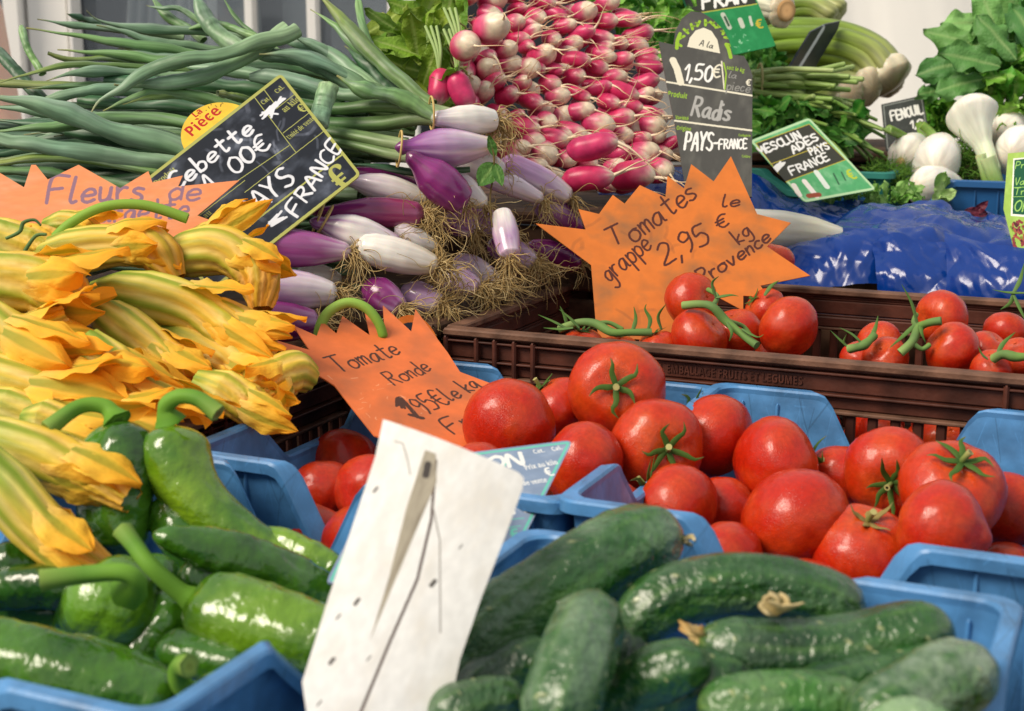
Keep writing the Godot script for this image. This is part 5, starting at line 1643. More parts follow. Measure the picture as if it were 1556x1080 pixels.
	blossom("drooping courgette flower with spread petals at the left picture edge", [Vector3(-0.4395,1.2046,-1.1034),Vector3(-0.4048,1.1912,-1.0904),Vector3(-0.3706,1.1732,-1.0764),Vector3(-0.347,1.1506,-1.0614)], 0.0244, [0.7, 1.0, 0.95, 0.8, 0.5], 8, 0.075, o, 0.3, [], 0.7, 21)
	blossom("courgette flower with limp petals in the lower middle of the heap", [Vector3(-0.3298,1.1831,-1.0785),Vector3(-0.3076,1.1646,-1.0677),Vector3(-0.2906,1.1464,-1.0571),Vector3(-0.2839,1.1284,-1.0465)], 0.0212, [0.7, 1.0, 0.95, 0.7], 8, 0.07, o, 0.5, [], 0.7, 22)
	blossom("courgette flower lying across the front of the heap, petals down", [Vector3(-0.4012,1.1478,-1.0301),Vector3(-0.3706,1.1414,-1.0254),Vector3(-0.3402,1.1351,-1.0206),Vector3(-0.3197,1.1312,-1.0164)], 0.0196, [0.7, 1.0, 0.9, 0.5], 8, 0.065, o, 0.4, [], 0.8, 23)
	blossom("torn courgette flower in front of the orange tipped one", [Vector3(-0.2687,1.1923,-1.1724),Vector3(-0.2398,1.1881,-1.1647),Vector3(-0.214,1.1787,-1.1559),Vector3(-0.2019,1.164,-1.146)], 0.0164, [0.6, 1.0, 0.95, 0.6], 7, 0.045, o, 0.7, [], 0.6, 24)
	# loose green stalk arching up behind the orange card, and two tendrils
	var s := thing("courgette_stalk", "bent green stalk arching up between the onions and an orange card", "stalk", Vector3(-0.1621,1.1402,-1.2329))
	var b := Buf.new()
	tube(b, even(curve([Vector3(-0.1703,1.1459,-1.2341),Vector3(-0.1703,1.163,-1.2377),Vector3(-0.1621,1.1778,-1.2409),Vector3(-0.1458,1.1858,-1.2425),Vector3(-0.1294,1.1813,-1.2416),Vector3(-0.1184,1.1687,-1.2389),Vector3(-0.1143,1.1573,-1.2365)], 8), 40), [0.0055, 0.005, 0.0047, 0.0045], 12, [hx("7ea040"), hx("92b552"), hx("6f9a35")], 1.0, Vector3.ZERO, 0.0, 1.0, true, 0.12)
	part("stalk", b, M.calyx, s)
	for q: Array in [["curled green tendril over the base of the upper left blossom", [Vector3(-0.4265,1.2493,-1.1946),Vector3(-0.4154,1.2547,-1.1957),Vector3(-0.412,1.2623,-1.1973),Vector3(-0.4031,1.2645,-1.1978),Vector3(-0.3976,1.2601,-1.1969)]], ["dark green tendril looping down from the arched stalk", [Vector3(-0.3932,1.2525,-1.1953),Vector3(-0.4015,1.2514,-1.1951),Vector3(-0.4098,1.2406,-1.1928),Vector3(-0.4143,1.2297,-1.1905),Vector3(-0.4043,1.2308,-1.1907),Vector3(-0.3965,1.2395,-1.1925)]]]:
		var tn := thing("tendril", q[0], "tendril", q[1][0], 0.0, "tendrils on the courgette flowers")
		var tb := Buf.new()
		tube(tb, even(curve(q[1], 8), 40), [0.0014, 0.0018, 0.001], 7, [hx("5f7d4a"), hx("48663c")])
		part("stem", tb, M.calyx, tn)

func onions() -> void:
	var pur := hx("8a3078")
	var dpu := hx("641a56")
	var lil := hx("c29cc6")
	var pal := hx("e6d6e0")
	var wht := hx("f4f0e8")
	var cream := hx("d8c9a8")
	var gr := hx("8fa66a")
	var std := [0.34, 0.42, 0.8, 1.0, 0.98, 0.82, 0.58, 0.36]
	var fat := [0.4, 0.75, 1.0, 1.0, 0.92, 0.72, 0.45]
	var gn := [hx("a9b98a"), hx("7f9e62"), hx("5d8650"), hx("4a7848")]
	onion("white spring onion at the top of the bunch with a large tuft of roots", Vector3(-0.082,1.3378,-1.4585), Vector3(-0.0158,1.3334,-1.4985), 0.0162, [gr, hx("cfc3cf"), wht, wht, wht], [0.45, 0.6, 0.88, 1.0, 0.92, 0.7], 60, 0.055, 1.3, [[[Vector3(-0.0595,1.3343,-1.4782),Vector3(-0.0939,1.3378,-1.4892),Vector3(-0.1356,1.3314,-1.498),Vector3(-0.1869,1.3302,-1.508),Vector3(-0.2416,1.3352,-1.5193)], 0.0115, gn], [[Vector3(-0.0595,1.3396,-1.4793),Vector3(-0.0939,1.3465,-1.491),Vector3(-0.1425,1.3495,-1.5019),Vector3(-0.1869,1.3458,-1.5113),Vector3(-0.2485,1.3556,-1.5236)], 0.0101, gn]])
	onion("big violet onion lying level below the white one", Vector3(-0.117,1.3104,-1.4323), Vector3(-0.0176,1.3105,-1.4732), 0.0213, [hx("7d5a76"), hx("7a2a74"), hx("8d4a92"), lil, pal, cream], std, 10, 0.03, 0.6, [[[Vector3(-0.1012,1.311,-1.4427),Vector3(-0.1332,1.3148,-1.4673),Vector3(-0.19,1.3228,-1.4928),Vector3(-0.2624,1.3284,-1.5179)], 0.0093, gn]])
	onion("glossy dark purple onion pointing down under the big violet one", Vector3(-0.1044,1.3059,-1.4211), Vector3(-0.0463,1.2528,-1.4304), 0.021, [hx("6d4a66"), dpu, pur, pur, hx("8d4a86")], [0.32, 0.5, 0.95, 1.05, 0.98, 0.7], 16, 0.04, 0.9, [[[Vector3(-0.0973,1.3001,-1.4301),Vector3(-0.1259,1.3034,-1.4581),Vector3(-0.1827,1.3137,-1.4875),Vector3(-0.2485,1.3182,-1.5157)], 0.0079, gn]])
	onion("pale lilac onion below the price slate's corner", Vector3(-0.1765,1.277,-1.4559), Vector3(-0.0778,1.256,-1.4515), 0.0154, [pur, lil, pal, wht, cream], std, 22, 0.045, 0.9)
	onion("wine red onion with a thick beard of straw roots", Vector3(-0.2024,1.2474,-1.419), Vector3(-0.0873,1.2443,-1.4286), 0.0164, [dpu, dpu, pur, hx("94335f"), hx("a0567e")], [0.3, 0.4, 0.7, 0.95, 1.0, 0.92, 0.7], 60, 0.06, 0.5)
	onion("violet onion with a white lower half held by two rubber bands", Vector3(-0.1981,1.2424,-1.3873), Vector3(-0.1075,1.2178,-1.3924), 0.0194, [dpu, pur, hx("a878ac"), wht, pal, pur], std, 14, 0.03, 0.4)
	onion("smooth white onion with its beard spread towards the crate corner", Vector3(-0.152,1.2204,-1.3725), Vector3(-0.0708,1.199,-1.3782), 0.0179, [wht, wht, wht, hx("e6ddd0"), cream], [0.6, 0.95, 1.05, 1.0, 0.8, 0.45], 55, 0.055, 0.5)
	onion("large streaked purple onion next to the orange blossom tip", Vector3(-0.2568,1.223,-1.3526), Vector3(-0.154,1.2148,-1.3662), 0.0203, [pur, lil, hx("9d4a90"), hx("a85a98"), pal], [0.6, 0.95, 1.0, 0.98, 0.85, 0.6, 0.36], 42, 0.05, 1.3)
	onion("pale violet onion with a white tip in the lower row", Vector3(-0.2499,1.1868,-1.3245), Vector3(-0.1655,1.1783,-1.338), 0.0206, [lil, hx("a884b4"), hx("b89ac0"), pal, wht], fat, 40, 0.045, 1.1)
	onion("dark purple lowest onion beside the blossoms", Vector3(-0.2523,1.1607,-1.2986), Vector3(-0.1811,1.1552,-1.3179), 0.0209, [dpu, dpu, pur, pur, lil], fat, 40, 0.045, 0.9)
	onion("small white onion end between the two lower rows", Vector3(-0.2125,1.1925,-1.387), Vector3(-0.1683,1.1808,-1.3948), 0.013, [wht, wht, wht, cream], fat, 14, 0.03, 0.8)
	onion("blush white onion behind the dark pointing one", Vector3(-0.0803,1.2819,-1.4774), Vector3(-0.026,1.2476,-1.4804), 0.0177, [pal, wht, pal, wht, cream], std, 26, 0.04, 0.9)
	onion("pale pink onion end with dry roots hanging at the leafy sprig", Vector3(-0.0368,1.2809,-1.5078), Vector3(0.0338,1.249,-1.5216), 0.0133, [pal, lil, pal, pal, cream], [0.8, 1.0, 1.0, 0.9, 0.7, 0.5], 26, 0.04, 1.2)
	onion("long mauve onion at the far end of the pile beside the radishes", Vector3(-0.0127,1.2889,-1.5402), Vector3(0.0646,1.2474,-1.5519), 0.0164, [lil, hx("a878a8"), lil, pal, cream], [0.7, 0.95, 1.0, 1.0, 0.85, 0.6], 26, 0.04, 1.3)
	onion("rose white onion just under the big violet one's root end", Vector3(-0.0607,1.2985,-1.5013), Vector3(-0.0069,1.2795,-1.5076), 0.0179, [pal, pal, wht, pal], fat, 12, 0.03, 1.0)
	onion("half hidden white onion under the two banded ones", Vector3(-0.117,1.2326,-1.4159), Vector3(-0.0754,1.21,-1.4214), 0.0125, [wht, pal, wht, cream], fat, 16, 0.035, 0.8)
	onion("pinkish white onion standing among the straw roots", Vector3(-0.0107,1.2468,-1.4496), Vector3(-0.0013,1.2024,-1.4095), 0.0147, [pal, wht, lil, pal], [0.6, 0.9, 1.0, 0.9, 0.7], 30, 0.04, 0.8)
	onion("purple onion half covered by hanging roots near the orange card's spike", Vector3(0.0245,1.2479,-1.5622), Vector3(0.0785,1.2099,-1.5644), 0.0195, [pur, lil, pur, hx("8d3a80")], fat, 24, 0.045, 1.1)
	onion("dark onion at the end of the board behind the orange card's spike", Vector3(0.016,1.1957,-1.5614), Vector3(0.0775,1.1729,-1.5668), 0.0174, [dpu, pur, dpu, pur], fat, 14, 0.04, 0.6)
	onion("purple onion at the bottom of the pile behind a curtain of roots", Vector3(-0.1434,1.1826,-1.3747), Vector3(-0.1052,1.1609,-1.3497), 0.0179, [dpu, pur, pur, lil], fat, 50, 0.055, 0.7)
	onion("lilac onion low on the board among matted roots", Vector3(-0.1104,1.1715,-1.403), Vector3(-0.0687,1.1608,-1.3803), 0.017, [pur, lil, lil, pal], fat, 50, 0.055, 0.5)
	onion("faded lilac onion low on the board near the crate's rim", Vector3(-0.0784,1.1816,-1.446), Vector3(-0.0322,1.168,-1.433), 0.0161, [lil, pal, lil, pal], fat, 50, 0.05, 0.4)
	onion("purple onion showing under the violet one with bands", Vector3(-0.1755,1.2819,-1.4774), Vector3(-0.0945,1.2657,-1.4842), 0.0137, [dpu, dpu, pur, pur], fat, 10, 0.03, 0.9)
	onion("lilac onion in the shade above the straw beards", Vector3(-0.0814,1.2378,-1.4885), Vector3(-0.0384,1.2208,-1.4747), 0.0137, [pur, lil, pur, pal], fat, 24, 0.05, 0.8)
	onion("plum onion buried behind the beards near the sprig", Vector3(-0.0619,1.2449,-1.5207), Vector3(-0.0056,1.2173,-1.5149), 0.0169, [pur, hx("8d3a80"), lil, pal], fat, 40, 0.055, 0.9)
	onion("mauve onion buried among roots in front of the radishes", Vector3(-0.0269,1.2023,-1.5219), Vector3(0.026,1.1829,-1.5076), 0.0169, [lil, pur, lil, pal], fat, 50, 0.055, 0.6)
	onion("hidden pale onion under the matted roots at the board's edge", Vector3(-0.0611,1.1912,-1.4889), Vector3(-0.0123,1.1685,-1.4637), 0.0151, [pal, lil, pal, cream], fat, 50, 0.055, 0.5)
	# rubber bands
	for q: Array in [["rubber band round the necks of the topmost onion bunch", Vector3(-0.0819,1.3426,-1.4698), Vector3(0.9794,0.0075,-0.2018), 0.0168, 0], ["rubber band round the neck of the big violet onion", Vector3(-0.1132,1.3084,-1.4421), Vector3(0.9759,-0.1357,-0.1709), 0.0179, 0], ["upper rubber band of two round the lower onion bunch", Vector3(-0.1905,1.2444,-1.398), Vector3(0.9126,-0.3891,-0.1253), 0.0162, 1], ["lower rubber band of two round the lower onion bunch", Vector3(-0.1833,1.2425,-1.3924), Vector3(0.8516,-0.5126,-0.1095), 0.0155, 1]]:
		var o := thing("rubber_band", q[0], "rubber band", q[1], 0.0, "rubber bands on the onion bunches")
		var f := basis_y(q[2])
		var pts := []
		for i in 25: pts.append(q[1] + (f.x * cos(TAU * i / 24.0) + f.z * sin(TAU * i / 24.0)) * q[3])
		var b := Buf.new()
		tube(b, PackedVector3Array(pts), [0.0012, 0.0012], 6, [Color.WHITE])
		part("band", b, M.rubber, o)
	# the green leaves, traced one by one; each belongs to an onion of the pile
	var B := [hx("8fae8c"), hx("769a7a"), hx("80a47c"), hx("98b688")]
	var G := [hx("86ab6c"), hx("689258"), hx("76a060"), hx("93b878")]
	var T := [hx("9aa45a"), hx("76924a"), hx("6a8c4c"), hx("7fa05c")]
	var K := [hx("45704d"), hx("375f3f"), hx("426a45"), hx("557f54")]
	var sets := {"B": B, "G": G, "T": T, "K": K}
	for q: Array in [
		["G", 10, [Vector3(-0.5464,1.4323,-1.642),Vector3(-0.4804,1.4202,-1.6517),Vector3(-0.4088,1.4078,-1.6613),Vector3(-0.3611,1.4004,-1.672),Vector3(-0.2883,1.3848,-1.681),Vector3(-0.1982,1.3659,-1.6893)]], ["B", 9, [Vector3(-0.473,1.4349,-1.6629),Vector3(-0.4471,1.4293,-1.6771),Vector3(-0.4154,1.4184,-1.6901),Vector3(-0.3675,1.4118,-1.704),Vector3(-0.3094,1.4035,-1.7176)]], ["B", 9, [Vector3(-0.4873,1.4521,-1.6768),Vector3(-0.472,1.4391,-1.6868),Vector3(-0.4166,1.4312,-1.6979),Vector3(-0.3457,1.4261,-1.7096),Vector3(-0.2783,1.4111,-1.7192)]],
		["K", 7, [Vector3(-0.513,1.448,-1.6861),Vector3(-0.5016,1.4433,-1.7056),Vector3(-0.4882,1.4385,-1.725)]], ["B", 8, [Vector3(-0.5438,1.4403,-1.6743),Vector3(-0.5128,1.4348,-1.6902),Vector3(-0.4564,1.4283,-1.7058),Vector3(-0.3872,1.4187,-1.7208)]], ["G", 9, [Vector3(-0.5052,1.4054,-1.6158),Vector3(-0.4688,1.4019,-1.6233),Vector3(-0.4018,1.3975,-1.6305),Vector3(-0.3296,1.3946,-1.6381),Vector3(-0.2596,1.3851,-1.6443),Vector3(-0.2084,1.374,-1.6501)]], ["T", 5, [Vector3(-0.5089,1.404,-1.5951),Vector3(-0.489,1.3969,-1.6089),Vector3(-0.4547,1.3976,-1.6244),Vector3(-0.4189,1.3888,-1.6379),Vector3(-0.3583,1.3755,-1.6504)]],
		["T", 6, [Vector3(-0.5539,1.3665,-1.5259),Vector3(-0.5191,1.3798,-1.5491),Vector3(-0.4832,1.3907,-1.5719),Vector3(-0.4461,1.3912,-1.5924),Vector3(-0.408,1.3883,-1.6122),Vector3(-0.3391,1.3831,-1.6316)]], ["B", 9, [Vector3(-0.498,1.3756,-1.5483),Vector3(-0.4745,1.3837,-1.5653),Vector3(-0.4433,1.385,-1.5809),Vector3(-0.4084,1.3827,-1.5957),Vector3(-0.3349,1.3761,-1.6097)]], ["G", 8, [Vector3(-0.5225,1.3672,-1.5567),Vector3(-0.4839,1.369,-1.5698),Vector3(-0.4447,1.3694,-1.5827),Vector3(-0.3946,1.3692,-1.5954),Vector3(-0.3276,1.3661,-1.6076)]],
		["B", 11, [Vector3(-0.4265,1.343,-1.4596),Vector3(-0.4191,1.3552,-1.469),Vector3(-0.3975,1.3655,-1.478),Vector3(-0.3858,1.3766,-1.4871),Vector3(-0.3692,1.3871,-1.4962),Vector3(-0.3252,1.3984,-1.5054),Vector3(-0.2924,1.4064,-1.5139),Vector3(-0.2642,1.4166,-1.5228),Vector3(-0.2398,1.4207,-1.5305),Vector3(-0.2277,1.4276,-1.5388)]], ["B", 12, [Vector3(-0.4081,1.3733,-1.4864),Vector3(-0.3932,1.3705,-1.4961),Vector3(-0.35,1.3749,-1.5072),Vector3(-0.3172,1.3829,-1.5191),Vector3(-0.2894,1.3963,-1.5322),Vector3(-0.2634,1.41,-1.5453),Vector3(-0.2406,1.4266,-1.559)]], ["B", 12, [Vector3(-0.242,1.4279,-1.5593),Vector3(-0.2188,1.4149,-1.5616),Vector3(-0.1827,1.3949,-1.5625),Vector3(-0.1477,1.3719,-1.5628),Vector3(-0.1126,1.3544,-1.5642)]],
		["B", 12, [Vector3(-0.263,1.4011,-1.5127),Vector3(-0.2296,1.4018,-1.5231),Vector3(-0.193,1.3916,-1.5312),Vector3(-0.1523,1.3703,-1.5369),Vector3(-0.0971,1.3447,-1.5417)]], ["B", 15, [Vector3(-0.5235,1.3636,-1.4231),Vector3(-0.475,1.357,-1.4319),Vector3(-0.4455,1.3451,-1.4396),Vector3(-0.4156,1.3305,-1.4468),Vector3(-0.3852,1.3208,-1.4549),Vector3(-0.3362,1.3059,-1.462),Vector3(-0.2824,1.2827,-1.4674)]], ["B", 14, [Vector3(-0.516,1.3241,-1.3943),Vector3(-0.458,1.3147,-1.4046),Vector3(-0.4184,1.3044,-1.4147),Vector3(-0.3787,1.2965,-1.4253),Vector3(-0.3423,1.2918,-1.4366),Vector3(-0.2919,1.2804,-1.4464)]],
		["G", 10, [Vector3(-0.5384,1.3235,-1.4555),Vector3(-0.4764,1.3289,-1.4648),Vector3(-0.4339,1.3371,-1.4747),Vector3(-0.3916,1.3381,-1.4831),Vector3(-0.3365,1.3318,-1.4899),Vector3(-0.2726,1.3126,-1.4941)]], ["B", 9, [Vector3(-0.5422,1.3518,-1.4717),Vector3(-0.4812,1.3421,-1.4824),Vector3(-0.4396,1.3376,-1.4943),Vector3(-0.3841,1.3256,-1.5045),Vector3(-0.3318,1.3114,-1.5143)]], ["B", 9, [Vector3(-0.4914,1.3556,-1.5236),Vector3(-0.4626,1.3634,-1.538),Vector3(-0.4312,1.3645,-1.551),Vector3(-0.3828,1.3614,-1.5631),Vector3(-0.3213,1.3541,-1.5744)]], ["G", 9, [Vector3(-0.4196,1.3435,-1.4802),Vector3(-0.3932,1.3551,-1.4928),Vector3(-0.3685,1.3622,-1.5045),Vector3(-0.3296,1.3579,-1.5139),Vector3(-0.2832,1.3434,-1.521)]],
		["T", 5, [Vector3(-0.3993,1.3502,-1.4816),Vector3(-0.3709,1.3577,-1.4968),Vector3(-0.3426,1.358,-1.5105),Vector3(-0.3193,1.3502,-1.5224)]], ["T", 6, [Vector3(-0.516,1.2967,-1.3885),Vector3(-0.4683,1.3016,-1.3998),Vector3(-0.4172,1.299,-1.4095),Vector3(-0.3771,1.2899,-1.4178),Vector3(-0.3338,1.2795,-1.4258)]], ["G", 9, [Vector3(-0.516,1.2929,-1.3877),Vector3(-0.4694,1.2881,-1.4004),Vector3(-0.4218,1.2787,-1.412),Vector3(-0.3667,1.2712,-1.424)]], ["K", 10, [Vector3(-0.5834,1.4091,-1.6371),Vector3(-0.5565,1.3853,-1.6184),Vector3(-0.5337,1.3641,-1.6003),Vector3(-0.5075,1.3432,-1.5823)]],
		["G", 6, [Vector3(-0.5585,1.4313,-1.6622),Vector3(-0.5476,1.4055,-1.6465),Vector3(-0.5279,1.378,-1.6305)]], ["G", 8, [Vector3(-0.4342,1.4744,-1.753),Vector3(-0.4106,1.4457,-1.7402),Vector3(-0.3856,1.4325,-1.7306),Vector3(-0.3638,1.4172,-1.7205)]], ["B", 5, [Vector3(-0.4322,1.4568,-1.7289),Vector3(-0.4144,1.4537,-1.7282),Vector3(-0.391,1.4537,-1.7282),Vector3(-0.3638,1.4355,-1.7244)]], ["B", 14, [Vector3(-0.3688,1.4777,-1.6924),Vector3(-0.3485,1.4402,-1.6709),Vector3(-0.3307,1.4238,-1.6538),Vector3(-0.3006,1.4019,-1.6355)]], ["G", 4, [Vector3(-0.3403,1.4726,-1.7118),Vector3(-0.319,1.4409,-1.6983),Vector3(-0.2949,1.4221,-1.6875),Vector3(-0.2641,1.4019,-1.6764)]],
		["G", 7, [Vector3(-0.3887,1.4275,-1.7023),Vector3(-0.3581,1.4364,-1.6973),Vector3(-0.3299,1.4333,-1.6898),Vector3(-0.2945,1.4183,-1.6799)]], ["T", 6, [Vector3(-0.2999,1.363,-1.474),Vector3(-0.2785,1.3563,-1.4982),Vector3(-0.2485,1.3406,-1.5204)]], ["G", 8, [Vector3(-0.2209,1.4506,-1.6049),Vector3(-0.1916,1.4333,-1.586),Vector3(-0.1685,1.4122,-1.5662),Vector3(-0.1248,1.3791,-1.5439),Vector3(-0.0888,1.3522,-1.5229)]], ["T", 12, [Vector3(-0.2151,1.4697,-1.6089),Vector3(-0.186,1.4402,-1.5823),Vector3(-0.1604,1.4149,-1.5565),Vector3(-0.127,1.3861,-1.53),Vector3(-0.0842,1.3495,-1.5019)]], ["G", 6, [Vector3(-0.1711,1.4634,-1.6281),Vector3(-0.1646,1.4365,-1.6019),Vector3(-0.1504,1.4053,-1.5749),Vector3(-0.1252,1.377,-1.5485)]],
		["K", 13, [Vector3(-0.181,1.4123,-1.5764),Vector3(-0.1611,1.3983,-1.5598),Vector3(-0.1338,1.3709,-1.5404),Vector3(-0.1062,1.3522,-1.5229)]], ["B", 11, [Vector3(-0.2729,1.4174,-1.5979),Vector3(-0.2345,1.4123,-1.5815),Vector3(-0.1968,1.4004,-1.5637),Vector3(-0.1669,1.3812,-1.5443),Vector3(-0.1305,1.3556,-1.5236)]], ["B", 14, [Vector3(-0.2764,1.4004,-1.5535),Vector3(-0.218,1.3949,-1.5472),Vector3(-0.1824,1.3792,-1.5388),Vector3(-0.1518,1.3636,-1.5304),Vector3(-0.0993,1.3454,-1.5214)]], ["B", 12, [Vector3(-0.2763,1.3787,-1.5285),Vector3(-0.2269,1.376,-1.5228),Vector3(-0.1848,1.3613,-1.5146),Vector3(-0.1498,1.356,-1.5083),Vector3(-0.0877,1.3461,-1.5012)]],
		["G", 14, [Vector3(-0.1797,1.3792,-1.4877),Vector3(-0.154,1.3667,-1.485),Vector3(-0.1108,1.3568,-1.483),Vector3(-0.0763,1.3422,-1.4799)]], ["K", 5, [Vector3(-0.1731,1.294,-1.4595),Vector3(-0.1287,1.2876,-1.465),Vector3(-0.0975,1.2825,-1.4707),Vector3(-0.0435,1.2859,-1.4782)]], ["B", 14, [Vector3(-0.1972,1.3313,-1.4571),Vector3(-0.1932,1.3505,-1.4714),Vector3(-0.1878,1.3687,-1.4855)]],
		["K", 12, [Vector3(-0.4706,1.3216,-1.5164),Vector3(-0.3873,1.3114,-1.5143),Vector3(-0.304,1.3046,-1.5128),Vector3(-0.2207,1.3046,-1.5128)]], ["K", 12, [Vector3(-0.5465,1.3079,-1.4931),Vector3(-0.4506,1.3039,-1.4923),Vector3(-0.3548,1.2811,-1.4875),Vector3(-0.2726,1.2724,-1.4856)]], ["K", 12, [Vector3(-0.4689,1.3544,-1.5642),Vector3(-0.3817,1.3477,-1.556),Vector3(-0.2812,1.3375,-1.547),Vector3(-0.1955,1.324,-1.5374)]], ["K", 12, [Vector3(-0.4461,1.3764,-1.5893),Vector3(-0.3436,1.3681,-1.5807),Vector3(-0.2562,1.3612,-1.5725),Vector3(-0.1839,1.3439,-1.562)]], ["K", 12, [Vector3(-0.5613,1.3343,-1.5395),Vector3(-0.4888,1.3244,-1.5306),Vector3(-0.389,1.3008,-1.5189),Vector3(-0.311,1.2877,-1.5093)]],
		["B", 11, [Vector3(-0.4057,1.3925,-1.6336),Vector3(-0.3289,1.3853,-1.6184),Vector3(-0.2534,1.3762,-1.6029),Vector3(-0.1862,1.3609,-1.586)]], ["K", 12, [Vector3(-0.4483,1.407,-1.6571),Vector3(-0.3569,1.3924,-1.6472),Vector3(-0.2662,1.3888,-1.6396),Vector3(-0.191,1.378,-1.6305)]]]:
		# the onion whose neck lies nearest to the inner end takes the leaf
		var best: Node3D = null
		var e: Vector3 = q[2][q[2].size() - 1]
		for c in get_children():
			if c is Node3D and c.has_meta("category") and c.get_meta("category") == "spring onion" and (best == null or c.position.distance_to(e) < best.position.distance_to(e)): best = c
		var tone: Array = []
		var j := ra(1.0, 1.4)
		for c: Color in sets[q[0]]: tone.append(Color(c.r * j, c.g * j, c.b * j * ra(0.9, 1.1)))
		leaf_tube(best, q[2], float(q[1]) * 1.65 / 2161.0, tone, ra(0.7, 0.95))
	for k in 42:
		var o: Node3D = get_node(NodePath("spring_onion_%03d" % (1 + (k * 3) % 22)))
		var x0 := ra(-0.60, -0.30)
		var y0 := ra(1.24, 1.375)
		var z0 := -1.52 - (y0 - 1.24) * 0.6 + ra(-0.03, 0.02)
		var x1 := ra(-0.22, -0.10)
		var y1 := lerpf(y0, 1.30, 0.55)
		var pts := []
		for i in 5:
			var t := i / 4.0
			pts.append(Vector3(lerpf(x0, x1, t), lerpf(y0, y1, t) + ra(0.004, 0.014) * sin(t * PI), z0 + 0.02 * sin(t * 4.0 + k)))
		var j := ra(0.85, 1.3)
		var tone := []
		for c: Color in [B, G, G, T][k % 4]: tone.append(Color(c.r * j, c.g * j, c.b * j))
		leaf_tube(o, pts, ra(0.0035, 0.007), tone, ra(0.5, 0.9))
	# deeper leaves that fill the pile
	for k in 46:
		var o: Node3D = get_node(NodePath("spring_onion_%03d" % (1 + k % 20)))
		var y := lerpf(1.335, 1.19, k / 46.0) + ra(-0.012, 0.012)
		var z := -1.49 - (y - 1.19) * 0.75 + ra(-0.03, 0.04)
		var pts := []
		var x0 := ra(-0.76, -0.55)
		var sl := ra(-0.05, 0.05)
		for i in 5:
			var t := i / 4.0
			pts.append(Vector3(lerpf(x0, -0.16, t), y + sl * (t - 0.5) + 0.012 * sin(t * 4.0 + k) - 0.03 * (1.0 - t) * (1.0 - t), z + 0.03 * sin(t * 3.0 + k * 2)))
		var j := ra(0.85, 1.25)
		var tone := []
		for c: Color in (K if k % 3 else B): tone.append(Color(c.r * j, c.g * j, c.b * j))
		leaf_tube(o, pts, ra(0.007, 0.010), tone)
	# a small sprig lying on the bulbs
	var sp := thing("leafy_sprig", "small green leafy sprig with a brown stem lying on the bulbs", "sprig", Vector3(-0.0214,1.2825,-1.406))
	var b := Buf.new()
	line(b, [Vector3(-0.0233,1.3205,-1.414),Vector3(-0.0181,1.3047,-1.4107),Vector3(-0.0181,1.2875,-1.4071),Vector3(-0.0214,1.2635,-1.402),Vector3(-0.0194,1.2349,-1.396)], 0.0012, 0.0007, hx("6a5a3a"), 6)
	part("stem", b, M.root, sp)
	for q: Array in [[Vector3(-0.0168,1.2964,-1.4089), Vector3(-0.5549,-0.7481,0.3639), 0.030, 0.022], [Vector3(-0.0168,1.3028,-1.4103), Vector3(-0.3145,0.9448,-0.092), 0.022, 0.010], [Vector3(-0.0168,1.2964,-1.4089), Vector3(0.2617,-0.8787,0.3991), 0.026, 0.012]]:
		var lb := Buf.new()
		blade(lb, q[0], q[1], Vector3(0.1881,0.4701,0.8623), q[2], q[3], 0.2, 0.1, 0.001, [hx("4f7a34"), hx("44702c")], hx("86a85a"))
		part("leaf", lb, M.leaf, sp)

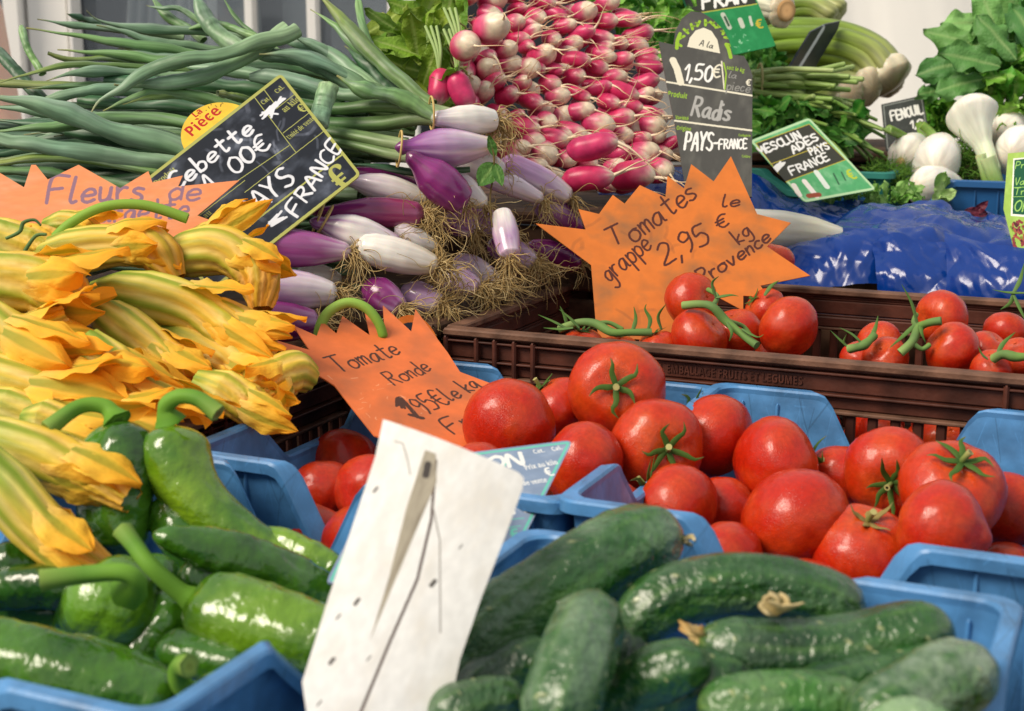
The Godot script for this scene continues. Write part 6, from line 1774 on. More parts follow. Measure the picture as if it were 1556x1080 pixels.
func radishes() -> void:
	var kinds := []
	for q: Array in [[1, 0.29, 0.72], [2, 0.31, 0.62], [3, 0.26, 0.80], [4, 0.32, 0.56], [5, 0.28, 0.66], [6, 0.25, 0.86]]: kinds.append(radish_mesh(q[0], q[1], q[2]))
	rng.seed = 99
	var poly := PackedVector2Array([Vector2(648, 150), Vector2(668, 60), Vector2(688, 5), Vector2(720, -25), Vector2(900, -20), Vector2(945, 15), Vector2(975, 60), Vector2(1000, 120), Vector2(1010, 180), Vector2(1022, 240), Vector2(1015, 268), Vector2(940, 280), Vector2(860, 285), Vector2(815, 262), Vector2(770, 240), Vector2(735, 190), Vector2(690, 170)])
	var pts := []
	for layer in 2:
		var own := []
		var tries := 0
		while tries < 3000:
			tries += 1
			var p := Vector2(ra(640, 1030), ra(-30, 295))
			if not inside(p, poly): continue
			var ok := true
			for w: Vector2 in own:
				var d := p - w
				if Vector2(d.x * 0.8, d.y * 1.15).length() < [22.5, 27.0][layer]:
					ok = false
					break
			if ok: own.append(p)
		for p: Vector2 in own: pts.append([p, layer])
	pts.sort_custom(func(a, b): return a[1] < b[1] or (a[1] == b[1] and (int(a[0].y / 34.0) < int(b[0].y / 34.0) or (int(a[0].y / 34.0) == int(b[0].y / 34.0) and a[0].x < b[0].x))))
	var cam := get_node("camera") as Camera3D
	var ri := cam.basis.x
	var up := cam.basis.y
	var back := cam.basis.z
	var nth := ["first", "second", "third", "fourth", "fifth", "sixth", "seventh", "eighth", "ninth", "tenth", "eleventh", "twelfth", "thirteenth", "fourteenth", "fifteenth", "sixteenth", "seventeenth", "eighteenth", "nineteenth", "twentieth"]
	var row := -9
	var in_row := 0
	for q: Array in pts:
		var p: Vector2 = q[0]
		var depth: float = 1.59 + (p.x - 700) * 0.00035 + (285 - p.y) * 0.0006 + q[1] * 0.017 + ra(-0.012, 0.010)
		var at: Vector3 = cam.position + (ri * (p.x - 778) / 2161.0 + up * (540 - p.y) / 2161.0 - back) * depth
		var side := clampf((p.x - 690) / 220.0, 0.0, 1.0)
		var dir := ri * (lerpf(0.35, 1.0, side) + ra(-0.35, 0.45)) + up * (ra(-0.42, 0.30)) + back * (lerpf(1.0, 0.62, side) + ra(-0.25, 0.25))
		var len := ra(0.032, 0.047)
		var k: Array = kinds[rng.randi() % 6]
		var label := "pink radish mostly hidden by the radishes heaped in front of it"
		if q[1] == 0:
			if int(p.y / 34.0) != row:
				row = int(p.y / 34.0)
				in_row = 0
			label = "radish in the heap's %s row from the top, %s from its leafy side" % [nth[clampi(row, 0, 14)], nth[mini(in_row, 19)]]
			in_row += 1
		var o := thing("radish", label, "radish", at, 0.0, "pink and white radishes heaped on the wooden crate" if q[1] == 0 else "radishes hidden inside the heap")
		var bs := basis_y(dir, ra(0, TAU))
		o.basis = bs
		var f := ra(0.85, 1.12)
		put("flesh", k[0], M.radish_skin, o, Transform3D(Basis.from_scale(Vector3(len * f, len, len * f)), Vector3(0, -len * 0.5, 0)))
		put("tail", k[1], M.root, o, Transform3D(Basis.from_scale(Vector3(len, len, len)), Vector3(0, -len * 0.5, 0)))
	# two radishes that hang by their leaf stalks at the near edge, and the big one at the bottom
	for q: Array in [["crimson radish hanging by its leaf stalks at the near end", Vector3(-0.0779,1.3672,-1.5567), Vector3(0.0494,-0.936,0.3486), 0.042, 2, 1.25], ["purplish pink radish next to the hanging crimson one", Vector3(-0.0535,1.3633,-1.5456), Vector3(0.24,-0.9097,0.3389), 0.044, 5, 1.2], ["big white tipped radish standing out at the upper corner of the heap", Vector3(-0.0208,1.4303,-1.5393), Vector3(0.4874,0.2846,0.8255), 0.050, 3, 1.0], ["round white radish facing forward in the upper corner of the heap", Vector3(-0.0486,1.4086,-1.5347), Vector3(0.4472,0.1844,0.8752), 0.044, 1, 1.15], ["long crimson radish lying along the foot of the heap", Vector3(0.083,1.2676,-1.5664), Vector3(0.9524,0.2355,0.1937), 0.060, 2, 0.9], ["long red radish lying flat above the foot of the heap", Vector3(0.0875,1.3036,-1.5637), Vector3(0.9567,0.106,0.271), 0.058, 5, 1.0], ["pink radish end at the foot of the heap beside the orange card", Vector3(0.1348,1.2671,-1.6071), Vector3(0.9091,-0.0155,0.4162), 0.055, 0, 1.05]]:
		var o := thing("radish", q[0], "radish", q[1], 0.0, "single radishes that stand out")
		o.basis = basis_y(q[2], 0.4)
		var len: float = q[3]
		put("flesh", kinds[q[4]][0], M.radish_skin, o, Transform3D(Basis.from_scale(Vector3(len * q[5], len, len * q[5])), Vector3(0, -len * 0.5, 0)))
		put("tail", kinds[q[4]][1], M.root, o, Transform3D(Basis.from_scale(Vector3(len, len, len)), Vector3(0, -len * 0.5, 0)))
		if len < 0.045:
			for i in 3:
				var b := Buf.new()
				var e: Vector3 = q[1] - (q[2] as Vector3).normalized() * len * 0.48
				line(b, [e, e + Vector3(-0.004 + 0.003 * i, 0.02, -0.005), e + Vector3(-0.015 + 0.006 * i, 0.045, -0.02)], 0.002, 0.0017, hx("9fb878"), 7)
				part("leaf_stalk", b, M.calyx, o)
	# loose tails and dry leaves over the heap
	var o := thing("radish_leaves", "yellow green radish leaves at the back of the heap", "leaves", Vector3(-0.1022,1.3961,-1.6343))
	var area := PackedVector2Array([Vector2(570, 75), Vector2(585, 20), Vector2(610, -20), Vector2(700, -25), Vector2(690, 40), Vector2(655, 120), Vector2(640, 150), Vector2(600, 130)])
	var n := 0
	while n < 62:
		var p := Vector2(ra(560, 710), ra(-30, 165))
		if not inside(p, area): continue
		n += 1
		var depth := 1.60 + ra(-0.04, 0.07) + (100 - p.y) * 0.0004
		var at: Vector3 = cam.position + (ri * (p.x - 778) / 2161.0 + up * (540 - p.y) / 2161.0 - back) * depth
		var b := Buf.new()
		var j := ra(0.7, 1.2)
		var y := hx("93ab3c").lerp(hx("6a9a30"), ra(0, 1)) * j
		blade(b, at - (ri * -0.5 + up * 0.3) * 0.02, ri * ra(-1.0, 0.3) + up * ra(-0.6, 0.8) + back * ra(-0.3, 0.5), back + up * ra(0.0, 0.9) + ri * ra(-0.5, 0.5), ra(0.05, 0.085), ra(0.026, 0.044), ra(-0.9, 0.6), ra(-0.3, 0.3), 0.006, [y, y * 0.95, y * 0.8], hx("b8c878"), 1, 8, 12)
		part("leaf", b, M.leaf, o)
	for i in 40:
		var b := Buf.new()
		var at := Vector3(-0.0668,1.3514,-1.6658) + ri * ra(-0.03, 0.02) + up * ra(-0.01, 0.07)
		line(b, [at, at + ri * ra(-0.03, 0.01) + up * ra(-0.01, 0.02) + back * 0.01, at + ri * ra(-0.06, -0.02) + up * ra(-0.02, 0.03)], 0.0016, 0.0012, hx("a9a860").lerp(hx("7d8a40"), ra(0, 1)), 5, 3)
		part("leaf_stalk", b, M.calyx, o)

func leafy(o: Node3D, called: String, poly: Array, z0: float, z1: float, count: int, size: Array, tones: Array, rib: Color, shape: int, ruffle: float, lean: Vector3, seg := 8) -> void:
	# leaves through the volume seen inside poly (photo pixels) between two depths
	var cam := get_node("camera") as Camera3D
	var area := PackedVector2Array(poly)
	var lo := area[0]
	var hi := area[0]
	for q in area:
		lo = lo.min(q)
		hi = hi.max(q)
	var n := 0
	while n < count:
		var p := Vector2(ra(lo.x, hi.x), ra(lo.y, hi.y))
		if not inside(p, area): continue
		n += 1
		var d := ra(z0, z1)
		var at: Vector3 = cam.position + (cam.basis.x * (p.x - 778) / 2161.0 + cam.basis.y * (540 - p.y) / 2161.0 - cam.basis.z) * d
		var b := Buf.new()
		var k: Color = tones[rng.randi() % tones.size()]
		k = k * ra(0.75, 1.2)
		var len := ra(size[0], size[1])
		var dir := (lean + Vector3(ra(-1, 1), ra(-0.8, 0.9), ra(-0.5, 0.9)) * 0.9).normalized()
		blade(b, at - dir * len * 0.5, dir, Vector3(ra(-0.5, 0.5), ra(0.1, 0.9), 1), len, len * ra(0.5, 0.75), ra(-0.8, 0.6), ra(-0.35, 0.35), ruffle * len, [k * 0.85, k, k * 1.05], rib, shape, seg, seg + 2)
		part(called, b, M.leaf, o)

func stalk_bundle(label: String, called: String, cat: String, p: Array, r: float, count: int, sr: float, cols: Array, butt: int) -> Node3D:
	# celery: ribbed stalks side by side from a brownish foot; butt 1 = a cut foot at the last point
	var o := thing(called, label, cat, p[p.size() - 1], 0.0, "celery heads behind the radishes")
	var c := even(curve(p, 8), 24)
	var fr := frames(c)
	for k in count:
		var a := TAU * k / count
		var rr := r * (1.0 - sr / r) * (1.0 if k else 0.0)
		var pts := []
		for i in 24:
			var t := i / 23.0
			var f: Basis = fr[i]
			pts.append(c[i] + (f.x * cos(a) + f.z * sin(a)) * rr * (1.15 - 0.35 * t) + f.x * 0.004 * sin(t * 5 + k))
		var b := Buf.new()
		tube(b, PackedVector3Array(pts), [sr * 0.8, sr, sr * 1.05, sr * 1.1], 14, cols, 0.8, Vector3.ZERO, 0.0, 0.4, true, 0.08)
		part("stalk", b, M.onion_leaf, o)
	if butt:
		var f: Basis = fr[23]
		var b := Buf.new()
		bulb_vegetable(b, [c[20], c[22], c[23], c[23] + f.y * r * 0.5], r * 1.02, [0.9, 1.0, 0.9, 0.55], [hx("ece8d4"), hx("e6dcc0"), hx("d0b894")], 0.04)
		part("foot", b, M.white_bulb, o)
		if butt == 2:
			b = Buf.new()
			var q: Vector3 = c[23] + f.y * r * 0.40
			tube(b, PackedVector3Array([q, q + f.y * r * 0.05, q + f.y * r * 0.1]), [r * 0.6, r * 0.62, r * 0.5], 20, [hx("b98a58"), hx("c8a070")], 1.0, Vector3.ZERO, 0.0, 1.0, false)
			part("cut_end", b, M.dry, o)
	return o

func back_rows() -> void:
	var pale := [hx("a9bf5a"), hx("93b048"), hx("a5b862"), hx("cfd09a")]
	var green := [hx("7a9c30"), hx("86a838"), hx("94ae48"), hx("b5b878")]
	stalk_bundle("pale celery head with its round brown cut end turned forward", "celery", "celery", [Vector3(0.3248,1.4556,-2.3111),Vector3(0.3611,1.4648,-2.279),Vector3(0.391,1.4678,-2.2456),Vector3(0.4079,1.4668,-2.2113)], 0.0265, 6, 0.0122, [hx("b8c878"), hx("cdd6a0"), hx("e0e2c4"), hx("e2e0c8")], 2)
	stalk_bundle("thick green celery head bent over the lower celery feet", "celery", "celery", [Vector3(0.3828,1.4049,-2.4026),Vector3(0.4565,1.4176,-2.3925),Vector3(0.5293,1.4196,-2.3802),Vector3(0.58,1.4006,-2.3634),Vector3(0.6035,1.3652,-2.3432)], 0.0474, 9, 0.0183, green, 1)
	stalk_bundle("green celery stalks at the top behind the dark edge on sign", "celery", "celery", [Vector3(0.4104,1.4495,-2.5142),Vector3(0.4752,1.4778,-2.5032),Vector3(0.5167,1.4838,-2.4874),Vector3(0.5442,1.4702,-2.4675)], 0.0333, 7, 0.0155, green, 0)
	stalk_bundle("celery head whose brownish feet show below the bent one", "celery", "celery", [Vector3(0.4465,1.3615,-2.4446),Vector3(0.5045,1.3643,-2.4043),Vector3(0.5497,1.3607,-2.3627),Vector3(0.5697,1.3511,-2.3198)], 0.0323, 7, 0.0151, pale, 1)
	stalk_bundle("celery head at the end with a brown bruised foot", "celery", "celery", [Vector3(0.546,1.3882,-2.5524),Vector3(0.5958,1.3884,-2.5184),Vector3(0.6272,1.3775,-2.482),Vector3(0.6375,1.3561,-2.4435)], 0.0292, 6, 0.0146, pale, 1)
	stalk_bundle("short celery head low behind the parsley stalks", "celery", "celery", [Vector3(0.4687,1.3289,-2.4377),Vector3(0.5031,1.341,-2.3926),Vector3(0.5305,1.3442,-2.3456),Vector3(0.5375,1.3433,-2.2977)], 0.0255, 6, 0.0117, pale, 1)
	# flat parsley: stalks tied at one end, leaves behind
	var o := thing("parsley_bunch", "tied bunch of parsley with light green stalks behind the grey slate", "parsley", Vector3(0.3615,1.3616,-2.138))
	for k in 34:
		var b := Buf.new()
		var y := ra(-1, 1)
		var e := ra(0.5, 1.0)
		line(b, [Vector3(0.3576,1.3606,-2.1378) + Vector3(0, y * 0.022, ra(-0.02, 0.02)), Vector3(0.4062,1.361,-2.1175) + Vector3(ra(-0.01, 0.01), y * 0.03, ra(-0.02, 0.03)), Vector3(0.4547,1.3558,-2.0959) + Vector3(ra(-0.03, 0.05), y * 0.045 * e + (0.02 if k % 7 == 0 else 0.0), ra(-0.03, 0.05))], 0.0046, 0.0038, hx("bcd184").lerp(hx("93b85a"), ra(0, 1)), 7)
		part("stalk", b, M.onion_leaf, o)
	for k in 56:
		var b := Buf.new()
		var a := Vector3(0.3748,1.3228,-2.1503) + Vector3(ra(-0.01, 0.07), ra(-0.03, 0.02), ra(-0.04, 0.04))
		var e := Vector3(0.4881,1.3017,-2.0845) + Vector3(ra(-0.08, 0.06), ra(-0.05, 0.035), ra(-0.05, 0.06))
		line(b, [a, a.lerp(e, 0.5) + Vector3(0, 0.012, 0), e], 0.0036, 0.0026, hx("9dbb62").lerp(hx("6f9a42"), ra(0, 1)), 6, 4)
		part("stalk", b, M.onion_leaf, o)
	var band := Buf.new()
	var bp := []
	for i in 21: bp.append(Vector3(0.3615,1.3606,-2.1378) + Vector3(0.004, cos(TAU * i / 20.0) * 0.028, sin(TAU * i / 20.0) * 0.026))
	tube(band, PackedVector3Array(bp), [0.0018, 0.0018], 6, [hx("a8a070")])
	part("tie", band, M.dry, o)
	var deep := [hx("3f7a2c"), hx("2f6a24"), hx("4f8a34"), hx("5d9a3c")]
	leafy(o, "leaf", [Vector2(1140, 140), Vector2(1200, 150), Vector2(1310, 165), Vector2(1312, 205), Vector2(1280, 225), Vector2(1140, 230)], 2.03, 2.16, 190, [0.028, 0.05], deep, hx("7fa650"), 3, 0.10, Vector3(0.6, -0.2, 0.2), 6)
	o = thing("parsley_bunch", "dark leafy parsley between the grey slate and the celery", "parsley", Vector3(0.3685,1.3896,-2.2461))
	leafy(o, "leaf", [Vector2(1120, 70), Vector2(1170, 75), Vector2(1190, 105), Vector2(1150, 120), Vector2(1120, 115)], 2.15, 2.25, 40, [0.03, 0.05], deep, hx("7fa650"), 3, 0.10, Vector3(0.2, 0.2, 0.2), 6)
	o = thing("herb_bunch", "leafy green herbs rising behind the radish heap", "herbs", Vector3(0.187,1.4404,-2.0524))
	leafy(o, "leaf", [Vector2(880, -20), Vector2(1060, -20), Vector2(1050, 60), Vector2(1010, 95), Vector2(970, 70), Vector2(930, 20)], 1.95, 2.15, 120, [0.03, 0.055], [hx("5d9a34"), hx("74ad3e"), hx("3f7a2c"), hx("8fbe55")], hx("a5c878"), 3, 0.10, Vector3(0.3, 0.3, 0.3), 6)
	# chard and curly lettuce at the end of the stall
	o = thing("spinach_heap", "heap of large dark green spinach leaves against the canvas", "spinach", Vector3(0.7248,1.4145,-2.2514))
	var dark := [hx("6a9a52"), hx("4c8040"), hx("80ae66"), hx("5a8c48")]
	for q: Array in [[[Vector3(0.7147,1.3896,-2.2461),Vector3(0.6587,1.3896,-2.2461)], 0.11, 0.08], [[Vector3(0.7283,1.4095,-2.2299),Vector3(0.6678,1.4342,-2.2351)], 0.12, 0.07], [[Vector3(0.7382,1.4142,-2.2002),Vector3(0.7134,1.4775,-2.2136)], 0.12, 0.075], [[Vector3(0.7758,1.4245,-2.2535),Vector3(0.7656,1.5142,-2.2724)], 0.13, 0.08], [[Vector3(0.7083,1.366,-2.1594),Vector3(0.6396,1.3612,-2.1584)], 0.10, 0.07], [[Vector3(0.7848,1.4045,-2.2288),Vector3(0.7889,1.4934,-2.2476)], 0.13, 0.08], [[Vector3(0.7205,1.3639,-2.2918),Vector3(0.6684,1.3741,-2.294)], 0.09, 0.07], [[Vector3(0.7211,1.3854,-2.143),Vector3(0.6676,1.3996,-2.146)], 0.11, 0.08], [[Vector3(0.7453,1.3949,-2.145),Vector3(0.7113,1.4424,-2.1551)], 0.11, 0.075], [[Vector3(0.7484,1.4452,-2.2987),Vector3(0.7173,1.4554,-2.3009)], 0.10, 0.07], [[Vector3(0.783,1.4556,-2.3111),Vector3(0.7621,1.4862,-2.3176)], 0.12, 0.08], [[Vector3(0.6801,1.3493,-2.2581),Vector3(0.639,1.3463,-2.2574)], 0.07, 0.05], [[Vector3(0.7794,1.4044,-2.147),Vector3(0.7599,1.4614,-2.1591)], 0.12, 0.08], [[Vector3(0.811,1.384,-2.3471),Vector3(0.7365,1.4256,-2.3559)], 0.12, 0.1], [[Vector3(0.8323,1.4256,-2.3559),Vector3(0.811,1.4881,-2.3691)], 0.14, 0.1], [[Vector3(0.7684,1.3631,-2.3427),Vector3(0.7152,1.3736,-2.3449)], 0.12, 0.1]]:
		var b := Buf.new()
		var k: Color = dark[rng.randi() % 4] * ra(0.8, 1.15)
		blade(b, q[0][0], q[0][1] - q[0][0] + Vector3(0, 0, ra(-0.02, 0.04)), Vector3(ra(-0.4, 0.3), ra(0.2, 0.8), 1), q[1] * 0.85, q[2] * 0.8, ra(-1.0, 0.1), ra(-0.4, 0.2), 0.012, [k * 0.8, k, k * 1.1, k], hx("93b070"), 1, 10, 16)
		part("leaf", b, M.leaf, o)
	leafy(o, "leaf", [Vector2(1470, 60), Vector2(1600, -10), Vector2(1600, 130), Vector2(1480, 140)], 2.16, 2.4, 90, [0.05, 0.085], dark, hx("7fa05c"), 1, 0.11, Vector3(-0.5, 0.4, 0.3))
	o = thing("curly_lettuce", "light green curly lettuce above the white fennel bulbs", "lettuce", Vector3(0.7482,1.3363,-2.1838))
	leafy(o, "leaf", [Vector2(1490, 95), Vector2(1600, 70), Vector2(1600, 220), Vector2(1520, 210), Vector2(1500, 150)], 2.1, 2.25, 120, [0.035, 0.06], [hx("6fa634"), hx("5d9a2c"), hx("86b848"), hx("4a8a28")], hx("a8c870"), 3, 0.16, Vector3(-0.2, 0.5, 0.5), 7)
	o = thing("curly_lettuce", "small patch of curly lettuce between the fennel and its slate", "lettuce", Vector3(0.6826,1.2912,-2.3071))
	leafy(o, "leaf", [Vector2(1408, 150), Vector2(1445, 150), Vector2(1445, 215), Vector2(1410, 215)], 2.25, 2.32, 36, [0.03, 0.05], [hx("6fa634"), hx("5d9a2c"), hx("4a8a28")], hx("a8c870"), 3, 0.16, Vector3(0, 0.4, 0.5), 6)
	# fennel
	var w := [hx("fbf9f0"), hx("f8f8ec"), hx("f0f4e0"), hx("d8e8bc"), hx("b0d084")]
	var w2 := [hx("f0e6d0"), hx("faf8f0"), hx("f6f5ea"), hx("e6eed0")]
	var flat := [0.8, 1.0, 1.0, 0.8, 0.5]
	for q: Array in [["big fennel bulb standing on its stalks at the end of the row", [Vector3(0.668,1.3384,-2.1127),Vector3(0.6692,1.3017,-2.0845),Vector3(0.6787,1.2657,-2.0565),Vector3(0.6861,1.2323,-2.029)], 0.0398, [0.9, 1.0, 0.62, 0.36, 0.30, 0.28], w, [[[Vector3(0.6749,1.2579,-2.0344),Vector3(0.6861,1.2259,-2.0277),Vector3(0.6936,1.1938,-2.0209)], 12], [[Vector3(0.6688,1.2618,-2.0455),Vector3(0.6782,1.225,-2.0377),Vector3(0.682,1.1928,-2.0309)], 9]]],
		["fennel bulb with a brown root scar facing forward", [Vector3(0.5788,1.2451,-2.1339),Vector3(0.6067,1.2519,-2.1762),Vector3(0.6332,1.2572,-2.2182)], 0.0328, flat, w2, [[[Vector3(0.6217,1.2617,-2.1783),Vector3(0.5862,1.2824,-2.1622),Vector3(0.5611,1.2931,-2.144)], 8], [[Vector3(0.6238,1.2662,-2.169),Vector3(0.6188,1.2877,-2.1735),Vector3(0.6149,1.3013,-2.1764)], 7]]],
		["round fennel bulb in the middle with its scar turned down", [Vector3(0.6061,1.2361,-2.0503),Vector3(0.6218,1.2518,-2.0944),Vector3(0.6377,1.2681,-2.1388)], 0.0375, flat, w2, [[[Vector3(0.6287,1.276,-2.12),Vector3(0.6161,1.2903,-2.123),Vector3(0.6044,1.2998,-2.125)], 8]]],
		["fennel bulb lying at the bottom beside the blue tray", [Vector3(0.5646,1.2185,-2.0057),Vector3(0.6016,1.2172,-2.0309),Vector3(0.647,1.2075,-2.0545)], 0.0282, flat, w2, []],
		["fennel bulb at the picture edge behind the big one", [Vector3(0.7162,1.2903,-2.123),Vector3(0.7444,1.287,-2.1479),Vector3(0.778,1.2828,-2.1725)], 0.0294, flat, w2, []],
		["fennel bulb below it with a curled root scar at the edge", [Vector3(0.7076,1.2624,-2.0354),Vector3(0.7304,1.2669,-2.067),Vector3(0.7623,1.2725,-2.0988)], 0.0342, flat, w2, []]]:
		var f := thing("fennel", q[0], "fennel", q[1][0], 0.0, "white fennel bulbs")
		var b := Buf.new()
		bulb_vegetable(b, q[1], q[2], q[3], q[4], 0.014)
		part("bulb", b, M.white_bulb, f)
		for s: Array in q[5]:
			var sb := Buf.new()
			tube(sb, even(curve(s[0], 6), 14), [float(s[1]) * 2.1 / 2161.0, float(s[1]) * 1.9 / 2161.0], 12, [hx("c5d8a0"), hx("8fb65a"), hx("7fa848")], 1.0, Vector3.ZERO, 0.0, 0.4, false, 0.1)
			part("stalk", sb, M.white_bulb, f)
		if q[4] == w2 and q[5].size():
			var e: Vector3 = q[1][0]
			var sc := Buf.new()
			var d: Vector3 = ((q[1][0] as Vector3) - q[1][1]).normalized()
			tube(sc, PackedVector3Array([e - d * 0.004, e + d * 0.002]), [0.008, 0.006], 12, [hx("b58a58"), hx("c9a878")], 1.0, Vector3.ZERO, 0.0, 1.0, true)
			part("root_scar", sc, M.dry, f)
	for q: Array in [["feathery green fennel fronds in front of the scarred bulb", [Vector2(1315, 255), Vector2(1350, 245), Vector2(1385, 260), Vector2(1390, 290), Vector2(1330, 290)], 2.03, 2.1], ["feathery fennel fronds between the two larger bulbs", [Vector2(1448, 215), Vector2(1475, 210), Vector2(1500, 255), Vector2(1490, 275), Vector2(1455, 280)], 2.05, 2.12]]:
		var f := thing("fennel_fronds", q[0], "fronds", Vector3.ZERO, 0.0, "fennel fronds")
		var b := Buf.new()
		var area := PackedVector2Array(q[1])
		var cam := get_node("camera") as Camera3D
		var n := 0
		while n < 420:
			var p := Vector2(ra(1310, 1505), ra(205, 295))
			if not inside(p, area): continue
			n += 1
			var at: Vector3 = cam.position + (cam.basis.x * (p.x - 778) / 2161.0 + cam.basis.y * (540 - p.y) / 2161.0 - cam.basis.z) * ra(q[2], q[3])
			var d := Vector3(ra(-1, 1), ra(-0.2, 1), ra(-0.4, 0.8)).normalized()
			tube(b, PackedVector3Array([at, at + d * 0.008, at + (d + Vector3(ra(-1, 1), ra(-1, 1), 0) * 0.4) * 0.016]), [0.0008, 0.0004], 3, [hx("6f9a38").lerp(hx("4a7a24"), ra(0, 1))])
		var fo := part("fronds", b, M.leaf, f)
		fo.set_meta("kind", "stuff")
	# trays and salad at the back
	var U := Vector3(0.911, 0, 0.412)
	var V := Vector3(0.412, 0, -0.911)
	tray("deep blue tray under the fennel bulbs", Vector3(0.6788,1.2336,-1.9271) - U * 0.30 + V * 0.34, Vector3(0.30, 0.11, 0.34), M.deep_blue_plastic, "", 0.05)
	tray("green blue tray of salad leaves behind the printed green card", Vector3(0.5365,1.2377,-2.0302) - U * 0.26 + V * 0.26, Vector3(0.26, 0.10, 0.26), M.teal_plastic, "", 0.03)
	var o2 := thing("salad_leaves", "small loose salad leaves in front of the fennel", "salad", Vector3(0.4981,1.2098,-1.9527))
	leafy(o2, "leaf", [Vector2(1250, 296), Vector2(1330, 286), Vector2(1390, 285), Vector2(1400, 305), Vector2(1250, 306)], 1.92, 1.98, 42, [0.02, 0.035], [hx("6fa048"), hx("5d9038"), hx("86b060")], hx("a8c880"), 1, 0.12, Vector3(0, 0.4, 0.5), 6)
	leafy(o2, "leaf", [Vector2(1420, 275), Vector2(1440, 272), Vector2(1450, 300), Vector2(1425, 300)], 1.94, 1.97, 6, [0.03, 0.04], [hx("9fbf78")], hx("c0d8a0"), 1, 0.1, Vector3(0, 0.6, 0.5), 6)
	o2 = thing("red_leaf", "dark red leaf lying before the deep blue tray", "leaf", Vector3(0.5977,1.2022,-1.8387))
	for q: Array in [[Vector3(0.6148,1.1997,-1.8382), Vector3(-0.9759,0.1357,0.1709), 0.035, 0.014], [Vector3(0.5977,1.1997,-1.8382), Vector3(0.6667,0.7211,0.1887), 0.025, 0.012]]:
		var b := Buf.new()
		blade(b, q[0], q[1], Vector3(0, 0.5, 1), q[2], q[3], 0.3, 0.2, 0.003, [hx("5a1f30"), hx("6f2a3a")], hx("8a4a58"))
		part("leaf", b, M.leaf, o2)
	# a box lined with blue film, with a long white vegetable in it
	var bx := thing("wooden_crate", "flat wooden crate lined with crumpled blue plastic film", "crate", Vector3(0.155, 0.97, -1.72), YAW)
	bar("side_board", bx, M.board, Vector3(0.0, 0.02, 0.0), Vector3(0.62, 0.125, 0.014), 0.003)
	bar("side_board", bx, M.board, Vector3(0.0, 0.02, -0.37), Vector3(0.62, 0.165, 0.014), 0.003)
	bar("bottom_board", bx, M.board, Vector3(0.0, 0.0, -0.36), Vector3(0.62, 0.015, 0.37), 0.003)
	var film := thing("blue_plastic_film", "crumpled shiny blue plastic film lining the crate behind the vine tomatoes", "plastic film", Vector3(0.447,1.1739,-1.7408))
	var W := [Color.WHITE, Color.WHITE]
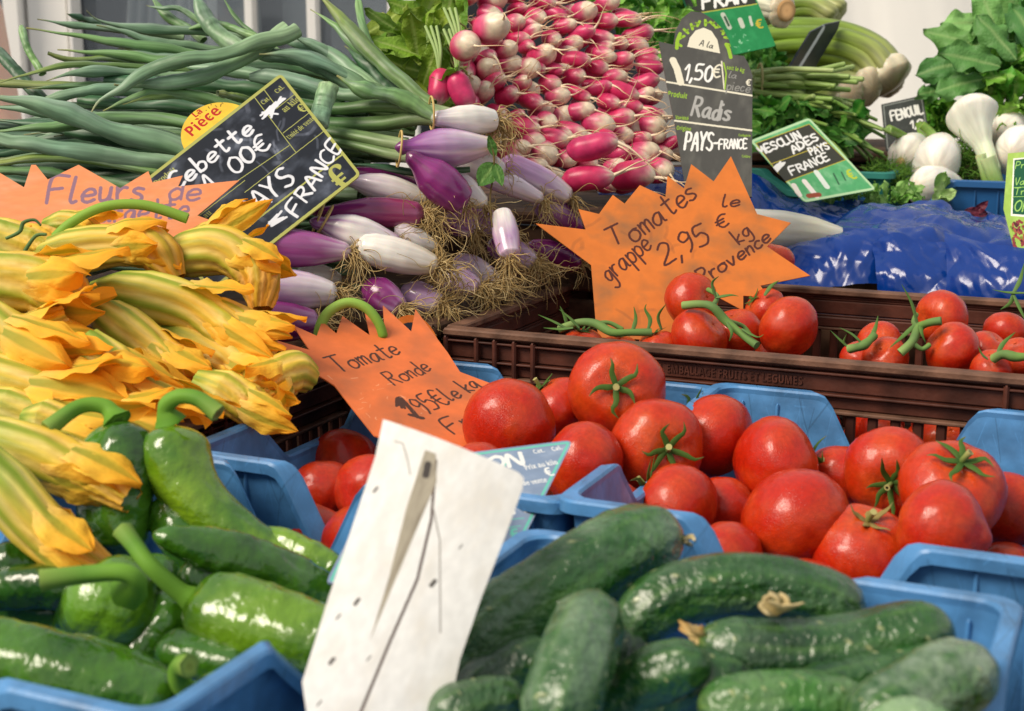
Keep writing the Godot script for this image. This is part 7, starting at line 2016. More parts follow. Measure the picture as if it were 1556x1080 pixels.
	for q: Array in [
		["front_fold", M.bag, 110, 44, 0.012, 9.0, [[Vector3(0.4311,1.1788,-1.6907),Vector3(0.44,1.1875,-1.6844),Vector3(0.4551,1.1953,-1.6779),Vector3(0.4746,1.194,-1.6694),Vector3(0.494,1.192,-1.6608),Vector3(0.5116,1.1915,-1.6525)], [Vector3(0.4301,1.1709,-1.6788),Vector3(0.4403,1.1782,-1.6712),Vector3(0.458,1.1824,-1.6629),Vector3(0.4748,1.1821,-1.6536),Vector3(0.4914,1.1803,-1.644),Vector3(0.5085,1.18,-1.6348)], [Vector3(0.424,1.1539,-1.6446),Vector3(0.4373,1.1551,-1.6367),Vector3(0.4542,1.1563,-1.6287),Vector3(0.4709,1.156,-1.6205),Vector3(0.4867,1.1557,-1.6123),Vector3(0.5038,1.1554,-1.604)], [Vector3(0.4256,1.1253,-1.6386),Vector3(0.4367,1.1255,-1.6284),Vector3(0.4531,1.1272,-1.6185),Vector3(0.4692,1.1274,-1.6083),Vector3(0.4843,1.1276,-1.5982),Vector3(0.5007,1.1278,-1.588)]]],
		["front_fold", M.bag, 110, 44, 0.012, 9.0, [[Vector3(0.5101,1.1909,-1.6575),Vector3(0.5201,1.193,-1.6406),Vector3(0.5298,1.1922,-1.623),Vector3(0.543,1.1892,-1.605),Vector3(0.5779,1.1864,-1.5871),Vector3(0.6302,1.1829,-1.569)], [Vector3(0.5039,1.18,-1.6348),Vector3(0.5159,1.182,-1.6199),Vector3(0.5276,1.1811,-1.6043),Vector3(0.5435,1.1773,-1.5882),Vector3(0.5772,1.1751,-1.5724),Vector3(0.6263,1.1715,-1.5563)], [Vector3(0.4948,1.1569,-1.6044),Vector3(0.5083,1.1561,-1.5899),Vector3(0.5245,1.1553,-1.5754),Vector3(0.5418,1.1546,-1.561),Vector3(0.5732,1.154,-1.5465),Vector3(0.6183,1.1506,-1.5315)], [Vector3(0.4902,1.1292,-1.5883),Vector3(0.5058,1.1284,-1.5759),Vector3(0.5226,1.1275,-1.5634),Vector3(0.5404,1.1267,-1.551),Vector3(0.5725,1.1274,-1.5389),Vector3(0.6183,1.1253,-1.5262)]]],
		["side_fold", M.bag, 90, 40, 0.012, 9.0, [[Vector3(0.3278,1.149,-1.7662),Vector3(0.342,1.1603,-1.7563),Vector3(0.3673,1.1683,-1.7457),Vector3(0.3971,1.1746,-1.7348),Vector3(0.4264,1.1809,-1.7239),Vector3(0.4553,1.1886,-1.7132)], [Vector3(0.3239,1.1422,-1.7341),Vector3(0.343,1.1499,-1.7255),Vector3(0.3667,1.1561,-1.7166),Vector3(0.3932,1.1622,-1.7077),Vector3(0.4194,1.1682,-1.6987),Vector3(0.4516,1.1757,-1.6901)], [Vector3(0.3197,1.1248,-1.6896),Vector3(0.3406,1.1258,-1.6836),Vector3(0.363,1.1283,-1.678),Vector3(0.3891,1.1308,-1.6724),Vector3(0.4119,1.1348,-1.6671),Vector3(0.4478,1.1388,-1.6618)]]],
		["heaped_fold", M.bag, 150, 70, 0.022, 7.0, [[Vector3(0.3605,1.151,-1.8893),Vector3(0.4014,1.1672,-1.8865),Vector3(0.4377,1.1817,-1.8835),Vector3(0.4529,1.1977,-1.8807),Vector3(0.4827,1.2085,-1.8769),Vector3(0.5296,1.2176,-1.8726),Vector3(0.5676,1.2182,-1.8666),Vector3(0.595,1.2036,-1.8574),Vector3(0.6376,1.1976,-1.85),Vector3(0.6475,1.1782,-1.8398),Vector3(0.7169,1.1606,-1.83)], [Vector3(0.347,1.1533,-1.808),Vector3(0.3878,1.1672,-1.8048),Vector3(0.4233,1.1795,-1.8012),Vector3(0.4436,1.1883,-1.797),Vector3(0.4721,1.1988,-1.793),Vector3(0.5069,1.206,-1.7884),Vector3(0.5432,1.205,-1.7821),Vector3(0.5726,1.1944,-1.7737),Vector3(0.6052,1.1903,-1.7667),Vector3(0.6211,1.1782,-1.758),Vector3(0.6939,1.1646,-1.749)], [Vector3(0.3366,1.1547,-1.7265),Vector3(0.3739,1.1649,-1.7225),Vector3(0.4078,1.1751,-1.7186),Vector3(0.4335,1.1806,-1.7136),Vector3(0.459,1.1876,-1.7089),Vector3(0.489,1.1883,-1.7029),Vector3(0.5204,1.1844,-1.696),Vector3(0.5516,1.1806,-1.6891),Vector3(0.5794,1.1768,-1.6821),Vector3(0.6039,1.173,-1.6752),Vector3(0.6701,1.1662,-1.6676)], [Vector3(0.3378,1.1294,-1.711),Vector3(0.3715,1.1305,-1.7041),Vector3(0.405,1.1332,-1.6975),Vector3(0.4302,1.1343,-1.6905),Vector3(0.4552,1.1354,-1.6836),Vector3(0.4847,1.1349,-1.6764),Vector3(0.5155,1.1329,-1.6688),Vector3(0.5461,1.131,-1.6612),Vector3(0.5732,1.1306,-1.654),Vector3(0.5971,1.1287,-1.6464),Vector3(0.6622,1.1253,-1.6386)]]],
		["rear_fold", M.bag, 150, 34, 0.009, 10.0, [[Vector3(0.1081,1.2289,-1.8444),Vector3(0.1561,1.2393,-1.8606),Vector3(0.2091,1.2534,-1.8776),Vector3(0.2629,1.254,-1.8918),Vector3(0.3174,1.2426,-1.9035),Vector3(0.3551,1.2277,-1.9144),Vector3(0.3843,1.2125,-1.9252),Vector3(0.4408,1.2059,-1.9379),Vector3(0.5116,1.2028,-1.9513)], [Vector3(0.1112,1.2225,-1.8226),Vector3(0.1541,1.2298,-1.8343),Vector3(0.2061,1.2372,-1.8461),Vector3(0.2585,1.2397,-1.8568),Vector3(0.3116,1.2253,-1.864),Vector3(0.3565,1.2075,-1.8705),Vector3(0.4019,1.1979,-1.8787),Vector3(0.4478,1.19,-1.8873),Vector3(0.5029,1.1854,-1.8965)], [Vector3(0.1141,1.2098,-1.7994),Vector3(0.1608,1.2104,-1.8098),Vector3(0.2207,1.2126,-1.8205),Vector3(0.2642,1.2132,-1.8308),Vector3(0.3167,1.1989,-1.838),Vector3(0.3613,1.1911,-1.8466),Vector3(0.4063,1.1849,-1.8555),Vector3(0.4517,1.177,-1.8641),Vector3(0.4976,1.1724,-1.8733)]]]]:
		var fb := Buf.new()
		skin(fb, q[6], q[2], q[3], q[4], q[5], W)
		part(q[0], fb, q[1], film)
	var b1 := Buf.new()
	for q: Array in [["long smooth white vegetable lying in the blue film", [Vector3(0.2628,1.1854,-1.8148),Vector3(0.3122,1.1837,-1.8076),Vector3(0.3653,1.1813,-1.8002),Vector3(0.4223,1.1755,-1.7922)], 0.0235], ["white vegetable half seen through the top of the film heap", [Vector3(0.4638,1.1641,-1.9124),Vector3(0.5011,1.1774,-1.905),Vector3(0.5469,1.182,-1.8958),Vector3(0.579,1.1763,-1.8844)], 0.0211], ["white vegetable wrapped in the film beside the price card", [Vector3(0.4257,1.1465,-1.8576),Vector3(0.4648,1.1571,-1.8429),Vector3(0.5031,1.1643,-1.8273),Vector3(0.5407,1.1648,-1.8104)], 0.0204]]:
		var m := thing("white_radish", q[0], "white radish", q[1][0], 0.0, "white vegetables in the blue film")
		b1 = Buf.new()
		bulb_vegetable(b1, q[1], q[2], [0.9, 1.0, 1.0, 0.8, 0.4], [hx("f6f5ee"), hx("f8f6ee"), hx("f4f0d4"), hx("f6f5ee")], 0.0)
		part("root", b1, M.white_bulb, m)

func rounded_quad(c: Array, r: float) -> Array:
	var out := []
	for i in 4:
		var a: Vector2 = c[(i + 3) % 4]
		var q: Vector2 = c[i]
		var e: Vector2 = c[(i + 1) % 4]
		var u := (a - q).normalized() * r
		var v := (e - q).normalized() * r
		for k in 5:
			var t := k / 4.0
			out.append(q + u * (1 - t) * (1 - t) + v * t * t)
	return out

func inset(c: Array, d: float) -> PackedVector2Array:
	var r := Geometry2D.offset_polygon(PackedVector2Array(c), -d)
	return r[0] if r.size() else PackedVector2Array(c)

func ring_line(ink: Ink, c: Array, d: float, pen: float, col: Color) -> void:
	var p := Array(inset(c, d))
	p.append(p[0])
	ink.stroke(p, pen, col)

func smears(ink: Ink, count: int, col: Color, lo: Vector2, hi: Vector2, len: float, pen: float) -> void:
	for i in count:
		var a := Vector2(ra(lo.x, hi.x), ra(lo.y, hi.y))
		var d := Vector2(ra(-1, 1), ra(-1, 1)) * len
		ink.stroke([a, a + d * 0.5 + Vector2(ra(-1, 1), ra(-1, 1)) * len * 0.15, a + d], pen * ra(0.5, 1.5), col)

func cards() -> void:
	rng.seed = 31
	var marker := Color("4a1d12")
	# orange star card with the price of vine tomatoes
	var at := Transform3D(Vector3(0.9709,-0.1729,0.1656),Vector3(0.2369,0.7951,-0.5584),Vector3(-0.0351,0.5813,0.8129),Vector3(0.0286,1.2287,-1.4662))
	var o := sign_at("price_card", "orange star shaped card for vine tomatoes at 2,95 standing in the brown crate", "price card", at)
	var ol := [Vector2(-0.004,-0.0009),Vector2(0.0477,0.0043),Vector2(0.0352,0.0262),Vector2(0.057,0.0254),Vector2(0.0662,0.0507),Vector2(0.0803,0.0434),Vector2(0.0912,0.0684),Vector2(0.12,0.0603),Vector2(0.1171,0.0855),Vector2(0.1367,0.0745),Vector2(0.1386,0.1042),Vector2(0.1652,0.0889),Vector2(0.1773,0.1218),Vector2(0.2158,0.0601),Vector2(0.251,0.0569),Vector2(0.2319,0.0252),Vector2(0.2794,0.0013),Vector2(0.2329,-0.0198),Vector2(0.2428,-0.0312),Vector2(0.2181,-0.0345),Vector2(0.221,-0.0511),Vector2(0.194,-0.0415),Vector2(0.1769,-0.0959),Vector2(0.0871,-0.1126),Vector2(0.0804,-0.0971),Vector2(0.0619,-0.0346)]
	var ink := new_ink(ol, 760, Color("cc7028"), Color("8a5c38"), 0.7, 71)
	smears(ink, 26, Color(0.45, 0.3, 0.2, 0.05), ink.lo + Vector2(0.02, 0.03), ink.lo + Vector2(0.2, 0.14), 0.02, 0.002)
	handwrite(ink, "T", Vector2(0.0783,-0.0092), Vector2(0.0899,0.0012), 0.021, 0.0011, marker)
	handwrite(ink, "omates", Vector2(0.0984,0), Vector2(0.1526,0.0675), 0.026, 0.0011, marker)
	handwrite(ink, "grappe", Vector2(0.0843,-0.0495), Vector2(0.119,-0.0001), 0.024, 0.001, marker)
	handwrite(ink, "2,95", Vector2(0.1349,-0.0182), Vector2(0.1754,0.0188), 0.024, 0.0011, marker)
	handwrite(ink, "€", Vector2(0.1808,0.0341), Vector2(0.1902,0.0425), 0.014, 0.001, marker)
	handwrite(ink, "le", Vector2(0.1787,0.0606), Vector2(0.1956,0.0659), 0.014, 0.001, marker)
	handwrite(ink, "kg", Vector2(0.2034,0.022), Vector2(0.2143,0.0369), 0.017, 0.001, marker)
	handwrite(ink, "Provence", Vector2(0.1752,-0.0306), Vector2(0.2352,0.0338), 0.016, 0.0011, marker)
	card("star_card", ink, ol, Transform3D(), o, 0.0012, 0.55, Vector3(0.003, 0.002, 0.002))
	# orange star card with the price of round tomatoes
	at = Transform3D(Vector3(0.975,-0.2223,-0.0053),Vector3(0.0641,0.3039,-0.9505),Vector3(0.2129,0.9264,0.3105),Vector3(-0.2125,1.1632,-1.1918))
	o = sign_at("price_card", "orange star shaped card for round tomatoes at 1,95 above the shaded tray", "price card", at)
	ol = [Vector2(-0.0083,-0.0014),Vector2(0.0408,-0.0038),Vector2(0.0197,0.0302),Vector2(0.0422,0.0225),Vector2(0.042,0.049),Vector2(0.0576,0.0342),Vector2(0.0575,0.0661),Vector2(0.0862,0.0435),Vector2(0.0756,0.0809),Vector2(0.097,0.0594),Vector2(0.0894,0.0989),Vector2(0.1205,0.0639),Vector2(0.1192,0.1025),Vector2(0.1563,0.0401),Vector2(0.1703,0.0126),Vector2(0.2028,0.0007),Vector2(0.1974,-0.0525),Vector2(0.2073,-0.1075),Vector2(0.1525,-0.1191),Vector2(0.1133,-0.1116),Vector2(0.0707,-0.0504)]
	ink = new_ink(ol, 760, Color("d9703a"), Color("a8603c"), 0.65, 75)
	var grey_m := Color("4a2c20")
	handwrite(ink, "Tomate", Vector2(0.0709,-0.0287), Vector2(0.1172,0.0253), 0.024, 0.0010, grey_m)
	handwrite(ink, "Ronde", Vector2(0.1187,-0.028), Vector2(0.1463,0.008), 0.020, 0.0009, grey_m)
	handwrite(ink, "1", Vector2(0.1375,-0.0766), Vector2(0.1432,-0.0702), 0.030, 0.0011, grey_m, true)
	handwrite(ink, "95€", Vector2(0.1501,-0.0634), Vector2(0.1673,-0.0377), 0.024, 0.0010, grey_m)
	handwrite(ink, "le kg", Vector2(0.1682,-0.0353), Vector2(0.1893,-0.0049), 0.020, 0.0010, grey_m)
	handwrite(ink, "France", Vector2(0.1754,-0.0833), Vector2(0.2178,-0.0234), 0.020, 0.0010, grey_m)
	for q: Array in [[Vector2(0.1247,-0.0469), Vector2(0.1297,-0.0594)], [Vector2(0.1375,-0.0685), Vector2(0.1464,-0.069)]]:
		for i in 7: ink.stroke([q[0] + Vector2(ra(-1, 1), ra(-1, 1)) * 0.002, q[1] + Vector2(ra(-1, 1), ra(-1, 1)) * 0.002], 0.0011, grey_m)
	smears(ink, 30, Color(0.95, 0.8, 0.7, 0.10), ink.lo + Vector2(0.05, 0.03), ink.lo + Vector2(0.16, 0.09), 0.006, 0.0005)
	card("star_card", ink, ol, Transform3D(), o, 0.0012, 0.5, Vector3(0.004, 0.003, 0.004))
	# orange card for the courgette flowers
	at = Transform3D(Vector3(0.9906,0.0327,-0.1328),Vector3(-0.0959,0.8584,-0.504),Vector3(0.0975,0.512,0.8534),Vector3(-0.4716,1.2722,-1.3118))
	o = sign_at("price_card", "pale orange star shaped card for courgette flowers behind the blossoms", "price card", at)
	ol = [Vector2(-0.053,0.0193),Vector2(-0.0243,0.0382),Vector2(-0.0004,0.0249),Vector2(0.0216,0.009),Vector2(0.0279,0.0316),Vector2(0.032,0.0314),Vector2(0.0428,0.016),Vector2(0.0707,0.0296),Vector2(0.1083,0.004),Vector2(0.1343,0.0197),Vector2(0.1378,0.008),Vector2(0.1657,0.0134),Vector2(0.1612,0.0027),Vector2(0.2178,0.0054),Vector2(0.178,-0.0278),Vector2(0.2142,-0.0444),Vector2(0.1774,-0.0505),Vector2(-0.0513,-0.0402)]
	ink = new_ink(ol, 640, Color("ea905c"), Color("dda07c"), 0.5, 79)
	handwrite(ink, "Fleurs", Vector2(0.0412,-0.0074), Vector2(0.1273,-0.0091), 0.026, 0.0016, Color("8d6a80"))
	handwrite(ink, "de", Vector2(0.1519,-0.0103), Vector2(0.1796,-0.0117), 0.022, 0.0013, Color("8d6a80"))
	handwrite(ink, "courgette", Vector2(0.0649,-0.0299), Vector2(0.1689,-0.0287), 0.022, 0.0013, Color("8d6a80"))
	card("star_card", ink, ol, Transform3D(), o, 0.0012, 0.5, Vector3(0.002, 0.001, 0.002))
	# black price slate of the spring onions
	at = Transform3D(Vector3(0.665,0.5511,-0.504),Vector3(-0.7421,0.5635,-0.3629),Vector3(0.0841,0.6154,0.7837),Vector3(-0.3461,1.2879,-1.3714))
	o = sign_at("price_slate", "tilted black price slate with white paint writing among the onion leaves", "price slate", at)
	var q4 := [Vector2(-0.0264,0),Vector2(0.1712,0),Vector2(0.1418,-0.1416),Vector2(-0.0484,-0.1344)]
	ol = rounded_quad(q4, 0.006)
	ink = new_ink(ol, 820, Color("1f232c"), Color("59606e"), 0.7, 83)
	var olive := Color("a9ab5c")
	var wp := Color(0.88, 0.89, 0.91, 0.62)
	smears(ink, 60, Color(0.75, 0.78, 0.85, 0.06), ink.lo + Vector2(0.02, 0.02), ink.lo + Vector2(0.2, 0.2), 0.02, 0.002)
	ring_line(ink, ol, 0.0016, 0.0017, olive)
	for s: Array in [[Vector2(0.1321,-0.0023), Vector2(0.1151,-0.0782)], [Vector2(0.1451,-0.0027), Vector2(0.1402,-0.0237)], [Vector2(0.1378,-0.0281), Vector2(0.164,-0.0281)], [Vector2(0.1221,-0.0535), Vector2(0.1585,-0.0541)], [Vector2(0.0487,-0.0772), Vector2(0.152,-0.0799)], [Vector2(0.0521,-0.0627), Vector2(0.1159,-0.0682)], [Vector2(-0.0096,-0.0656), Vector2(0.058,-0.0674)]]: ink.stroke(s, 0.0004, olive)
	ink.stroke([Vector2(-0.013,-0.1052), Vector2(0.1446,-0.1119), Vector2(0.1499,-0.1084), Vector2(0.1512,-0.0989)], 0.0009, olive)
	var ser := "Droid Serif"
	print_on(ink, "Cat.", Vector2(0.1321,-0.0135), Vector2(0.1421,-0.0133), olive, ser, 1.3)
	print_on(ink, "Cal.", Vector2(0.1512,-0.0132), Vector2(0.1613,-0.013), olive, ser, 1.3)
	print_on(ink, "au kilo", Vector2(0.1407,-0.0343), Vector2(0.1619,-0.0339), olive, ser, 1.5)
	print_on(ink, "€", Vector2(0.1522,-0.0457), Vector2(0.1598,-0.0453), olive, ser)
	print_on(ink, "Unité de vente", Vector2(0.121,-0.0611), Vector2(0.1568,-0.0613), olive, ser, 1.5)
	print_on(ink, "€", Vector2(0.1159,-0.1307), Vector2(0.1354,-0.1309), olive, ser, 1.15)
	print_on(ink, "Produit", Vector2(-0.0044,-0.0104), Vector2(0.0204,-0.0108), olive, ser, 1.2)
	print_on(ink, "au", Vector2(0.003,-0.07), Vector2(0.0113,-0.0701), olive, ser, 1.2)
	handwrite(ink, "Cebette", Vector2(0.0036,-0.031), Vector2(0.1033,-0.0316), 0.019, 0.0013, wp, true)
	handwrite(ink, "1", Vector2(0.0287,-0.0604), Vector2(0.0344,-0.0597), 0.024, 0.0013, wp, true)
	handwrite(ink, "00€", Vector2(0.0554,-0.0574), Vector2(0.1037,-0.056), 0.018, 0.0012, wp, true)
	handwrite(ink, "PAYS", Vector2(0.0285,-0.104), Vector2(0.0912,-0.1017), 0.021, 0.0012, wp, true)
	handwrite(ink, "FRANCE", Vector2(0.0649,-0.1323), Vector2(0.1527,-0.1047), 0.015, 0.0011, wp, true)
	for i in 9: ink.stroke([Vector2(0.1254,-0.027) + Vector2(ra(-1, 1), ra(-1, 1)) * 0.006, Vector2(0.1434,-0.0269) + Vector2(ra(-1, 1), ra(-1, 1)) * 0.010], 0.0012, wp)
	for i in 6: ink.stroke([Vector2(0.0405,-0.1182) + Vector2(ra(-1, 1), ra(-1, 1)) * 0.005, Vector2(0.0556,-0.1177) + Vector2(ra(-1, 1), ra(-1, 1)) * 0.008], 0.0012, wp)
	card("slate", ink, ol, Transform3D(), o, 0.002, 0.32)
	var ring := []
	var rc := Vector2(0.0785,-0.0125)
	for i in 48: ring.append(rc + Vector2(cos(TAU * i / 48), sin(TAU * i / 48)) * 0.0385)
	var ink2 := new_ink(ring, 300, Color("e9c33c"), Color("c9a238"), 0.4, 87)
	print_on(ink2, "La", Vector2(0.0749,0.0229), Vector2(0.0842,0.0226), Color("b3231d"), "Droid Sans", 1.0)
	print_on(ink2, "Pièce", Vector2(0.0571,0.0109), Vector2(0.0971,0.0121), Color("b3231d"), "Droid Sans", 1.0)
	smears(ink2, 14, Color(0.35, 0.25, 0.1, 0.25), rc + Vector2(0.0, 0.02), rc + Vector2(0.03, 0.035), 0.003, 0.0004)
	card("yellow_disc", ink2, ring, Transform3D(Basis(), Vector3(0, 0, -0.003)), o, 0.0015, 0.4)
	# grey slate with an arched top for the radishes
	at = Transform3D(Vector3(0.9791,-0.1546,0.1321),Vector3(0.2002,0.8469,-0.4926),Vector3(-0.0357,0.5087,0.8602),Vector3(0.1841,1.3689,-1.7308))
	o = sign_at("price_slate", "grey slate with an arched leafy top priced 1,50 for radishes", "price slate", at)
	ol = [Vector2(-0.0177,0.0524),Vector2(0.0002,0.0511),Vector2(-0.0006,0.0703),Vector2(0.0044,0.0889),Vector2(0.0137,0.1008),Vector2(0.0273,0.1014),Vector2(0.0422,0.0939),Vector2(0.0561,0.0824),Vector2(0.0654,0.0685),Vector2(0.0722,0.0504),Vector2(0.0856,0.0511),Vector2(0.0916,0.043),Vector2(0.0995,0.0273),Vector2(0.1222,-0.1307),Vector2(0.0462,-0.1364),Vector2(0.0206,-0.0569),Vector2(0,0)]
	ink = new_ink(ol, 520, Color("4a4a47"), Color("62625c"), 0.6, 91)
	var cream := Color("dcd8c4")
	var lime := Color("8fb82e")
	var disc := PackedVector2Array([Vector2(0.017,0.0514),Vector2(0.018,0.0644),Vector2(0.0235,0.0756),Vector2(0.0322,0.0809),Vector2(0.0423,0.0781),Vector2(0.0513,0.0668),Vector2(0.0572,0.0495)])
	ink.area(disc, cream)
	handwrite(ink, "A la", Vector2(0.0307,0.0557), Vector2(0.0468,0.055), 0.008, 0.0005, Color("4a4a44"))
	for k in 11:
		var t := PI * (k + 0.3) / 11.6
		var c := Vector2(0.0373,0.0496) + Vector2(-cos(t) * 0.031, sin(t) * 0.039)
		var d := Vector2(ra(-1, 1), ra(-1, 1)).normalized() * 0.0035
		ink.stroke([c - d, c + d], 0.0017, lime)
		ink.stroke([c, c + Vector2(-d.y, d.x)], 0.0011, lime.darkened(0.2))
	for s: Array in [[Vector2(0.0048,0.0473), Vector2(0.0038,0.0582), Vector2(0.0055,0.0677)], [Vector2(0.0704,0.0465), Vector2(0.0664,0.0567), Vector2(0.0622,0.0633)]]: ink.stroke(s, 0.0022, lime)
	ink.stroke([Vector2(0,0), Vector2(0.1027,0)], 0.0012, cream)
	ink.stroke([Vector2(0.0186,-0.0493), Vector2(0.1096,-0.0457)], 0.0012, cream)
	ink.stroke([Vector2(0.0604,0.0392), Vector2(0.0692,0.0028)], 0.0008, cream)
	ink.stroke([Vector2(0.063,0.0378), Vector2(0.0683,0.0243), Vector2(0.07,0.0029)], 0.0008, lime)
	ink.stroke([Vector2(0.0029,0.0305), Vector2(0.0093,0.0207), Vector2(0.0171,0.0022)], 0.0042, cream)
	var wc := Color("e8e8e4")
	handwrite(ink, "1,50", Vector2(0.0204,0.0064), Vector2(0.0522,0.0105), 0.021, 0.0011, wc, true)
	handwrite(ink, "€", Vector2(0.052,0.0168), Vector2(0.0614,0.0176), 0.017, 0.0011, cream)
	print_on(ink, "€", Vector2(0.0932,0.0162), Vector2(0.0995,0.0165), cream)
	handwrite(ink, "la", Vector2(0.0714,0.0194), Vector2(0.0809,0.0194), 0.009, 0.0005, Color("8a8a86"))
	handwrite(ink, "pièce".replace("è", "e"), Vector2(0.0724,0.0025), Vector2(0.099,0.0038), 0.013, 0.0006, Color("8a8a86"))
	handwrite(ink, "Radis", Vector2(0.0365,-0.0389), Vector2(0.081,-0.0378), 0.025, 0.0015, Color("a5a5a2"), true)
	handwrite(ink, "PAYS-", Vector2(0.036,-0.0839), Vector2(0.0742,-0.0794), 0.023, 0.0012, wc, true)
	handwrite(ink, "FRANCE", Vector2(0.0754,-0.0766), Vector2(0.1069,-0.0699), 0.012, 0.0010, wc)
	for s: Array in [["Produit", Vector2(0.005,-0.0153), Vector2(0.0278,-0.0147)], ["Variété", Vector2(0.0186,-0.0449), Vector2(0.0341,-0.0438)], ["Origine", Vector2(0.0224,-0.0583), Vector2(0.0394,-0.057)], ["soit le kg", Vector2(0.0678,0.0323), Vector2(0.0893,0.0317)], ["Catégorie", Vector2(0.0953,-0.0545), Vector2(0.1091,-0.0529)], ["Calibre", Vector2(0.1032,-0.081), Vector2(0.1131,-0.08)]]: print_on(ink, s[0], s[1], s[2], lime, "Droid Sans", 1.5)
	card("slate", ink, ol, Transform3D(), o, 0.003, 0.5)
	# printed green card for the salad mix
	at = Transform3D(Vector3(0.8158,0.2548,-0.5191),Vector3(-0.5379,0.6639,-0.5195),Vector3(0.2123,0.703,0.6787),Vector3(0.3174,1.2887,-1.9183))
	o = sign_at("price_card", "printed green and black card for salad leaning in the blue film", "price card", at)
	q4 = [Vector2(0,0),Vector2(0.1098,0),Vector2(0.1147,-0.14),Vector2(0.0022,-0.1162)]
	ol = rounded_quad(q4, 0.006)
	ink = new_ink(ol, 420, Color("55a86c"), Color("a8d4a8"), 0.5, 95)
	ring_line(ink, ol, 0.002, 0.0018, Color("b8d8a8"))
	ink.area(PackedVector2Array([Vector2(0.005,-0.0071),Vector2(0.1016,-0.0096),Vector2(0.1082,-0.0812),Vector2(-0.0008,-0.0775)]), Color("3a3a30"))
	ring_line(ink, [Vector2(0.005,-0.0071),Vector2(0.1016,-0.0096),Vector2(0.1082,-0.0812),Vector2(-0.0008,-0.0775)], 0.0, 0.0006, Color("b8a838"))
	ink.stroke([Vector2(0.0002,-0.0448), Vector2(0.1047,-0.0481)], 0.0006, Color("b8a838"))
	handwrite(ink, "MESCLUN", Vector2(-0.0025,-0.0264), Vector2(0.0735,-0.0251), 0.012, 0.0014, wc, true)
	handwrite(ink, "ADES", Vector2(0.0454,-0.0425), Vector2(0.0957,-0.0368), 0.011, 0.0014, wc, true)
	handwrite(ink, "PAYS", Vector2(0.0665,-0.055), Vector2(0.1,-0.0563), 0.011, 0.0013, wc, true)
	handwrite(ink, "FRANCE", Vector2(0.0172,-0.0717), Vector2(0.0863,-0.0721), 0.012, 0.0013, wc, true)
	for i in 6: ink.stroke([Vector2(0.0012,-0.0551) + Vector2(ra(-1, 1), ra(-1, 1)) * 0.004, Vector2(0.0161,-0.0515) + Vector2(ra(-1, 1), ra(-1, 1)) * 0.006], 0.0014, wc)
	for s: Array in [[Vector2(0.0532,-0.0819), Vector2(0.0504,-0.1077), Color("dfe8dc"), 0.0042], [Vector2(0.075,-0.0935), Vector2(0.0696,-0.111), Color("3a6a48"), 0.0013], [Vector2(0.0264,-0.0878), Vector2(0.0255,-0.1142), Color("efe6dc"), 0.0040], [Vector2(0.0077,-0.0872), Vector2(0.0042,-0.1026), Color("e8e0d4"), 0.0040], [Vector2(0.015,-0.1097), Vector2(0.0306,-0.1139), Color("9a4a30"), 0.0036], [Vector2(0.0875,-0.0963), Vector2(0.0834,-0.1094), Color("3a6a48"), 0.0012]]: ink.stroke([s[0], s[1]], s[3], s[2])
	print_on(ink, "€", Vector2(0.0918,-0.1055), Vector2(0.104,-0.1057), Color("b8c838"))
	card("printed_card", ink, ol, Transform3D(), o, 0.0012, 0.35)
	# green card above the arched slate
	at = Transform3D(Vector3(0.9889,0.1452,-0.0306),Vector3(-0.1409,0.8551,-0.499),Vector3(-0.0463,0.4978,0.8661),Vector3(0.2391,1.5342,-2.1233))
	o = sign_at("price_card", "green and black printed card behind the arched grey slate", "price card", at)
	ol = rounded_quad([Vector2(-0.0168,0.0029),Vector2(0.0845,0.0053),Vector2(0.1107,-0.1603),Vector2(0.0112,-0.1667)], 0.004)
	ink = new_ink(ol, 360, Color("1f8048"), Color("3a9a60"), 0.4, 99)
	ink.area(PackedVector2Array([Vector2(-0.0112,-0.0036),Vector2(0.0828,-0.0033),Vector2(0.0975,-0.0894),Vector2(0.0009,-0.0901)]), Color("32362c"))
	ink.stroke([Vector2(0.0009,-0.0901), Vector2(0.0975,-0.0894)], 0.0007, Color("b8b848"))
	handwrite(ink, "FRAN", Vector2(0.021,-0.0838), Vector2(0.0817,-0.0834), 0.020, 0.0019, wc, true)
	for s: Array in [[Vector2(0.0467,-0.098), Vector2(0.0519,-0.1204)], [Vector2(0.0689,-0.1104), Vector2(0.0705,-0.1214)], [Vector2(0.0834,-0.1086), Vector2(0.0837,-0.1215)]]: ink.stroke([s[0], s[1]], 0.0034 if s[0].x < 0.07 else 0.002, Color("b8c0b0"))
	ink.stroke([Vector2(0.0486,-0.1026), Vector2(0.0515,-0.1171)], 0.0016, Color("32503c"))
	print_on(ink, "€", Vector2(0.0891,-0.1225), Vector2(0.0996,-0.1221), Color("b8a830"))
	smears(ink, 14, Color(0.8, 0.9, 0.8, 0.25), Vector2(0.0534,-0.1612), Vector2(0.0733,-0.1262), 0.004, 0.0006)
	card("printed_card", ink, ol, Transform3D(), o, 0.0012, 0.35)
	# small dark slate by the fennel
	at = Transform3D(Vector3(0.9787,0.2008,-0.0423),Vector3(-0.198,0.8695,-0.4525),Vector3(-0.0541,0.4513,0.8908),Vector3(0.5773,1.3252,-2.253))
	o = sign_at("price_slate", "small dark slate for fennel standing behind the bulbs", "price slate", at)
	ol = [Vector2(-0.001,0.0002),Vector2(0.0654,0.0011),Vector2(0.0552,-0.0761),Vector2(-0.0148,-0.0771)]
	ink = new_ink(ol, 260, Color("3c403e"), Color("565b58"), 0.5, 103)
	ring_line(ink, ol, 0.003, 0.0008, Color("8a908c"))
	handwrite(ink, "FENOUIL", Vector2(0.0075,-0.0302), Vector2(0.0573,-0.0279), 0.015, 0.0014, wc, true)
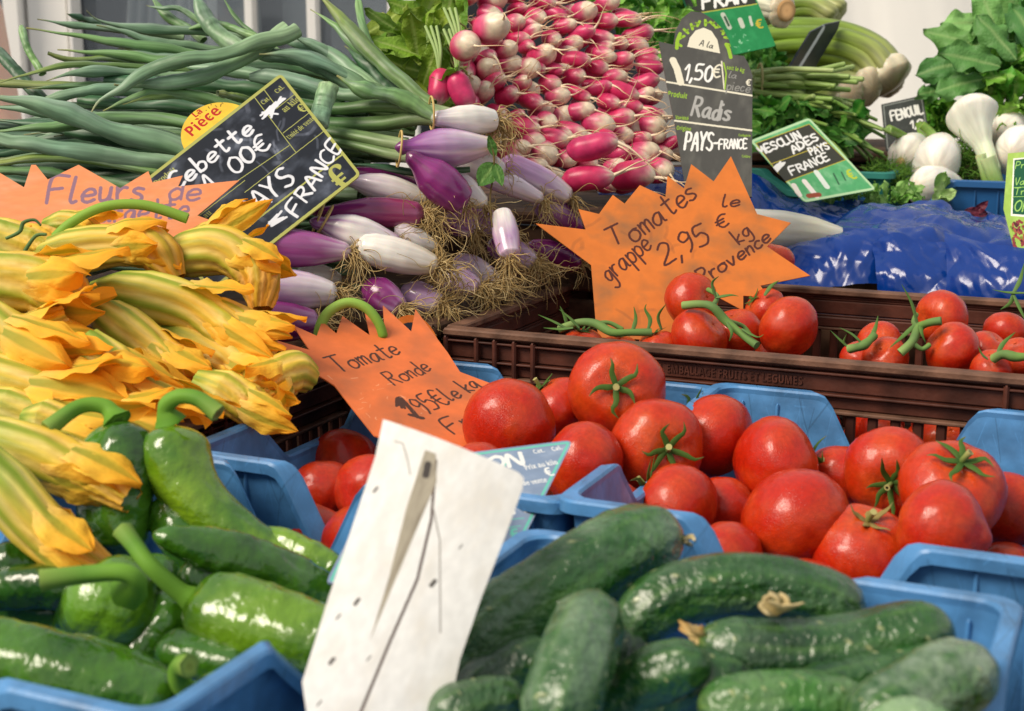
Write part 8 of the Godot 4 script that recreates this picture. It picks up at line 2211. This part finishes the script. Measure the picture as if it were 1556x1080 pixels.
	handwrite(ink, "1,9", Vector2(0.0324,-0.0495), Vector2(0.0513,-0.0493), 0.012, 0.0012, wc, true)
	card("slate", ink, ol, Transform3D(), o, 0.002, 0.5)
	# light green card at the edge of the picture
	at = Transform3D(Vector3(0.6237,0.1283,0.771),Vector3(0.0722,0.9728,-0.2202),Vector3(-0.7783,0.193,0.5975),Vector3(0.5792,1.2877,-1.6728))
	o = sign_at("price_card", "light green card with a dark green panel cut by the picture edge", "price card", at)
	ol = [Vector2(-0.0001,0.0008),Vector2(0.0887,0.0005),Vector2(0.0971,-0.1186),Vector2(0.0161,-0.113),Vector2(-0.0012,-0.064)]
	ink = new_ink(ol, 420, Color("9fc45c"), Color("b8d880"), 0.4, 107)
	ink.area(PackedVector2Array([Vector2(0.0073,-0.0059),Vector2(0.0891,-0.0054),Vector2(0.0945,-0.0825),Vector2(0.0089,-0.0729)]), Color("f0f2e8"))
	ink.area(PackedVector2Array([Vector2(0.0091,-0.0076),Vector2(0.0892,-0.0069),Vector2(0.0944,-0.0803),Vector2(0.0112,-0.0707)]), Color("1c5a40"))
	var sg := Color("9fd06a")
	handwrite(ink, "Produit", Vector2(0.0107,-0.0177), Vector2(0.0498,-0.0174), 0.008, 0.0005, sg)
	handwrite(ink, "Variete", Vector2(0.0113,-0.0369), Vector2(0.0496,-0.037), 0.008, 0.0005, sg)
	handwrite(ink, "Traite", Vector2(0.0113,-0.0485), Vector2(0.0439,-0.0487), 0.008, 0.0005, sg)
	handwrite(ink, "ORIGINE", Vector2(0.0127,-0.0677), Vector2(0.0697,-0.0681), 0.012, 0.0008, sg)
	ink.stroke([Vector2(0.0098,-0.0399), Vector2(0.0916,-0.0411)], 0.0003, sg)
	ink.stroke([Vector2(0.0098,-0.0507), Vector2(0.0924,-0.0522)], 0.0003, sg)
	for i in 70:
		var a := Vector2(0.0181,-0.0939) + Vector2(ra(-0.006, 0.03), ra(-0.014, 0.014))
		ink.stroke([a, a + Vector2(ra(-1, 1), ra(-1, 1)) * 0.005], 0.0014, [Color("8a3a44"), Color("a85a4a"), Color("5a2a34"), Color("7a8a3a")][i % 4])
	card("printed_card", ink, ol, Transform3D(), o, 0.0015, 0.4)
	# slate blue card with a teal border
	at = Transform3D(Vector3(0.8962,-0.0146,-0.4435),Vector3(-0.3874,0.4614,-0.7981),Vector3(0.2163,0.8871,0.4078),Vector3(-0.0809,1.1396,-0.8955))
	o = sign_at("price_slate", "slate blue price card with a teal border behind the white card", "price slate", at)
	ol = rounded_quad([Vector2(-0.0011,-0.0005),Vector2(0.1381,0.0006),Vector2(0.0505,-0.0961),Vector2(-0.0739,-0.0956)], 0.008)
	ink = new_ink(ol, 760, Color("8294ae"), Color("a3afc2"), 0.5, 111)
	var teal := Color("6cc4b0")
	ring_line(ink, ol, 0.0022, 0.0008, teal)
	print_on(ink, "Cat.", Vector2(0.1033,-0.0069), Vector2(0.1117,-0.0063), wc, "Droid Sans", 1.1)
	print_on(ink, "Cal.", Vector2(0.1177,-0.0065), Vector2(0.1258,-0.0058), wc, "Droid Sans", 1.1)
	print_on(ink, "Prix au kilo", Vector2(0.0906,-0.0209), Vector2(0.116,-0.0191), wc, "Droid Sans", 1.3)
	print_on(ink, "€", Vector2(0.1028,-0.0282), Vector2(0.1087,-0.0272), wc)
	print_on(ink, "Unité de vente", Vector2(0.0701,-0.0356), Vector2(0.1009,-0.0344), wc, "Droid Sans", 1.3)
	print_on(ink, "€", Vector2(0.0552,-0.079), Vector2(0.0624,-0.0785), teal)
	handwrite(ink, "POIVRON", Vector2(0.0018,-0.0206), Vector2(0.0913,-0.017), 0.011, 0.0013, wc, true)
	handwrite(ink, "2,50", Vector2(0.022,-0.0638), Vector2(0.0608,-0.065), 0.014, 0.0018, wc, true)
	handwrite(ink, "PAYS FR", Vector2(0.0284,-0.0591), Vector2(0.0806,-0.06), 0.011, 0.0013, wc, true)
	for s: Array in [[Vector2(0.0791,-0.0144), Vector2(0.0642,-0.0345)], [Vector2(-0.0301,-0.0483), Vector2(0.0879,-0.0469)], [Vector2(-0.0407,-0.0608), Vector2(0.07,-0.0655)], [Vector2(-0.0511,-0.073), Vector2(0.0649,-0.0718)]]: ink.stroke(s, 0.0004, teal)
	card("slate", ink, ol, Transform3D(), o, 0.0016, 0.22)
	# the white card in front, seen from its blank side
	at = Transform3D(Vector3(0.9249,-0.3721,0.0784),Vector3(0.3377,0.7088,-0.6193),Vector3(0.1749,0.5992,0.7812),Vector3(-0.0663,1.2172,-0.7126))
	o = sign_at("white_card", "folded white card with black specks seen from its blank side", "price card", at)
	ol = [Vector2(-0.0001,0.0003),Vector2(0.0281,0.0006),Vector2(0.0751,0.0008),Vector2(0.0789,-0.0007),Vector2(0.0803,-0.0064),Vector2(0.0809,-0.0331),Vector2(0.0808,-0.0683),Vector2(0.0819,-0.1015),Vector2(0.0873,-0.1365),Vector2(0.0283,-0.1603),Vector2(0.0161,-0.1406),Vector2(0.0114,-0.0977),Vector2(0.007,-0.0501),Vector2(0.0041,-0.0205)]
	ink = new_ink(ol, 620, Color("e9e8e4"), Color("d3cdc2"), 0.45, 115)
	var ln := Color("5a4c48")
	ink.stroke([Vector2(0.0335,-0.0113), Vector2(0.043,-0.042), Vector2(0.0479,-0.0732), Vector2(0.0471,-0.109), Vector2(0.0472,-0.1461)], 0.0007, ln)
	ink.stroke([Vector2(0.01,-0.0092), Vector2(0.0142,-0.0088), Vector2(0.0205,-0.0171), Vector2(0.0241,-0.0234)], 0.0003, Color("9a948c"))
	ink.stroke([Vector2(0.0392,-0.0322), Vector2(0.0507,-0.0499), Vector2(0.0681,-0.0933)], 0.0003, Color("8a847e"))
	for q: Array in [[Vector2(0.0559,-0.072), 0.0022], [Vector2(0.0249,-0.0952), 0.0018], [Vector2(0.0251,-0.1264), 0.0018], [Vector2(0.0111,-0.0376), 0.0012], [Vector2(0.0195,-0.1053), 0.0008], [Vector2(0.0408,-0.1186), 0.0006], [Vector2(0.0618,-0.0489), 0.0005], [Vector2(0.0275,-0.1469), 0.0007]]:
		ink.stroke([q[0] + Vector2(0.0004, 0.0014), q[0] - Vector2(0.0004, 0.0014)], q[1] * 0.5, Color("5c5854"))
	card("sheet", ink, ol, Transform3D(), o, 0.0014, 0.6, Vector3(-0.004, 0.0, 0.0))
	var fl := [Vector2(0.0264,-0.0082),Vector2(0.0322,-0.008),Vector2(0.0419,-0.031),Vector2(0.0472,-0.0589),Vector2(0.0475,-0.0914),Vector2(0.0473,-0.1261),Vector2(0.0504,-0.1514),Vector2(0.0382,-0.1563),Vector2(0.0383,-0.1127),Vector2(0.0348,-0.0788),Vector2(0.0291,-0.0404)]
	ink2 = new_ink(fl, 200, Color("aca390"), Color("857c6c"), 0.8, 119)
	ink2.stroke([Vector2(0.0306,-0.015), Vector2(0.0317,-0.0208)], 0.0018, Color("4a4440"))
	for i in 16:
		var a := Vector2(0.0407,-0.0315).lerp(Vector2(0.0483,-0.0821), i / 15.0)
		ink2.stroke([a, a + Vector2(0.0002, -0.002)], 0.0007, Color("5a5048"))
	card("folded_strip", ink2, fl, Transform3D(Basis(), Vector3(0, 0, 0.0026)), o, 0.0012, 0.6)
	# dark sign seen almost edge on among the celery
	at = Transform3D(Vector3(0.5977,0.5601,-0.5736),Vector3(-0.2393,0.8075,0.5391),Vector3(0.7652,-0.1849,0.6167),Vector3(0.4296,1.3847,-2.2451))
	o = sign_at("price_slate", "dark blue sign seen almost edge on among the celery stalks", "price slate", at)
	ol = [Vector2(-0.0083,-0.0016),Vector2(0.0661,0.0187),Vector2(0.1125,0.0022),Vector2(0.1512,-0.0186),Vector2(0.1432,-0.0284),Vector2(0.0746,-0.0472),Vector2(0.0633,-0.0521)]
	ink = new_ink(ol, 200, Color("262c3a"), Color("3a4252"), 0.4, 123)
	ink.stroke([Vector2(0.1021,0.0018), Vector2(0.0203,-0.0192)], 0.004, Color("d8dce4"))
	card("slate", ink, ol, Transform3D(), o, 0.003, 0.3)

func passer_by() -> void:
	var b := [
		[Vector3(0, 1.52, 0), Vector3(0, 1.60, 0.01), 0.085, 0.088], [Vector3(0, 1.40, -0.01), Vector3(0, 1.48, 0), 0.055, 0.05], [Vector3(-0.15, 1.36, 0), Vector3(0.15, 1.36, 0), 0.075, 0.075],
		[Vector3(0, 1.30, 0), Vector3(0, 1.02, 0), 0.15, 0.13], [Vector3(-0.06, 0.94, 0), Vector3(0.06, 0.94, 0), 0.13, 0.13],
		[Vector3(0.19, 1.35, 0), Vector3(0.235, 1.08, 0.02), 0.055, 0.043], [Vector3(0.235, 1.08, 0.02), Vector3(0.29, 1.0, 0.24), 0.042, 0.030], [Vector3(0.29, 1.0, 0.24), Vector3(0.30, 0.985, 0.33), 0.030, 0.026],
		[Vector3(-0.19, 1.35, 0), Vector3(-0.24, 1.07, 0.0), 0.055, 0.043], [Vector3(-0.24, 1.07, 0), Vector3(-0.25, 0.83, 0.05), 0.042, 0.030], [Vector3(-0.25, 0.83, 0.05), Vector3(-0.25, 0.74, 0.06), 0.030, 0.024],
		[Vector3(0.09, 0.92, 0), Vector3(0.1, 0.48, 0.01), 0.088, 0.058], [Vector3(0.1, 0.48, 0.01), Vector3(0.1, 0.08, -0.02), 0.055, 0.038], [Vector3(0.1, 0.05, -0.03), Vector3(0.11, 0.03, 0.14), 0.042, 0.034],
		[Vector3(-0.09, 0.92, 0), Vector3(-0.1, 0.48, 0.01), 0.088, 0.058], [Vector3(-0.1, 0.48, 0.01), Vector3(-0.1, 0.08, -0.02), 0.055, 0.038], [Vector3(-0.1, 0.05, -0.03), Vector3(-0.11, 0.03, 0.14), 0.042, 0.034],
		[Vector3(0, 1.55, 0.085), Vector3(0, 1.53, 0.095), 0.012, 0.014]]
	for i in 4:
		b.append([Vector3(0.28 + 0.016 * i, 0.985, 0.35), Vector3(0.275 + 0.018 * i, 0.965, 0.42 - 0.008 * absf(i - 1.5)), 0.009, 0.007])
	b.append([Vector3(0.272, 0.985, 0.30), Vector3(0.245, 0.97, 0.36), 0.010, 0.008])
	var o := thing("person", "person with a bare arm standing behind the onion leaves at the picture edge", "person", Vector3(-1.375, 0, -3.15))
	o.rotation.y = 0.15
	o.scale = Vector3.ONE * 1.1
	var m := net(b, Vector3(-0.42, -0.03, -0.3), Vector3(0.45, 1.80, 0.55), 0.022, 0.03)
	for i in m.c.size(): m.c[i] = hx("f0c8b2")
	put("body", m.mesh(), M.body_skin, o)
	var shirt := net([[Vector3(-0.15, 1.36, 0), Vector3(0.15, 1.36, 0), 0.09, 0.09], [Vector3(0, 1.30, 0), Vector3(0, 1.0, 0), 0.165, 0.15]], Vector3(-0.42, 0.7, -0.3), Vector3(0.45, 1.6, 0.4), 0.025, 0.03)
	for i in shirt.c.size(): shirt.c[i] = hx("c9c4bd")
	put("shirt", shirt.mesh(), M.cloth, o)
	var tr := net([[Vector3(-0.06, 0.92, 0), Vector3(0.06, 0.92, 0), 0.145, 0.145], [Vector3(0.09, 0.9, 0), Vector3(0.1, 0.12, 0.0), 0.10, 0.06], [Vector3(-0.09, 0.9, 0), Vector3(-0.1, 0.12, 0.0), 0.10, 0.06]], Vector3(-0.42, 0.0, -0.3), Vector3(0.45, 1.2, 0.4), 0.03, 0.02)
	for i in tr.c.size(): tr.c[i] = hx("3a4250")
	put("trousers", tr.mesh(), M.cloth, o)
	var hair := net([[Vector3(0, 1.62, -0.02), Vector3(0, 1.66, 0.0), 0.09, 0.08], [Vector3(0, 1.60, -0.05), Vector3(0, 1.52, -0.06), 0.07, 0.05]], Vector3(-0.2, 1.4, -0.25), Vector3(0.2, 1.85, 0.2), 0.02, 0.02)
	for i in hair.c.size(): hair.c[i] = hx("4a3526")
	put("hair", hair.mesh(), M.cloth, o)
